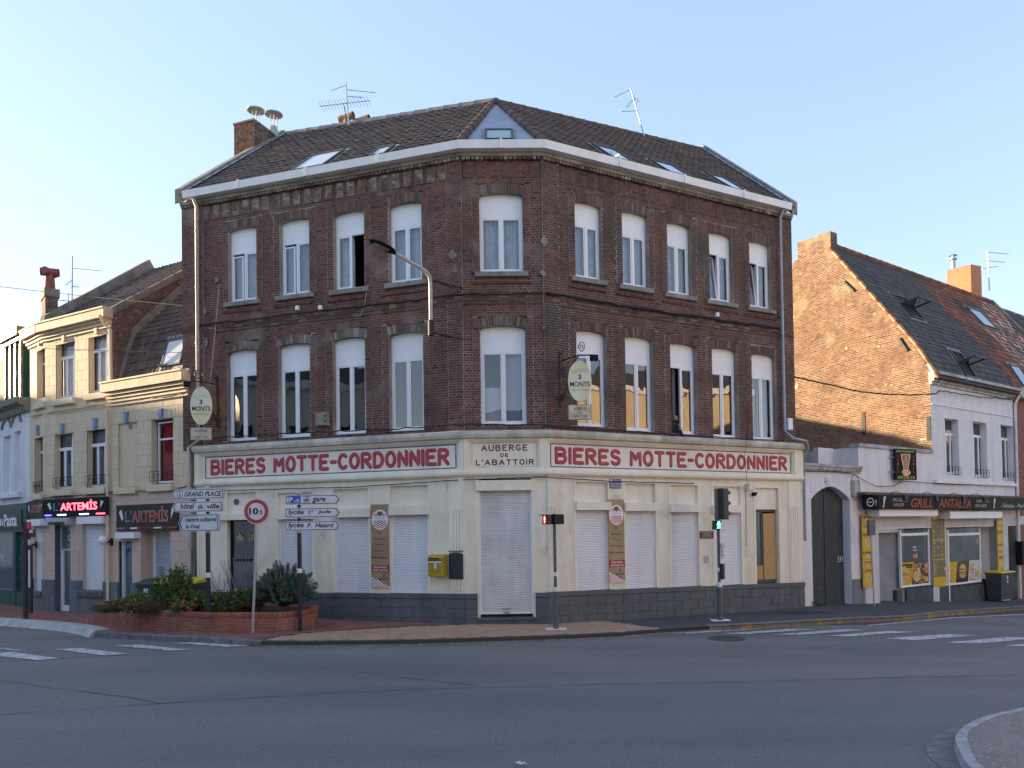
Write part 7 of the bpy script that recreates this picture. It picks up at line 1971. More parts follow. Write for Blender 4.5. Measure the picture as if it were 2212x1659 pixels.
def signpost(name,label,bx,by,topy,liney,bandy,r_=.052):
    p=on_ground(bx,by);p.z=gz(p.x);root=thing(name,label,'signpost',p,'black posts with direction signs')
    F=QF(p);zt=F.px(bx,topy,0)[1];zl=F.px(bx,liney,0)[1];zb=[F.px(bx,y,0)[1]for y in bandy]
    b=MB();b.lathe(p,[(r_,0),(r_,zb[1]-p.z)],n=18);b.lathe(p+Vector((0,0,zb[0]-p.z)),[(r_,0),(r_,zl-zb[0])],n=18);b.build('pole',M_sb,root,smooth=True)
    b=MB();b.lathe(Vector((p.x,p.y,zb[1])),[(r_+.001,0),(r_+.001,zb[0]-zb[1])],n=18);b.build('white_band',M_band,root,smooth=True)
    b=MB();b.lathe(Vector((p.x,p.y,zl)),[(r_+.012,0),(r_+.012,.03),(r_-.004,.05),(r_-.006,.07)],n=18);b.lathe(Vector((p.x,p.y,zt-.06)),[(r_-.004,0),(r_+.006,.03),(r_-.01,.06)],n=18);b.build('collar',M_alu,root,smooth=True)
    b=MB();b.lathe(Vector((p.x,p.y,zl+.06)),[(r_-.012,0),(r_-.012,zt-zl-.1)],n=16);b.build('upper_pole',M_sb,root,smooth=True)
    return root,p
x4=lambda c:329.2+.248*c
y4=lambda c:987.5+.248*c
s1,p1_=signpost('signpost','black post with signs pointing left to Grand Place, town hall and Le Vivat',450.7,1367,1050.5,1151,(1236.7,1247.4))
direction_sign(s1,p1_,-.17,x4(163),x4(620),y4(275),y4(366),True,[('GRAND PLACE',.26,.96,.26,.74,.2)],[('i',.115,.225,.20,.82)])
direction_sign(s1,p1_,-.10,x4(170),x4(607),y4(386),y4(477),True,[('hôtel',.17,.45,.28,.84,.2),('de',.52,.62,.28,.72,.2),('ville',.70,.95,.28,.76,.2)])
direction_sign(s1,p1_,-.42,x4(222),x4(575),y4(497),y4(646),True,[('centre culturel',.20,.96,.56,.82,.2),('le Vivat',.20,.56,.16,.42,.2)])
s2,p2_=signpost('signpost','black post with signs pointing right to the station and two lycées',648.6,1364.5,1062,1151,(1228,1237.5))
direction_sign(s2,p2_,.03,x4(1157),x4(1638),y4(328),y4(412),False,[('gare',.49,.73,.12,.68,.2)],[('PR',.06,.28,.18,.86),('train',.335,.435,.20,.84)])
direction_sign(s2,p2_,.03,x4(1155),x4(1638),y4(441),y4(527),False,[('lycée',.06,.34,.20,.86,.2),('S',.42,.46,.34,.76,.2),('t',.48,.51,.56,.82,.2),('Jude',.59,.83,.32,.78,.2)])
direction_sign(s2,p2_,.03,x4(1155),x4(1636),y4(556),y4(640),False,[('lycée',.06,.34,.20,.86,.2),('P.',.40,.48,.32,.76,.2),('Hazard',.55,.88,.32,.78,.2)])
# 10 t sign
p=on_ground(545.5,1369.4);p.z=gz(p.x);lim=thing('road_sign','round red rimmed 10 t weight limit sign on a thin grey pole','road sign',p)
F=QF(p);u_,zc_=F.px(553.6,1104.6,.05);R_=28.0/F_PX*(p.y)
b=MB();b.tube([p,Vector((p.x+u_*.55,p.y,p.z+(zc_-p.z)*.5)),F.P(u_,0,zc_+R_+.03)],.032,n=12);b.build('pole',M_steel,lim,smooth=True)
ds=None
for r_,w_,m_,nm in((R_,.030,M_alu,'sign_disc'),(R_*.985,.046,M_band,'rim'),(R_*.93,.049,mat('sign_red_film',(.46,.035,.03),rough=.35),'red_ring'),(R_*.655,.052,M_plate,'face')):
    b=MB();b.lathe(F.P(u_,w_-(.02 if ds is None else.004),zc_),[(r_,0),(r_,.02 if ds is None else.0045)],n=40,axis=F.N);o=b.build(nm,m_,ds or lim);ds=ds or o
text(F,ds,'10',u_-R_*.54,u_+R_*.16,zc_-R_*.24,zc_+R_*.27,.060,M_ink,bold=.03);text(F,ds,'t',u_+R_*.28,u_+R_*.48,zc_-R_*.24,zc_+R_*.14,.060,M_ink,bold=.02)
# traffic signals
M_tg=mat('signal_grey',(.085,.10,.115),rough=.45);M_tb=mat('signal_black',(.014,.017,.019),rough=.4)
def signal_pole(lab,bx,by,topy,coney,bandy,r0,r1_):
    p=on_ground(bx,by);p.z=gz(p.x);root=thing('traffic_light',lab,'traffic light',p,'pedestrian crossing signals');F=QF(p)
    zc=[F.px(bx,y,0)[1]for y in coney];zt=F.px(bx,topy,0)[1];zb=[F.px(bx,y,0)[1]for y in bandy]
    b=MB();b.lathe(p,[(r0,0),(r0,zc[1]-p.z)],n=18);b.build('lower_pole',M_tg,root,smooth=True)
    b=MB();b.lathe(Vector((p.x,p.y,zc[1])),[(r0*1.02,0),(r0,.02),(r1_*1.25,zc[0]-zc[1]),(r1_,zc[0]-zc[1]+.01)],n=18);b.build('cone_collar',M_alu,root,smooth=True)
    b=MB();b.lathe(Vector((p.x,p.y,zc[0])),[(r1_,0),(r1_,zt-zc[0])],n=16);b.build('upper_pole',M_tg,root,smooth=True)
    b=MB();b.lathe(Vector((p.x,p.y,zb[1])),[(r1_+.002,0),(r1_+.002,zb[0]-zb[1])],n=16);b.build('white_band',M_band,root,smooth=True)
    b=MB();b.box(F,-.24,.24,-.17,.17,p.z+.006,p.z+.022);b.build('base_plate',M_whitewall,root)
    return root,p,F
xm_,ym_=(lambda c:877.8+.17361*c),(lambda c:1097.3+.17361*c)
tA,pA_,FA_=signal_pole('grey signal pole near the corner door showing a red pedestrian light',1201.3,1359.5,ym_(70),(ym_(990),ym_(1038)),(ym_(797),ym_(848)),.070,.038)
E_r=mat('signal_red',(.5,.03,.02),emit=(1,.07,.04),estr=3.2);E_g=mat('signal_green',(.0,.4,.2),emit=(.05,1,.5),estr=3.0)
def head(F,root,x0,x1,yt,yb,w0,w1,yaw,lamp=None,name='signal_head',visor=True,nl=1):
    u0,u1,z0,z1=F.rect(x0,x1,yt,yb,w1);c=F.P((u0+u1)/2,(w0+w1)/2,0);hw=(u1-u0)/2;G=QF(c,yaw);d=(w1-w0)/2
    b=MB();b.bev(G,-hw,hw,-d,d,z0,z1,b=.012);b.quad(G.P(-hw,-d,z0),G.P(-hw,-d,z1),G.P(hw,-d,z1),G.P(hw,-d,z0));o=b.build(name,M_tb,root);return o,G,hw,d,z0,z1
o,G,hw,d,z0,z1=head(FA_,tA,xm_(1838),xm_(1962),ym_(78),ym_(202),.05,.16,.05)
# left head turned towards the crossing, lamp seen at an angle
c=FA_.P(FA_.px(xm_(1768),1120,0)[0],.0,0);G=Frame(c+Vector((-.07,-.12,0)),c+Vector((.10,-.02,0)));G=QF(c,-1.05)
b=MB();b.bev(G,-.13,.13,-.10,.10,z0,z1,b=.012);b.quad(G.P(-.13,-.10,z0),G.P(-.13,-.10,z1),G.P(.13,-.10,z1),G.P(.13,-.10,z0));b.box(G,-.13,.13,.10,.20,z1-.02,z1);hd=b.build('signal_head',M_tb,tA)
def walker(F,parent,u,z,h,w,m,walk=False):
    b=MB();s=h/1.75
    def seg(a,c,r_):b.prism(F,[(u+s*(a[0]-r_),z+s*a[1]),(u+s*(a[0]+r_),z+s*a[1]),(u+s*(c[0]+r_),z+s*c[1]),(u+s*(c[0]-r_),z+s*c[1])],w,w+.004)
    b.lathe(F.P(u,w,z+s*1.62),[(s*.15,0),(s*.15,.004)],n=12,axis=F.N)
    b.prism(F,[(u+s*x,z+s*y)for x,y in((-.17,.8),(.17,.8),(.22,1.42),(-.22,1.42))],w,w+.004)
    if walk:seg((-.34,.0),(-.06,.82),.09);seg((.30,.02),(.08,.82),.09);seg((-.40,.85),(-.18,1.4),.06);seg((.38,.85),(.2,1.4),.06)
    else:seg((-.11,0),(-.10,.82),.09);seg((.11,0),(.10,.82),.09);seg((-.28,.78),(-.24,1.4),.06);seg((.28,.78),(.24,1.4),.06)
    b.build('walking_figure' if walk else 'standing_figure',m,parent)
walker(G,hd,-.01,z0+.035,z1-z0-.07,.102,E_r)
b=MB();b.tube([FA_.P(-.20,.0,z0+.22),FA_.P(.02,.0,z0+.22)],.012,n=6);b.build('bracket',M_tb,tA)
tB,pB_,FB_=signal_pole('tall signal pole near the boarded door showing a green walking figure',1555.6,1340.6,1056,(1014.9+.2976*815,1014.9+.2976*850),(1014.9+.2976*710,1014.9+.2976*738),.075,.040)
x5,y5=(lambda c:1097.2+.2976*c),(lambda c:1014.9+.2976*c)
b=MB();q=FB_.rect(x5(1503),x5(1524),y5(136),y5(366),.06);b.box(FB_,q[0],q[1],.0,.05,q[2],q[3]);b.build('back_plate',M_tg,tB)
q=FB_.rect(x5(1526),x5(1572),y5(135),y5(362),.05);G=QF(FB_.P(q[0]+.12,0,0),.75);b=MB();b.bev(G,-.13,.13,-.12,.12,q[2],q[3],b=.02);b.quad(G.P(-.13,-.12,q[2]),G.P(-.13,-.12,q[3]),G.P(.13,-.12,q[3]),G.P(.13,-.12,q[2]));h3=b.build('signal_head',M_tb,tB)
G2_=QF(FB_.P(q[0]+.12,0,0),.75);
for i in range(3):
    zc=q[2]+(q[3]-q[2])*(i+.5)/3;b=MB();cc=G2_.P(.13,0,zc);ax=G2_.U
    pts=[cc+G2_.N*(.09*math.cos(t))+Vector((0,0,.09*math.sin(t)))for t in np.linspace(-.3,3.44,12)]
    b.add([p_ for a in pts for p_ in(a,a+ax*(.16 if a.z>zc else.08))],[(2*k,2*k+1,2*k+3,2*k+2)for k in range(11)]);b.build('visor',M_tb,h3)
q=FB_.rect(x5(1488),x5(1545),y5(368),y5(434),.12);b=MB();b.bev(FB_,q[0],q[1],.02,.17,q[2],q[3],b=.012);b.box(FB_,q[0],q[1],.17,.22,q[3]-.015,q[3]);h4=b.build('pedestrian_head',M_tb,tB)
walker(FB_,h4,q[0]+(q[1]-q[0])*.68,q[2]+.03,q[3]-q[2]-.05,.172,E_g,True)
q=FB_.rect(x5(1541),x5(1566),y5(682),y5(795),.05);G=QF(FB_.P((q[0]+q[1])/2,0,0),.9);b=MB();b.bev(G,-.07,.07,-.07,.07,q[2],q[3],b=.012);h5=b.build('repeater_head',M_tb,tB)
for i in range(3):
    zc=q[2]+(q[3]-q[2])*(i+.62)/3;b=MB();b.add([G.P(.07,-.05,zc),G.P(.07,.05,zc),G.P(.15,.04,zc-.03),G.P(.15,-.04,zc-.03),G.P(.07,-.05,zc+.02),G.P(.07,.05,zc+.02)],[(0,1,2,3),(4,5,2,3),(0,4,3),(1,2,5)]);b.build('visor',M_tb,h5)
q=FB_.rect(x5(1537),x5(1566),y5(535),y5(646),.05);G=QF(FB_.P((q[0]+q[1])/2+.03,0,0),1.15);b=MB();hh_=q[3]-q[2];b.prism(G,[(0,q[2]),(hh_*.56,q[3]),(-hh_*.56,q[3])],-.012,.012);b.build('give_way_sign',M_alu,tB)
b=MB();[b.tube([FB_.P(-.02,.03,z),FB_.P(.16,.0,z)],.014,n=6)for z in(q[3]-.08,q[3]-.32)];b.build('sign_clip',M_alu,tB)
# small post by the right planter of the grill: sign seen from behind
p=on_ground(1810.4+.1819*430,1014.9+.1819*1622);p.z=gz(p.x);F=QF(p,.5);gs_=thing('road_sign','grey rectangular sign seen from behind on a thin pole before the grill entrance','road sign',p)
zt=F.px(1810.4+.1819*405,1014.9+.1819*590,0)[1];zb0=F.px(1810.4+.1819*405,1014.9+.1819*775,0)[1]
b=MB();b.tube([p,Vector((p.x-.06,p.y,zt-.05))],.026,n=10);b.build('pole',M_steel,gs_,smooth=True)
b=MB();b.bev(F,-.24,.10,-.02,.05,zb0,zt,b=.02);b.build('sign_box',M_tg,gs_)
# bollards against the plinth
for x,y0,y1,lab in((883.5,1320,1340,'short black stub bollard at the plinth left of the corner door'),(1281,1317,1337.5,'leaning black stub bollard at the plinth right of the corner door')):
    p=on_ground(x,y1+1.5);p.z=gz(p.x);F=QF(p);zt=F.px(x,y0,0)[1];o=thing('bollard',lab,'bollard',p,'stub bollards at the plinth');b=MB();b.tube([p,Vector((p.x-(.03 if x>1000 else 0),p.y,zt))],.042,n=10);b.build('body',M_black,o,smooth=True)
    b=MB();b.lathe(p,[(.06,0),(.06,.012)],n=12);b.build('foot',M_black,o)
# bus stop
p=on_ground(55.5,1338.5);p.z=gz(p.x);F=QF(p,.0);bs=thing('bus_stop','brown bus stop pole with red B flag and timetable panel','bus stop',p);M_brn=mat('bus_brown',(.045,.03,.03),rough=.5)
x3,y3=(lambda c:.2232*c),(lambda c:1042.3+.2232*c)
zt=F.px(58,y3(385),0)[1];b=MB();b.box(F,-.045,.045,-.04,.04,p.z,zt);b.build('pole',M_brn,bs)
q=F.rect(x3(272),x3(312),y3(605),y3(1265),.0);b=MB();b.box(F,q[0],q[1],-.04,.05,q[2],q[3]);tp=b.build('timetable_panel',M_brn,bs)
b=MB();b.box(F,q[0]+.04,q[1]-.03,.05,.055,q[2]+(q[3]-q[2])*.38,q[3]-.15);b.build('timetable',M_plate,tp)
q=F.rect(x3(253),x3(293),y3(382),y3(452),.05);b=MB();b.box(F,q[0],q[1],.0,.05,q[2],q[3]);fl=b.build('flag',mat('bus_red',(.45,.02,.05),rough=.4),bs);text(F,fl,'B',q[0]+.06,q[1]-.05,q[2]+.05,q[3]-.05,.053,M_lw,bold=.02)
q=F.rect(x3(272),x3(335),y3(455),y3(530),.02);b=MB();b.box(F,q[0],q[1],-.02,.02,q[2],q[3]);b.build('name_panel',M_brn,bs);b=MB();b.box(F,q[0]+.03,q[1]-.05,.02,.024,q[2]+.13,q[3]-.02);b.build('name_strip',M_plate,bs)
# street lamp on the inn
lampP=FL.P(FL.px(931,700,.8)[0],.8,0);zlo,zhi=QF(lampP).px(931,722,0)[1],QF(lampP).px(931,612,0)[1]
sl=thing('street_lamp','grey curved street lamp bracketed to the brick wall near the corner','street lamp',Vector((lampP.x,lampP.y,zlo)))
pt=lambda x,y,D:atD(x,y,D);D0=lampP.y
b=MB();A_=[Vector((lampP.x,lampP.y,zlo)),Vector((lampP.x,lampP.y,zhi)),pt(928,597,D0-.05),pt(920,586.5,D0-.15),pt(905,577,D0-.3),pt(850,545,D0-.9)]
b.tube(A_,.048,n=12);b.build('arm',M_pipe,sl,smooth=True)
b=MB();h0,h1=pt(853,547,D0-.93),pt(797,518,D0-1.5);ax=(h1-h0).normalized();sd_=ax.cross(Vector((0,0,1))).normalized();upv_=sd_.cross(ax);L_=(h1-h0).length
ringp=[(0,.05,.05),(.12,.11,.07),(.35,.17,.085),(.7,.16,.08),(.92,.10,.05),(1,.02,.015)];V=[]
for t,wv,hv in ringp:
    c=h0+ax*(t*L_)
    for k in range(12):a=2*math.pi*k/12;V.append(c+sd_*wv*math.cos(a)+upv_*hv*math.sin(a)*(1 if math.sin(a)>0 else.55))
b.add(V,[(i*12+k,i*12+(k+1)%12,(i+1)*12+(k+1)%12,(i+1)*12+k)for i in range(5)for k in range(12)]+[tuple(range(12))]);hd_=b.build('lamp_head',M_black,sl,smooth=True)
b=MB();V=[h0+ax*(L_*t)+sd_*s*wv*.75-upv_*.045 for t,wv in((.3,.16),(.85,.12))for s in(-1,1)];b.add(V,[(0,1,3,2)]);b.build('lamp_glass',mat('lamp_lens',(.35,.36,.33),rough=.2),hd_)
b=MB()
for z in(zlo+.05,zlo+1.35):b.tube([Vector((lampP.x,lampP.y,z)),FL.P(FL.px(931,700,.8)[0]+.55,.05,z-.05)],.018,n=6);b.tube([Vector((lampP.x,lampP.y,z)),FL.P(FL.px(931,700,.8)[0]+.25,.05,z-.0)],.014,n=6)
b.lathe(Vector((lampP.x,lampP.y,zlo-.03)),[(.075,0),(.075,.36),(.05,.38)],n=12);b.build('bracket',M_iron,sl)
# hanging signs
M_oval=mat('oval_cream',(.58,.48,.17),(.70,.66,.48),scale=1.3,rough=.45)
def oval_sign(label,F,x0,x1,yt,yb,plate,wallpt,armz,flip,lampx):
    u0,u1,z0,z1=F.rect(x0,x1,yt,yb,0);c,zc,a,h=(u0+u1)/2,(z0+z1)/2,(u1-u0)/2,(z1-z0)/2
    r_=thing('hanging_sign',label,'hanging sign',F.P(c,0,z0),'oval beer signs on iron brackets')
    el=lambda s:[(c+a*s*math.cos(t),zc+h*s*math.sin(t))for t in np.linspace(0,6.2832,33)[:-1]]
    b=MB();b.prism(F,el(1),-.03,.0);ov=b.build('oval_panel',M_oval,r_)
    b=MB();b.prism(F,el(.985),.0,.003);b.build('painted_face',mat('oval_face_cream',(.66,.60,.36),(.74,.72,.60),scale=2,rough=.45),ov)  # sign face mottled between two creams
    text(F,ov,'3',c-a*.15,c+a*.13,zc+h*.08,zc+h*.32,.006,M_ink,bold=.03);text(F,ov,'MONTS',c-a*.84,c+a*.84,zc-h*.27,zc-h*.03,.006,M_ink,bold=.02)
    text(F,ov,'BIÈRE DE FLANDRE',c-a*.72,c+a*.72,zc-h*.46,zc-h*.39,.006,M_ink)
    b=MB()
    for s_ in(0,1,2):b.tube([F.P(c+a*x,.005,zc+h*(y-.06*s_))for x,y in((-.75,.50),(-.5,.54),(-.3,.50),(-.1,.60),(.1,.52),(.35,.62),(.55,.50),(.78,.53))],.003,n=3)
    b.build('hill_sketch',mat('sketch_ink',(.25,.24,.14),rough=.6),ov)
    q=F.rect(*plate,0);b=MB();b.prism(F,[(q[0],q[2]),(q[1],q[2]),(q[1],q[3]),(q[0],q[3])],-.03,0);pl_=b.build('name_plate',mat('rusty_rim',(.30,.24,.18),rough=.6),r_)
    b=MB();b.box(F,q[0]+.02,q[1]-.02,0,.004,q[2]+.02,q[3]-.02);b.build('plate_face',mat('aged_white',(.60,.56,.46),(.48,.40,.28),scale=7,rough=.6),pl_);W_,H_=q[1]-q[0],q[3]-q[2]
    text(F,pl_,'AUBERGE',q[0]+W_*.24,q[0]+W_*.78,q[2]+H_*.64,q[2]+H_*.84,.007,M_ink);text(F,pl_,'DE',q[0]+W_*.44,q[0]+W_*.56,q[2]+H_*.42,q[2]+H_*.56,.007,M_ink);text(F,pl_,"L'ABATTOIR",q[0]+W_*.18,q[0]+W_*.82,q[2]+H_*.14,q[2]+H_*.34,.007,M_ink)
    b=MB();t0=F.P(c,-.015,z1+.14);wp=wallpt;za=z1+.14;wv=Vector((wp.x,wp.y,za));end=F.P(c-a*1.0*flip,-.015,za)
    b.tube([wv,t0,end],.018,n=6);b.tube([Vector((wp.x,wp.y,za+.25)),Vector((wp.x,wp.y,za-1.2))],.03,n=6)
    for x in(-.4,.4):b.tube([F.P(c+a*x,-.015,za),F.P(c+a*x,-.015,z1-.1)],.007,n=4);b.tube([F.P(c+a*x,-.015,z0+.12),F.P(c+a*x,-.015,q[3])],.007,n=4)
    b.tube([Vector((wp.x,wp.y,za-1.1)),wv.lerp(t0,.35)+Vector((0,0,-.75)),wv.lerp(t0,.75)+Vector((0,0,-.12)),t0],.012,n=5)
    dv=(t0-wv).normalized()
    def scroll(c0,r0_,turns,d):
        b.tube([c0+dv*(d*r0_*(1-k/26)*math.cos(k*.5*turns))+Vector((0,0,r0_*(1-k/26)*math.sin(k*.5*turns)))for k in range(22)],.011,n=5)
    scroll(wv+dv*.16+Vector((0,0,-.28)),.12,1,1);scroll(wv+dv*.12+Vector((0,0,-.95)),.10,1,-1);scroll(wv+dv*.08+Vector((0,0,.16)),.12,1,1);scroll(t0+dv*.1+Vector((0,0,.17)),.15,1,-1)
    b.build('bracket',M_iron,r_)
    b=MB();G=QF(end+dv*.12*1,.3);b.bev(G,-.09,.09,-.07,.07,za-.16,za-.02,b=.02);b.tube([end,end+dv*.12+Vector((0,0,-.04))],.012,n=5);b.build('spot_lamp',M_black,r_)
pL=atD(434.5,880,21.1);FO=QF(pL,.12)
oval_sign('yellow oval 3 Monts sign on the left end of the inn beside the downpipe',FO,410.8,458.2,835,918,(411,457.6,923.5,950.8),FL.P(FL.px(469,850,.05)[0],.05,0),0,1,400)
pR=atD(1252,820,18.75);FO=QF(pR,.06)
oval_sign('yellow oval 3 Monts sign hanging before the first window right of the corner',FO,1227,1278,779,867.5,(1227.6,1277.4,874,906.8),FR.P(FR.px(1208,790,.05)[0],.05,0),0,-1,1280)
# wall-mounted things on the inn
mb0=FL.px(945,1221,.35);q=FL.rect(924.3,953,1201,1245.7,.45);ml=thing('mailbox','yellow wall mailbox with two slots left of the corner door','mailbox',FL.P(q[0],GW,q[2]))
M_yl=mat('post_yellow',(.44,.31,.02),(.36,.25,.02),scale=5,rough=.45,dirt=.25);Lm=q[1]-q[0]+.04
b=MB();b.bev(FL,q[0],q[0]+Lm,GW,.45,q[2],q[3]-.05,b=.012);b.hexa([FL.P(q[0]-.01,.46,q[3]-.05),FL.P(q[0]+Lm+.01,.46,q[3]-.05),FL.P(q[0]+Lm,.42,q[3]),FL.P(q[0],.42,q[3]),FL.P(q[0]-.01,GW,q[3]-.05),FL.P(q[0]+Lm+.01,GW,q[3]-.05),FL.P(q[0]+Lm,GW,q[3]+.03),FL.P(q[0],GW,q[3]+.03)]);b.build('body',M_yl,ml)
b=MB();b.box(FL,q[0]+.02,q[0]+Lm*.47,.45,.462,q[3]-.115,q[3]-.095);b.box(FL,q[0]+Lm*.53,q[0]+Lm-.02,.45,.462,q[3]-.115,q[3]-.095);b.box(FL,q[0]+.02,q[0]+Lm-.1,.45,.456,q[3]-.08,q[3]-.045);b.build('slot',M_black,ml)
b=MB();b.box(FL,q[0]+.03,q[0]+Lm*.42,.45,.457,q[3]-.17,q[3]-.13);b.box(FL,q[0]+Lm*.58,q[0]+Lm-.03,.45,.457,q[3]-.17,q[3]-.13);b.box(FL,q[0]+Lm*.42,q[0]+Lm*.58,.45,.457,q[2]+.20,q[2]+.37);b.build('label_plate',M_plate,ml)
b=MB();b.box(FL,q[0]+.01,q[0]+Lm-.01,.45,.455,q[2]+.13,q[2]+.138);b.build('panel_seam',M_iron,ml)
q=(FL.px(969.6,1220,.19)[0],FL.px(999.4,1220,.19)[0],FL.px(985,1251.3,.19)[1],FL.px(985,1191.9,.19)[1]);nb=thing('notice_board','dark blank menu board with arched top beside the yellow mailbox','notice board',FL.P(q[0],.19,q[2]))
um=(q[0]+q[1])/2;b=MB();b.prism(FL,[(q[0],q[2]),(q[1],q[2]),(q[1],q[3]-.07)]+[(um+(q[1]-um)*math.cos(t),q[3]-.07+.05*math.sin(t))for t in np.linspace(.3,2.84,8)]+[(q[0],q[3]-.07)],GW+.03,.20);b.build('board',mat('chalkboard',(.016,.020,.030),rough=.5),nb)
b=MB();b.box(FL,q[0]-.005,q[1]+.005,GW+.03,.215,q[3]+.01,q[3]+.025);b.build('top_rail',M_black,nb)
M_wood=mat('banner_wood',(.38,.27,.15),(.30,.20,.11),scale=2.5,rough=.6);M_ging=mat('gingham_red',(.45,.05,.08),rough=.6)
def banner(label,F,x0,x1,yt,yb):
    u0,u1,z0,z1=F.rect(x0,x1,yt,yb,GW+.02);r_=thing('banner',label,'banner',F.P((u0+u1)/2,GW,z0),'wood effect menu banners on the inn');w=GW+.035;H,L_=z1-z0,u1-u0;c=(u0+u1)/2
    b=MB();b.box(F,u0,u1,GW,w,z0,z1);b.build('panel',M_wood,r_)
    oc=z1-H*.185;ow,oh_=L_*.44,H*.115
    el=lambda s:[(c+ow*s*math.cos(t),oc+oh_*s*math.sin(t))for t in np.linspace(0,6.2832,25)[:-1]]
    b=MB();b.prism(F,el(1.05),w,w+.002);b.prism(F,el(1.0),w+.002,w+.003);b.build('badge',M_lw,r_)
    b=MB();n=9
    for i in range(n):
        for j in range(2*n):
            x,y=c-ow+2*ow*(i+.5)/n,oc-oh_+2*oh_*(j+.5)/(2*n)
            if((x-c)/ow)**2+((y-oc)/oh_)**2<.86 and(i+j)%2==0 and abs(y-oc-.02)>H*.025:b.box(F,x-ow/n,x+ow/n,w+.003,w+.004,y-oh_/2/n,y+oh_/2/n)
    b.build('gingham',M_ging,r_)
    b=MB();b.box(F,c-ow*.3,c+ow*.3,w+.004,w+.005,oc+oh_*.45,oc+oh_*.85);b.build('barrel_print',mat('barrel',(.12,.11,.06),rough=.6),r_)
    text(F,r_,"L'auberge de",c-ow*.6,c+ow*.6,oc+.02,oc+.06,w+.006,M_ink);text(F,r_,"l'abattoir",c-ow*.45,c+ow*.45,oc-.045,oc-.005,w+.006,M_ink)
    for s,y,wd_ in(('Bar',.645,.24),('Brasserie',.575,.62),('Burgers',.505,.52),('Plat du jour',.430,.74),('Menu étudiant',.352,.92)):
        text(F,r_,s,c-L_*wd_/2,c+L_*wd_/2,z0+H*y,z0+H*(y+.024),w+.003,M_ink,bold=.01)
    b=MB()
    for y in(.685,.615,.545,.475,.40,.33):b.box(F,u0+.02,u1-.02,w,w+.001,z0+H*y,z0+H*y+.004)
    b.build('plank_seam',mat('wood_seam',(.16,.10,.05),rough=.7),r_)
    b=MB();b.box(F,u0,u1,w,w+.002,z0+H*.185,z0+H*.270);b.build('red_strip',mat('banner_red',(.30,.03,.03),rough=.5),r_)
    text(F,r_,'Réservation',c-L_*.35,c+L_*.35,z0+H*.235,z0+H*.262,w+.004,M_lw,bold=.01);text(F,r_,'09 87 38 27 81',c-L_*.40,c+L_*.40,z0+H*.194,z0+H*.222,w+.004,M_lw,bold=.01)
    text(F,r_,'3',c+L_*.12,c+L_*.24,z0+H*.125,z0+H*.160,w+.003,M_ink,bold=.03);text(F,r_,'MONTS',c-L_*.08,c+L_*.42,z0+H*.088,z0+H*.116,w+.003,M_ink,bold=.02)
    b=MB();b.prism(F,[(u0,z0),(u1,z0),(u1,z0+.03),(c+L_*.1,z0+H*.06),(u0,z0+H*.13)],w,w+.002);b.build('napkin',M_lw,r_)
    b=MB()
    for i in range(10):
        for j in range(7):
            x,y=u0+L_*(i+.5)/10,z0+H*.13*(j+.5)/7
            if(i+j)%2==0 and y<z0+H*(.125-.085*(x-u0)/L_*1.15):b.prism(F,[(x-L_/22,y-.012),(x+L_/22,y-.018),(x+L_/22,y+.014),(x-L_/22,y+.02)],w+.002,w+.003)
    b.build('gingham',M_ging,r_)
banner('wood look menu banner between shutters left of the yellow mailbox',FL,802.5,841.3,1089.5,1269.5)
banner('wood look menu banner between shutters right of the corner door',FR,1314.4,1348.5,1079,1258.5)
q=FR.rect(1316.8,1341.2,1034.5,1055,GW+.02);sp=thing('street_plate','small blue enamel street name plate above the right menu banner','street name plate',FR.P(q[0],GW,q[2]));w=GW+.025
M_en=mat('enamel_blue',(.03,.06,.26),rough=.25);b=MB();b.box(FR,q[0],q[1],GW,w,q[2],q[3]);b.build('plate',M_en,sp);H=q[3]-q[2];L_=q[1]-q[0]
for s,a,c,y in(('RUE NATIONALE',.30,.94,.68),('AVENUE DU PRESIDENT',.06,.94,.38),('FRANÇOIS MITTERRAND',.06,.94,.10)):text(FR,sp,s,q[0]+L_*a,q[0]+L_*c,q[2]+H*y,q[2]+H*(y+.18),w+.003,M_lw)
b=MB();b.prism(FR,[(q[0]+L_*x,q[2]+H*y)for x,y in((.07,.78),(.14,.62),(.21,.78),(.21,.92),(.07,.92))],w,w+.002);b.build('crest',M_lw,sp)
q=FR.rect(1511.5,1541.3,1147,1162.8,GW+.02);hp=thing('plaque','dark landscape information plaque between the last two shutters','plaque',FR.P(q[0],GW,q[2]));b=MB();b.box(FR,q[0],q[1],GW,w,q[2],q[3]);b.build('plate',mat('plaque_dark',(.06,.015,.022),(.025,.022,.035),scale=2,rough=.4),hp)
b=MB();rg=random.Random(2)
for i in range(6):L0=rg.uniform(.5,.85)*(q[1]-q[0])/2;c=(q[0]+q[1])/2;b.box(FR,c-L0,c+L0,w,w+.001,q[3]-.03-i*.028,q[3]-.024-i*.028)
b.build('small_print',M_plate,hp)
q=FR.rect(x5(1425),x5(1459),y5(625),y5(678),GW+.02);b=MB();b.box(FR,q[0],q[1],GW,GW+.01,q[2],q[3]);nt=b.build('paper_notice',mat('faded_paper',(.46,.44,.38),(.38,.36,.31),scale=20,rough=.8),label='faded paper notice stuck to the wall below the dark plaque',cat='notice')
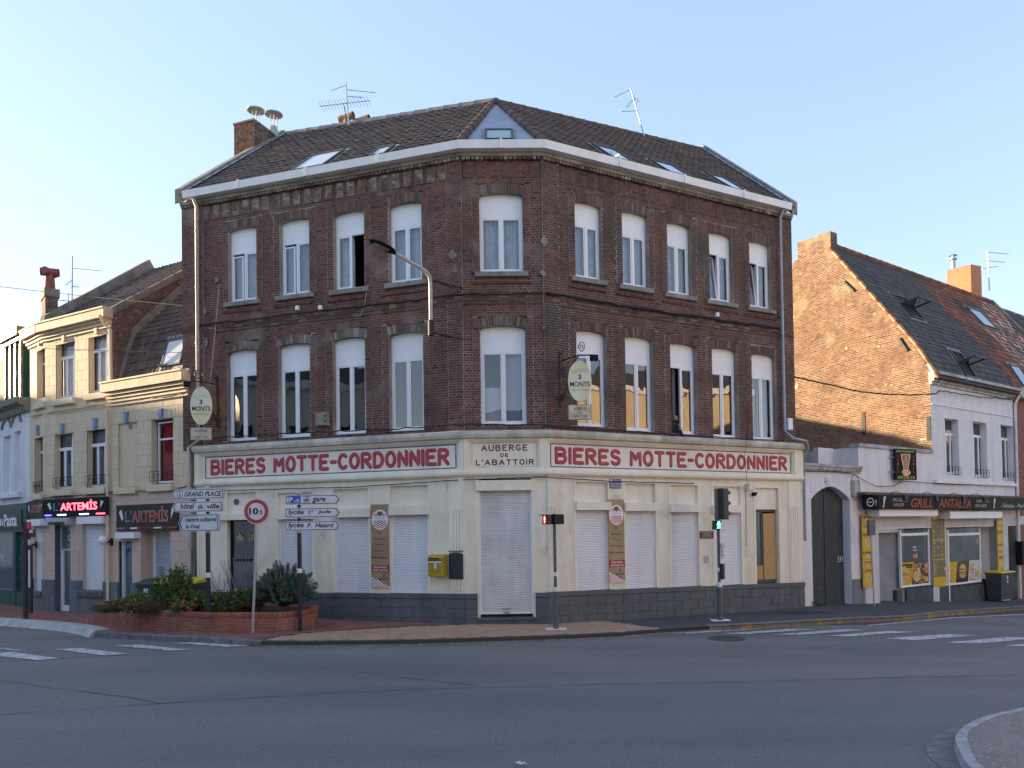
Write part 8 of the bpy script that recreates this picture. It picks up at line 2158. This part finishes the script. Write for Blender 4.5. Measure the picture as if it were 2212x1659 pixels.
# camera, lamp, boxes, cables
q=FR.px(x5(1764),y5(125),.3);cc_=thing('security_camera','cream security camera box under the band above the boarded door','camera',FR.P(q[0],GW,q[1]));b=MB();b.bev(FR,q[0]-.08,q[0]+.06,GW+.02,.32,q[1]-.10,q[1]+.10,b=.01);b.box(FR,q[0]-.04,q[0]+.02,.32,.34,q[1]-.08,q[1]-.03);b.build('housing',M_cream,cc_)
q=FR.px(x5(1800),y5(168),.2);wl=thing('wall_lamp','small black wall lamp above the boarded door','wall lamp',FR.P(q[0],GW,q[1]));b=MB();b.tube([FR.P(q[0]+.12,.05,q[1]+.02),FR.P(q[0]+.02,.22,q[1])],.025,n=8);b.lathe(FR.P(q[0]-.02,.20,q[1]-.03),[(.05,0),(.06,.10)],n=12,axis=(-.8,-.5,-.1));b.build('head',M_black,wl);b=MB();b.box(FR,q[0]+.08,q[0]+.20,.05,.09,q[1]-.07,q[1]+.09);b.build('base',M_white,wl)
q=FR.px(x5(1785),y5(231),.1);b=MB();b.prism(FR,[(q[0]+.06*math.cos(t),q[1]+.11*math.sin(t))for t in np.linspace(0,6.28,17)[:-1]],.05,.08);b.build('oval_plaque',M_black,label='small black oval plate beside the wall lamp',cat='plaque')
q=FL.rect(682,707.5,891,919,.2);jb=thing('junction_box','grey metal junction box between first floor windows of the inn','junction box',FL.P(q[0],.05,q[2]));b=MB();b.bev(FL,q[0],q[1]-.03,.0,.22,q[2],q[3],b=.01);b.build('case',M_stone,jb);b=MB();b.box(FL,q[1]-.08,q[1]-.04,.21,.235,q[2]+.08,q[2]+.12);b.box(FL,q[1]-.08,q[1]-.04,.21,.235,q[3]-.12,q[3]-.08);b.build('hinge',M_iron,jb)
for x,y,F,lab in((640,664.5,FL,'small white socket box left of the pair under the top windows'),(690,663.5,FL,'small white socket box right of the pair under the top windows'),(1552,679,FR,'small white box under the fourth top window on the right side')):
    q=F.px(x,y,.1);b=MB();b.bev(F,q[0]-.05,q[0]+.05,.0,.09,q[1]-.06,q[1]+.06,b=.008);b.build('socket_box',M_white,label=lab,cat='wall box')
q=FR.rect(1700.8,1711,904,929,.15);b=MB();b.bev(FR,q[0],q[1],.0,.2,q[2],q[3],b=.02);b.build('meter_box',M_white,label='white meter box on the right end of the inn wall',cat='wall box')
M_cab=M_cable
def cable(label,pts,r_=.008,m=None,sag=0.0,n=10,grp=None,fuzz=0.0):
    P=[];rg_=random.Random(len(label))
    for a,c in zip(pts[:-1],pts[1:]):
        for i in range(n):t=i/n;P.append(a.lerp(c,t)+Vector((0,0,-sag*4*t*(1-t)+rg_.uniform(-fuzz,fuzz))))
    P.append(pts[-1]);b=MB();b.tube(P,r_,n=5);b.build('cable',m or M_cable,label=label,cat='cable',group=grp)
def along(F,pxs,w):return[F.P(*(lambda q:(q[0],w,q[1]))(F.px(x,y,w)))for x,y in pxs]
cable('black cable bundle on the string course left of the corner',[FL.P(.5,.11,ZS+.08),FL.P(4,.11,ZS+.085),FL.P(7,.11,ZS+.08),FL.P(FL.L,.11,ZS+.08),FC.P(0,.11,ZS+.08),FC.P(FC.L,.11,ZS+.09)],.022,fuzz=.018)
cable('thick black cable bundle on the string course right of the corner',[FR.P(0,.13,ZS+.10),FR.P(2.5,.13,ZS+.06),FR.P(6,.12,ZS+.07),FR.P(8.2,.12,ZS+.08)],.035,fuzz=.02)
cable('black cable sagging under the left sign moulding',along(FL,[(480,1060),(650,1055),(760,1052),(990,1037)],.22),.012,fuzz=.006)
cable('black cable sagging under the moulding above the right shutters',along(FC,[(1000,1036),(1090,1033)],.22)+along(FR,[(1180,1031),(1330,1040),(1500,1044)],.22),.012,fuzz=.006)
cable('black cables lying on the left ledge under the windows',along(FL,[(445,947),(560,940),(720,932),(860,926),(995,917)],.12),.016,fuzz=.02)
cable('black cables lying on the right ledge under the windows',along(FC,[(1000,917),(1165,918)],.12)+along(FR,[(1200,921),(1400,934),(1560,945),(1690,952)],.12),.016,fuzz=.02)
cable('thin wire down the right front beside the boarded door',along(FR,[(1617,928),(1608,985),(1614,1045),(1610,1110),(1611,1180)],.36)[:3]+along(FR,[(1611,1060),(1612,1180)],GW+.02),.006)
cable('pale wire hanging from the third top window of the inn',along(FL,[(792,625),(788,655),(779,682),(764,683)],.08),.008,M_pipe)
cable('diagonal stay wire on the left end of the inn',along(FL,[(474,615),(455,818)],.1),.009,M_pipe)
cable('sagging black cable from the inn to the white gabled house',[atD(1711,813,23.6),atD(1760,824,24.4),atD(1850,845,25.9),atD(1912,851.5,27),atD(1975,853,27.9),atD(2022,851,28.4),atD(2029,843,28.5)],.026,n=6,fuzz=.012)
cable('black cables along the white house cornice',[FRow.P(FRow.px(x,y,.15)[0],.15,FRow.px(x,y,.15)[1])for x,y in((2029,843),(2060,848),(2120,858),(2190,862))],.02,fuzz=.02)
cable('upper service wire over the cream houses',[atD(-10,618,25),atD(90,629.5,25.5),atD(206,642,24.5),atD(397,660,22.2)],.010)
cable('lower service wire over the cream houses',[atD(8,750,24.5),atD(206,757,23.8),atD(397,762,22.2)],.008)
cable('tangled cables along the cream house front at first floor sill',[F.P(F.px(x,y,.08)[0],.08,F.px(x,y,.08)[1])for F,x,y in((FA2,66,900),(FA,120,889),(FA,180,880),(FA,246,868),(FB,300,862),(FB,360,857),(FB,408,845))],.018,M_stucco_j,fuzz=.02)
cable('black cables above the kebab shop signs',[F.P(F.px(x,y,.1)[0],.1,F.px(x,y,.1)[1])for F,x,y in((FA2,66,1077),(FA,110,1075),(FA,180,1069),(FA,243,1064),(FB,300,1062),(FB,370,1060),(FB,405,1050),(FB,409,980),(FB,411,940))],.016,fuzz=.012)
cable('black cable loop across the gateway and white parapet',[FRow.P(FRow.px(x,y,.1)[0],.1,FRow.px(x,y,.1)[1])for x,y in((1733,1003),(1740,1017),(1800,1018),(1840,1022),(1870,1040),(1895,1051),(1930,1050),(1950,1039),(2000,1043),(2060,1046),(2120,1047),(2190,1048))],.012,fuzz=.004)
b=MB();uu=FRow.px(1849,1055,.1);b.bev(FRow,uu[0]-.13,uu[0]+.13,.0,.14,uu[1]-.28,uu[1]+.28,b=.02);b.build('meter_box',mat('beige_plastic',(.42,.42,.38),rough=.6),label='beige meter box between the gateway and the grill',cat='wall box')
b=MB();q=FRow.px(1849,1053,.2);b.tube([FRow.P(q[0]+.28*math.cos(t),.17,q[1]+.42*math.sin(t))for t in np.linspace(0,6.28,22)],.012,n=4);b.build('cable',M_cable,label='round coil of cable around the beige meter box',cat='cable')
# aerials
def aerial(label,D,mast,booms,r_=.02):
    base=atD(*mast[0],D);root=thing('aerial',label,'aerial',base,'television aerials on the roofs');b=MB();b.tube([atD(x,y,D)for x,y in mast],r_,n=6);b.build('mast',M_steel,root)
    for(x0,y0,x1,y1,n,L_,dd)in booms:
        b=MB();a,c=atD(x0,y0,D),atD(x1,y1,D+dd);b.tube([a,c],r_*.6,n=5)
        d=(c-a).normalized();s_=d.cross(Vector((0,0,1))).normalized()*.8+Vector((0,0,.35))
        for i in range(n):p=a.lerp(c,(i+.5)/n);b.tube([p-s_*L_,p+s_*L_],.006,n=3)
        b.build('boom',M_steel,root)
C1=lambda x,y:(329.2+.3472*x,164.6+.3472*y);C2=lambda x,y:(932.6+.372*x,164.6+.372*y)
aerial('aerial mast with several yagi arms behind the left ridge of the inn',24.6,[C1(1222,305),C1(1205,40)],[(*C1(1205,55),*C1(1113,90),5,.08,-.6),(*C1(1208,85),*C1(1390,103),3,.05,.5),(*C1(1210,125),*C1(1305,132),4,.06,.3),(*C1(1040,188),*C1(1355,152),16,.22,-.6),(*C1(1195,190),*C1(1200,235),5,.20,0)])
aerial('leaning aerial on the right ridge of the inn',25.2,[C2(1235,350),C2(1155,70)],[(*C2(1160,75),*C2(1057,123),7,.10,-.5),(*C2(1172,130),*C2(1130,183),6,.12,-.4),(*C2(1195,200),*C2(1098,205),6,.12,-.5),(*C2(1165,115),*C2(1205,150),2,.16,0)])
X1=lambda x,y:(.1984*x,521.2+.1984*y)
aerial('tall aerial on the roof of the cream house',26.3,[X1(785,760),X1(790,160)],[(*X1(790,293),*X1(1110,323),2,.03,.8),(*X1(790,420),*X1(715,475),4,.12,-.3),(*X1(770,488),*X1(865,500),5,.18,.2),(*X1(785,655),*X1(635,640),6,.14,-.4),(*X1(745,560),*X1(745,755),1,.02,0)])
RR1=lambda x,y:(1663.4+.248*x,466.3+.248*y)
aerial('aerial with two horizontal arms beyond the orange chimney',35.5,[RR1(1911,650),RR1(1895,305)],[(*RR1(1880,315),*RR1(2075,333),4,.05,1),(*RR1(1885,390),*RR1(2045,405),4,.05,1),(*RR1(1845,460),*RR1(1985,440),6,.2,.5)],.028)
# lanterns on the kebab shop, leaning board, bins
for F,x,y,lab in((FA,226.5,1167.5,'white globe lamp between the wide shutter and the downpipe'),(FA2,64,1174,'white globe lamp behind the bus stop')):
    q=F.px(x,y,.2);g_=thing('globe_lamp',lab,'wall lamp',F.P(q[0]+.1,0,q[1]),'globe lamps on the kebab shop');b=MB();b.ball(F.P(q[0],.26,q[1]),.13,.16,.14,n=14,k=9);b.build('globe',M_white,g_,smooth=True);b=MB();b.tube([F.P(q[0]+.06,.0,q[1]-.06),F.P(q[0]+.03,.2,q[1]-.04)],.035,n=8);b.box(F,q[0]-.02,q[0]+.12,.0,.03,q[1]-.16,q[1]+.06);b.build('arm',M_iron,g_)
p=FL.P(-.42,.45,0);F=QF(atD(418,1262,p.y),.2);z0,z1=.12,F.px(416,1187,0)[1];bd=MB();bd.hexa([F.P(-.28,.15,z0),F.P(-.02,.15,z0),F.P(.08,-.1,z1),F.P(-.12,-.1,z1),F.P(-.28,.11,z0),F.P(-.02,.11,z0),F.P(.08,-.14,z1),F.P(-.12,-.14,z1)]);bd.build('leaning_board',mat('grey_board',(.13,.13,.125),rough=.7),label='tall grey board leaning against the white downpipe of the inn',cat='board')
M_bin=mat('bin_grey',(.035,.042,.055),rough=.5);M_ylid=mat('bin_yellow',(.62,.48,.02),rough=.45);M_lid=mat('bin_lid_grey',(.045,.05,.06),rough=.5)
def bin_(label,F,u0,u1,zt,z0,dp,mlid,wheels=True,slope=.08):
    r_=thing('wheelie_bin',label,'bin',F.P((u0+u1)/2,0,z0),'wheeled rubbish bins');P=F.P;tp=.05
    b=MB();b.hexa([P(u0+tp,-tp,z0+.08),P(u1-tp,-tp,z0+.08),P(u1,0,zt-.05),P(u0,0,zt-.05),P(u0+tp,-dp+tp,z0+.08),P(u1-tp,-dp+tp,z0+.08),P(u1,-dp,zt-.05),P(u0,-dp,zt-.05)]);b.box(F,u0-.02,u1+.02,-dp-.02,.02,zt-.09,zt-.05);b.build('body',M_bin,r_)
    b=MB();b.hexa([P(u0-.03,.04,zt-.05),P(u1+.03,.04,zt-.05),P(u1+.03,.02,zt-.01),P(u0-.03,.02,zt-.01),P(u0-.03,-dp-.03,zt-.05),P(u1+.03,-dp-.03,zt-.05),P(u1+.03,-dp,zt+slope),P(u0-.03,-dp,zt+slope)]);b.build('lid',mlid,r_)
    b=MB();b.tube([P(u0,-dp-.06,zt-.02),P(u1,-dp-.06,zt-.02)],.018,n=6);b.build('handle',M_bin,r_)
    for u in(u0+.08,u1-.08):b=MB();b.lathe(P(u-.03,-dp+.05,z0+.09),[(.09,0),(.09,.05)],n=14,axis=F.U);b.build('wheel',M_black,r_)
    b=MB();um=u0+(u1-u0)*.4;b.box(F,um,um+.13,.0,.004,zt-.30,zt-.17);b.box(F,um,um+.13,.0,.004,zt-.45,zt-.35);b.build('sticker',M_plate,r_)
    return r_
Fb=QF(atD(314,1270,20.7),-.1);bin_('dark grey wheelie bin with grey lid behind the planter',Fb,-.26,.26,Fb.px(314,1258,0)[1],.08,.6,M_lid)
Fb=QF(atD(376,1270,20.3),-.05);bin_('large dark container with flat yellow lid behind the planter',Fb,-.55,.58,Fb.px(376,1257,0)[1],.08,.7,M_ylid)
u0=FRow.px(2163,1240,0.7)[0];zt=FRow.px(2190,1233,.7)[1];Fb=Frame(FRow.P(0,.7,0),FRow.P(1,.7,0));bin_('dark bin with thin yellow lid beside the grill at the right edge',Fb,u0,u0+1.2,zt,gz(Fb.P(u0,0,0).x)+.0,.6,M_ylid,slope=.02)
# letterboxes on the right edge wall
q=FRow.px(2203,1195,.2);b=MB();b.box(FRow,q[0],q[0]+.6,.03,.30,q[1]-.5,q[1]+.5);b.build('letterbox_block',M_black,label='black block of letterboxes on the wall at the right edge',cat='letterboxes')
# ---------------------------------------------------------------- person at the open window
M_skin=mat('skin',(.32,.17,.12),rough=.6);M_shirt=mat('dark_shirt',(.02,.022,.03),rough=.9)
wx=FR.px(1459,905,-.05)
per=thing('person','bald bearded person in dark top leaning at the open window, hand at mouth','person',FR.P(wx[0],-.1,wx[1]-.45))
hc=FR.P(wx[0],-.06,wx[1])
def skinned(name,verts,edges,radii,m,parent,sub=1):
    me=bpy.data.meshes.new(name);off=wloc(parent);me.from_pydata([tuple(Vector(v)-off)for v in verts],edges,[]);o=bpy.data.objects.new(name,me);col.objects.link(o)
    md=o.modifiers.new('s','SKIN');me.skin_vertices.new()if not me.skin_vertices else None
    for i,r_ in enumerate(radii):me.skin_vertices[0].data[i].radius=(r_,r_)
    me.skin_vertices[0].data[0].use_root=True
    o.modifiers.new('u','SUBSURF').levels=sub;o.modifiers['u'].render_levels=sub;me.materials.append(m);o.parent=parent;LOC[o.name]=off;return o
X=lambda u,w,z:FR.P(wx[0]+u,-.06+w,wx[1]+z)
skinned('torso',[X(-.02,-.35,-.75),X(-.02,-.22,-.42),X(0,-.08,-.20),X(0,-.03,-.10),X(-.19,-.06,-.25),X(-.24,.03,-.50),X(-.12,.12,-.48),X(.17,-.05,-.26),X(.20,.06,-.50),X(.08,.10,-.32)],
        [(0,1),(1,2),(2,3),(2,4),(4,5),(5,6),(2,7),(7,8),(8,9)],[.16,.17,.13,.065,.075,.055,.05,.075,.052,.042],M_shirt,per)
b=MB();b.ball(hc,.078,.092,.108,n=16,k=11);b.ball(hc+FR.N*.085+Vector((0,0,-.005)),.016,.02,.022,n=7,k=5);b.ball(hc+FR.U*.078+Vector((0,0,-.01)),.012,.022,.03,n=7,k=5);b.ball(hc-FR.U*.078+Vector((0,0,-.01)),.012,.022,.03,n=7,k=5)
b.tube([hc+Vector((0,0,-.07))-FR.N*.02,hc+Vector((0,0,-.17))-FR.N*.04],.052,n=10);b.build('head',M_skin,per,smooth=True)
b=MB();b.ball(hc+FR.N*.03+Vector((0,0,-.06)),.062,.07,.055,n=12,k=8);b.build('beard',mat('beard',(.035,.022,.018),rough=.9),per,smooth=True)
b=MB()
for s in(-1,1):b.ball(hc+FR.N*.082+FR.U*(.03*s)+Vector((0,0,.012)),.012,.006,.007,n=6,k=5)
b.build('eye',M_black,per)
hb_=X(.08,.10,-.32);hd3=[X(.075,.11,-.26),X(.06,.11,-.20),X(.05,.11,-.15)]
b=MB();b.tube([hb_,hd3[0],hd3[1]],.034,n=8);
for k in range(4):b.tube([hd3[1]+FR.U*(.018*(k-1.5)),hd3[1]+FR.U*(.016*(k-1.5))+Vector((0,0,.045))+FR.N*.01,hd3[1]+FR.U*(.012*(k-2.2))+Vector((0,0,.06-.006*abs(k-1.5)))-FR.N*.015],.0085,n=6)
b.tube([hd3[1]+FR.U*-.03,hd3[1]+FR.U*-.045+Vector((0,0,.03)),hd3[1]+FR.U*-.035+Vector((0,0,.055))],.009,n=6);b.build('hand',M_skin,per,smooth=True)
# ---------------------------------------------------------------- brick planter and its plants
M_pb=mat('planter_brick',(.30,.09,.055),rough=.8,bump=.3,dirt=.25,rnd=[(.24,.075,.05),(.34,.105,.065),(.29,.09,.06),(.38,.13,.08),(.22,.07,.05)])
front=[on_ground(x,y)for x,y in((207,1347),(300,1360.5),(380,1366.5),(462,1368.5),(600,1366.5),(650,1362.5),(678,1355.5))]
pl=thing('planter','long low red brick planter with rounded right end on the corner pavement','planter',Vector((front[3].x,front[3].y,gz(front[3].x))))
bk=[front[-1]+Vector((-.10,.75,0)),front[-2]+Vector((-.35,1.25,0)),front[1]+Vector((.4,1.55,0)),front[0]+Vector((.05,1.05,0))]
loop=front+bk;ZP=.52
Fp=Frame(front[0],front[1]);ztl=Fp.px(225,1325,0)[1];Fq=Frame(front[4],front[5]);ztr=Fq.px(640,1327,0)[1];ZP=.55
for i in range(len(loop)):
    a,c=loop[i],loop[(i+1)%len(loop)];F=Frame(a,c);vis=i<6
    course(F,pl,lambda z:[(0,F.L)],-.12,ZP-.10,.075,.22,.011,.02,M_pb,'brick',34 if vis else 0,M_cement,seed=90+i,header=False,w=0.0)
    n=max(1,int(F.L/.105))
    for k in range(n):
        b=MB();u0,u1=F.L*k/n+.005,F.L*(k+1)/n-.005
        b.prism(Frame(F.P(u0,0,0)-F.N*.10,F.P(u0,0,0)+F.N*.035),[(0,ZP-.10),(.135,ZP-.10),(.135,ZP-.02),(.11,ZP),(0,ZP)],-(u1-u0),0)
        if vis:b.build('coping_brick',M_pb,pl)
        else:b.build('coping_brick',M_pb,pl)if k%1==0 else None
M_soil=mat('soil',(.035,.025,.018),rough=1.0,bump=.8)
b=MB();b.poly([Vector((p.x,p.y,ZP-.06))for p in loop]);b.build('soil',M_soil,pl)
def leafmat(name,cols,rough=.6):return mat(name,cols[0],rough=rough,rnd=cols,spec=.3)
L_mix=leafmat('mixed_leaf',[(.055,.10,.028),(.11,.165,.05),(.08,.135,.04),(.15,.20,.065),(.07,.095,.035)])
L_dry=leafmat('dry_leaf_mix',[(.06,.06,.03),(.10,.10,.045),(.12,.09,.045),(.05,.065,.025),(.14,.11,.06)])
L_eu=leafmat('spurge_leaf',[(.065,.12,.085),(.11,.18,.13),(.085,.15,.11),(.14,.21,.155),(.05,.095,.07)])
M_stem=mat('plant_stem',(.06,.05,.03),rough=.9)
def leaf(b,p,d,n_,L_,W_,droop=.2):
    d=d.normalized();s=d.cross(n_).normalized()*W_;m_=p+d*L_*.5+n_.normalized()*L_*.08;e=p+d*L_+Vector((0,0,-droop*L_))
    b.add([p,m_-s,e,m_+s],[(0,1,2,3)])
def rv(rg,s=1):return Vector((rg.gauss(0,1),rg.gauss(0,1),rg.gauss(0,1))).normalized()*s
def bush(name,label,c,r_,h,n,LL_,WW_,m,seed,stems=8,cat='plant',flowers=None,group=None,tall=0):
    rg=random.Random(seed);root=thing(name,label,cat,c,group);b=MB();fb=MB();tips=[]
    for _ in range(stems):
        a=rg.random()*6.28;rr=math.sqrt(rg.random());p0=c+Vector((r_[0]*rr*.5*math.cos(a),r_[1]*rr*.5*math.sin(a),0));hh=h*rg.uniform(.6,1.08)
        p1=c+Vector((r_[0]*rr*math.cos(a),r_[1]*rr*math.sin(a),hh*(1-.35*rr*rr)));pm=p0.lerp(p1,.5)+rv(rg,.03);fb.tube([p0,pm,p1],.008,n=4,r1=.003);tips.append((p0,pm,p1))
    k=n//max(1,stems)
    for p0,pm,p1 in tips:
        for i in range(k):
            t=rg.random()**.6;p=(p0.lerp(pm,t*2)if t<.5 else pm.lerp(p1,t*2-1))+rv(rg,rg.random()*.11);d=rv(rg);d.z=abs(d.z)*.6+.1;leaf(b,p,d,rv(rg),LL_*rg.uniform(.6,1.2),WW_*rg.uniform(.7,1.2))
    fb.build('stem',M_stem,root);b.build('leaves',m,root,kind='stuff')
    for(fm,cnt,fr_,zlo)in(flowers or[]):
        b=MB()
        for _ in range(cnt):
            p=rg.choice(tips)[2]+Vector((rg.uniform(-.14,.14),rg.uniform(-.12,.08),rg.uniform(-.16,.05)));npt=6
            for q in range(npt):a=q*6.283/npt;d=Vector((math.cos(a),-.25+.2*math.sin(a),math.sin(a)));leaf(b,p,d,Vector((0,-1,0)),fr_,fr_*.42,0)
        b.build('flowers',fm,root,kind='stuff')
    return root
F_red=mat('petal_red',(.55,.03,.02),rough=.6);F_yel=mat('petal_yellow',(.65,.38,.01),rough=.6);F_wht=mat('petal_white',(.7,.7,.7),rough=.6);F_org=mat('petal_orange',(.55,.12,.02),rough=.6);F_pur=mat('petal_purple',(.22,.17,.34),rough=.7)
def pp(x,D,dz=0.0):q=atD(x,1300,D);return Vector((q.x,q.y,ZP-.05+dz))
bush('bushy_plant','tall leafy bush in front of the yellow lidded container',pp(375,19.3),(.50,.34),1.15,5600,.065,.021,L_mix,1,40)
bush('bushy_plant','slender leggy shoot rising above the leafy bush',pp(386,19.4),(.10,.10),1.32,400,.045,.014,L_dry,2,3)
bush('flowering_plant','low dry heather like clump at the left end of the planter',pp(236,18.95),(.55,.32),.20,2600,.045,.009,L_dry,3,60)
bush('flowering_plant','loose plant with orange and red flowers left of the leafy bush',pp(287,19.0),(.48,.38),.50,3200,.065,.017,L_mix,4,40,flowers=[(F_org,10,.03,0),(F_wht,4,.02,0),(F_yel,4,.035,0)])
bush('flowering_plant','bright red geranium cluster at the left part of the planter',pp(283,18.75),(.24,.14),.30,700,.055,.024,L_mix,5,12,flowers=[(F_red,26,.032,0)])
bush('flowering_plant','grey green heather mound trailing over the planter edge',pp(320,18.70),(.42,.24),.26,2600,.045,.009,L_dry,6,60)
bush('flowering_plant','red geraniums spilling over the wall left of the direction signpost',pp(395,18.45),(.36,.2),.28,1300,.06,.026,L_mix,7,18,flowers=[(F_red,34,.034,0)])
bush('flowering_plant','green plant with yellow daisies behind the red geraniums',pp(412,18.95),(.46,.34),.52,3000,.065,.020,L_mix,8,36,flowers=[(F_yel,12,.045,0)])
bush('flowering_plant','leafy perennials between the direction signpost and the 10 t sign',pp(495,18.6),(.70,.40),.56,4600,.075,.024,L_mix,9,54,flowers=[(F_yel,4,.04,0),(F_wht,3,.02,0)])
bush('flowering_plant','brownish leaved plant with two yellow flowers beside the spurge',pp(545,18.7),(.42,.34),.66,2200,.06,.020,L_dry,10,30,flowers=[(F_yel,7,.05,0)])
def sage(label,c,n,h,seed):
    rg=random.Random(seed);root=thing('flowering_plant',label,'plant',c,'purple sage stems');b=MB();s_=MB()
    for _ in range(n):
        a=rg.uniform(-.5,.5);e=c+Vector((a*h*.75,rg.uniform(-.25,.25),h*rg.uniform(.7,1.05)));p0=c+Vector((rg.uniform(-.18,.18),rg.uniform(-.1,.1),0));m_=p0.lerp(e,.5)+Vector((a*.05,0,.05));s_.tube([p0,m_,e],.005,n=3)
        for k in range(46):
            t=.35+.65*k/46;p=p0.lerp(m_,t*2)if t<.5 else m_.lerp(e,t*2-1);leaf(b,p+rv(rg,.012),rv(rg),rv(rg),.022,.007)
    s_.build('stem',mat('sage_stem',(.20,.20,.22),rough=.9),root);b.build('flowers',F_pur,root,kind='stuff')
sage('tall purple sage stems in front of the inn glass door',pp(520,19.1),26,1.35,21)
sage('smaller purple sage stems right of the direction signpost',pp(478,19.2),12,.95,22)
# spurge: many stems each with a whorl of narrow leaves
rg=random.Random(31);c=pp(611,18.45);eu=thing('spurge_bush','large rounded blue green spurge bush at the right end of the planter','bush',c);b=MB();s_=MB()
for k in range(460):
    a=rg.random()*6.283;ph=math.acos(rg.uniform(-.25,1));rr=rg.uniform(.75,1.03)*(1+.10*math.sin(3*a+1)+.06*math.sin(7*ph));d=Vector((math.sin(ph)*math.cos(a),math.sin(ph)*math.sin(a),math.cos(ph)))
    e=c+Vector((0,0,.46))+Vector((d.x*.78*rr,d.y*.52*rr,d.z*.68*rr));
    if e.z<ZP-.12:e.z=ZP-.12
    s_.tube([c+Vector((0,0,.12)),e-d*.12+Vector((0,0,-.03)),e],.006,n=3)
    ax=(d+Vector((0,0,.5))).normalized();o1=ax.orthogonal().normalized();o2=ax.cross(o1)
    for q in range(20):
        t=q*2.4;lv=q/20;d2=(o1*math.cos(t)+o2*math.sin(t))*(1.0-.5*lv)+ax*(.15+.85*lv);leaf(b,e-ax*(.10*(1-lv)),d2,ax,rg.uniform(.055,.085),.008,.05)
s_.build('stem',M_stem,eu);b.build('leaves',L_eu,eu,kind='stuff')
# weeds at the foot of the gateway
rg=random.Random(9);c=FRow.P(g0+.1,.05,gz(FRow.P(g0,0,0).x));wd=thing('weed','small green weed growing at the foot of the gateway','plant',c);b=MB()
for _ in range(120):d=rv(rg);d.z=abs(d.z)+.3;leaf(b,c+Vector((rg.uniform(-.15,.3),rg.uniform(-.1,.05),rg.uniform(0,.12))),d,rv(rg),.06,.02)
b.build('leaves',L_mix,wd)
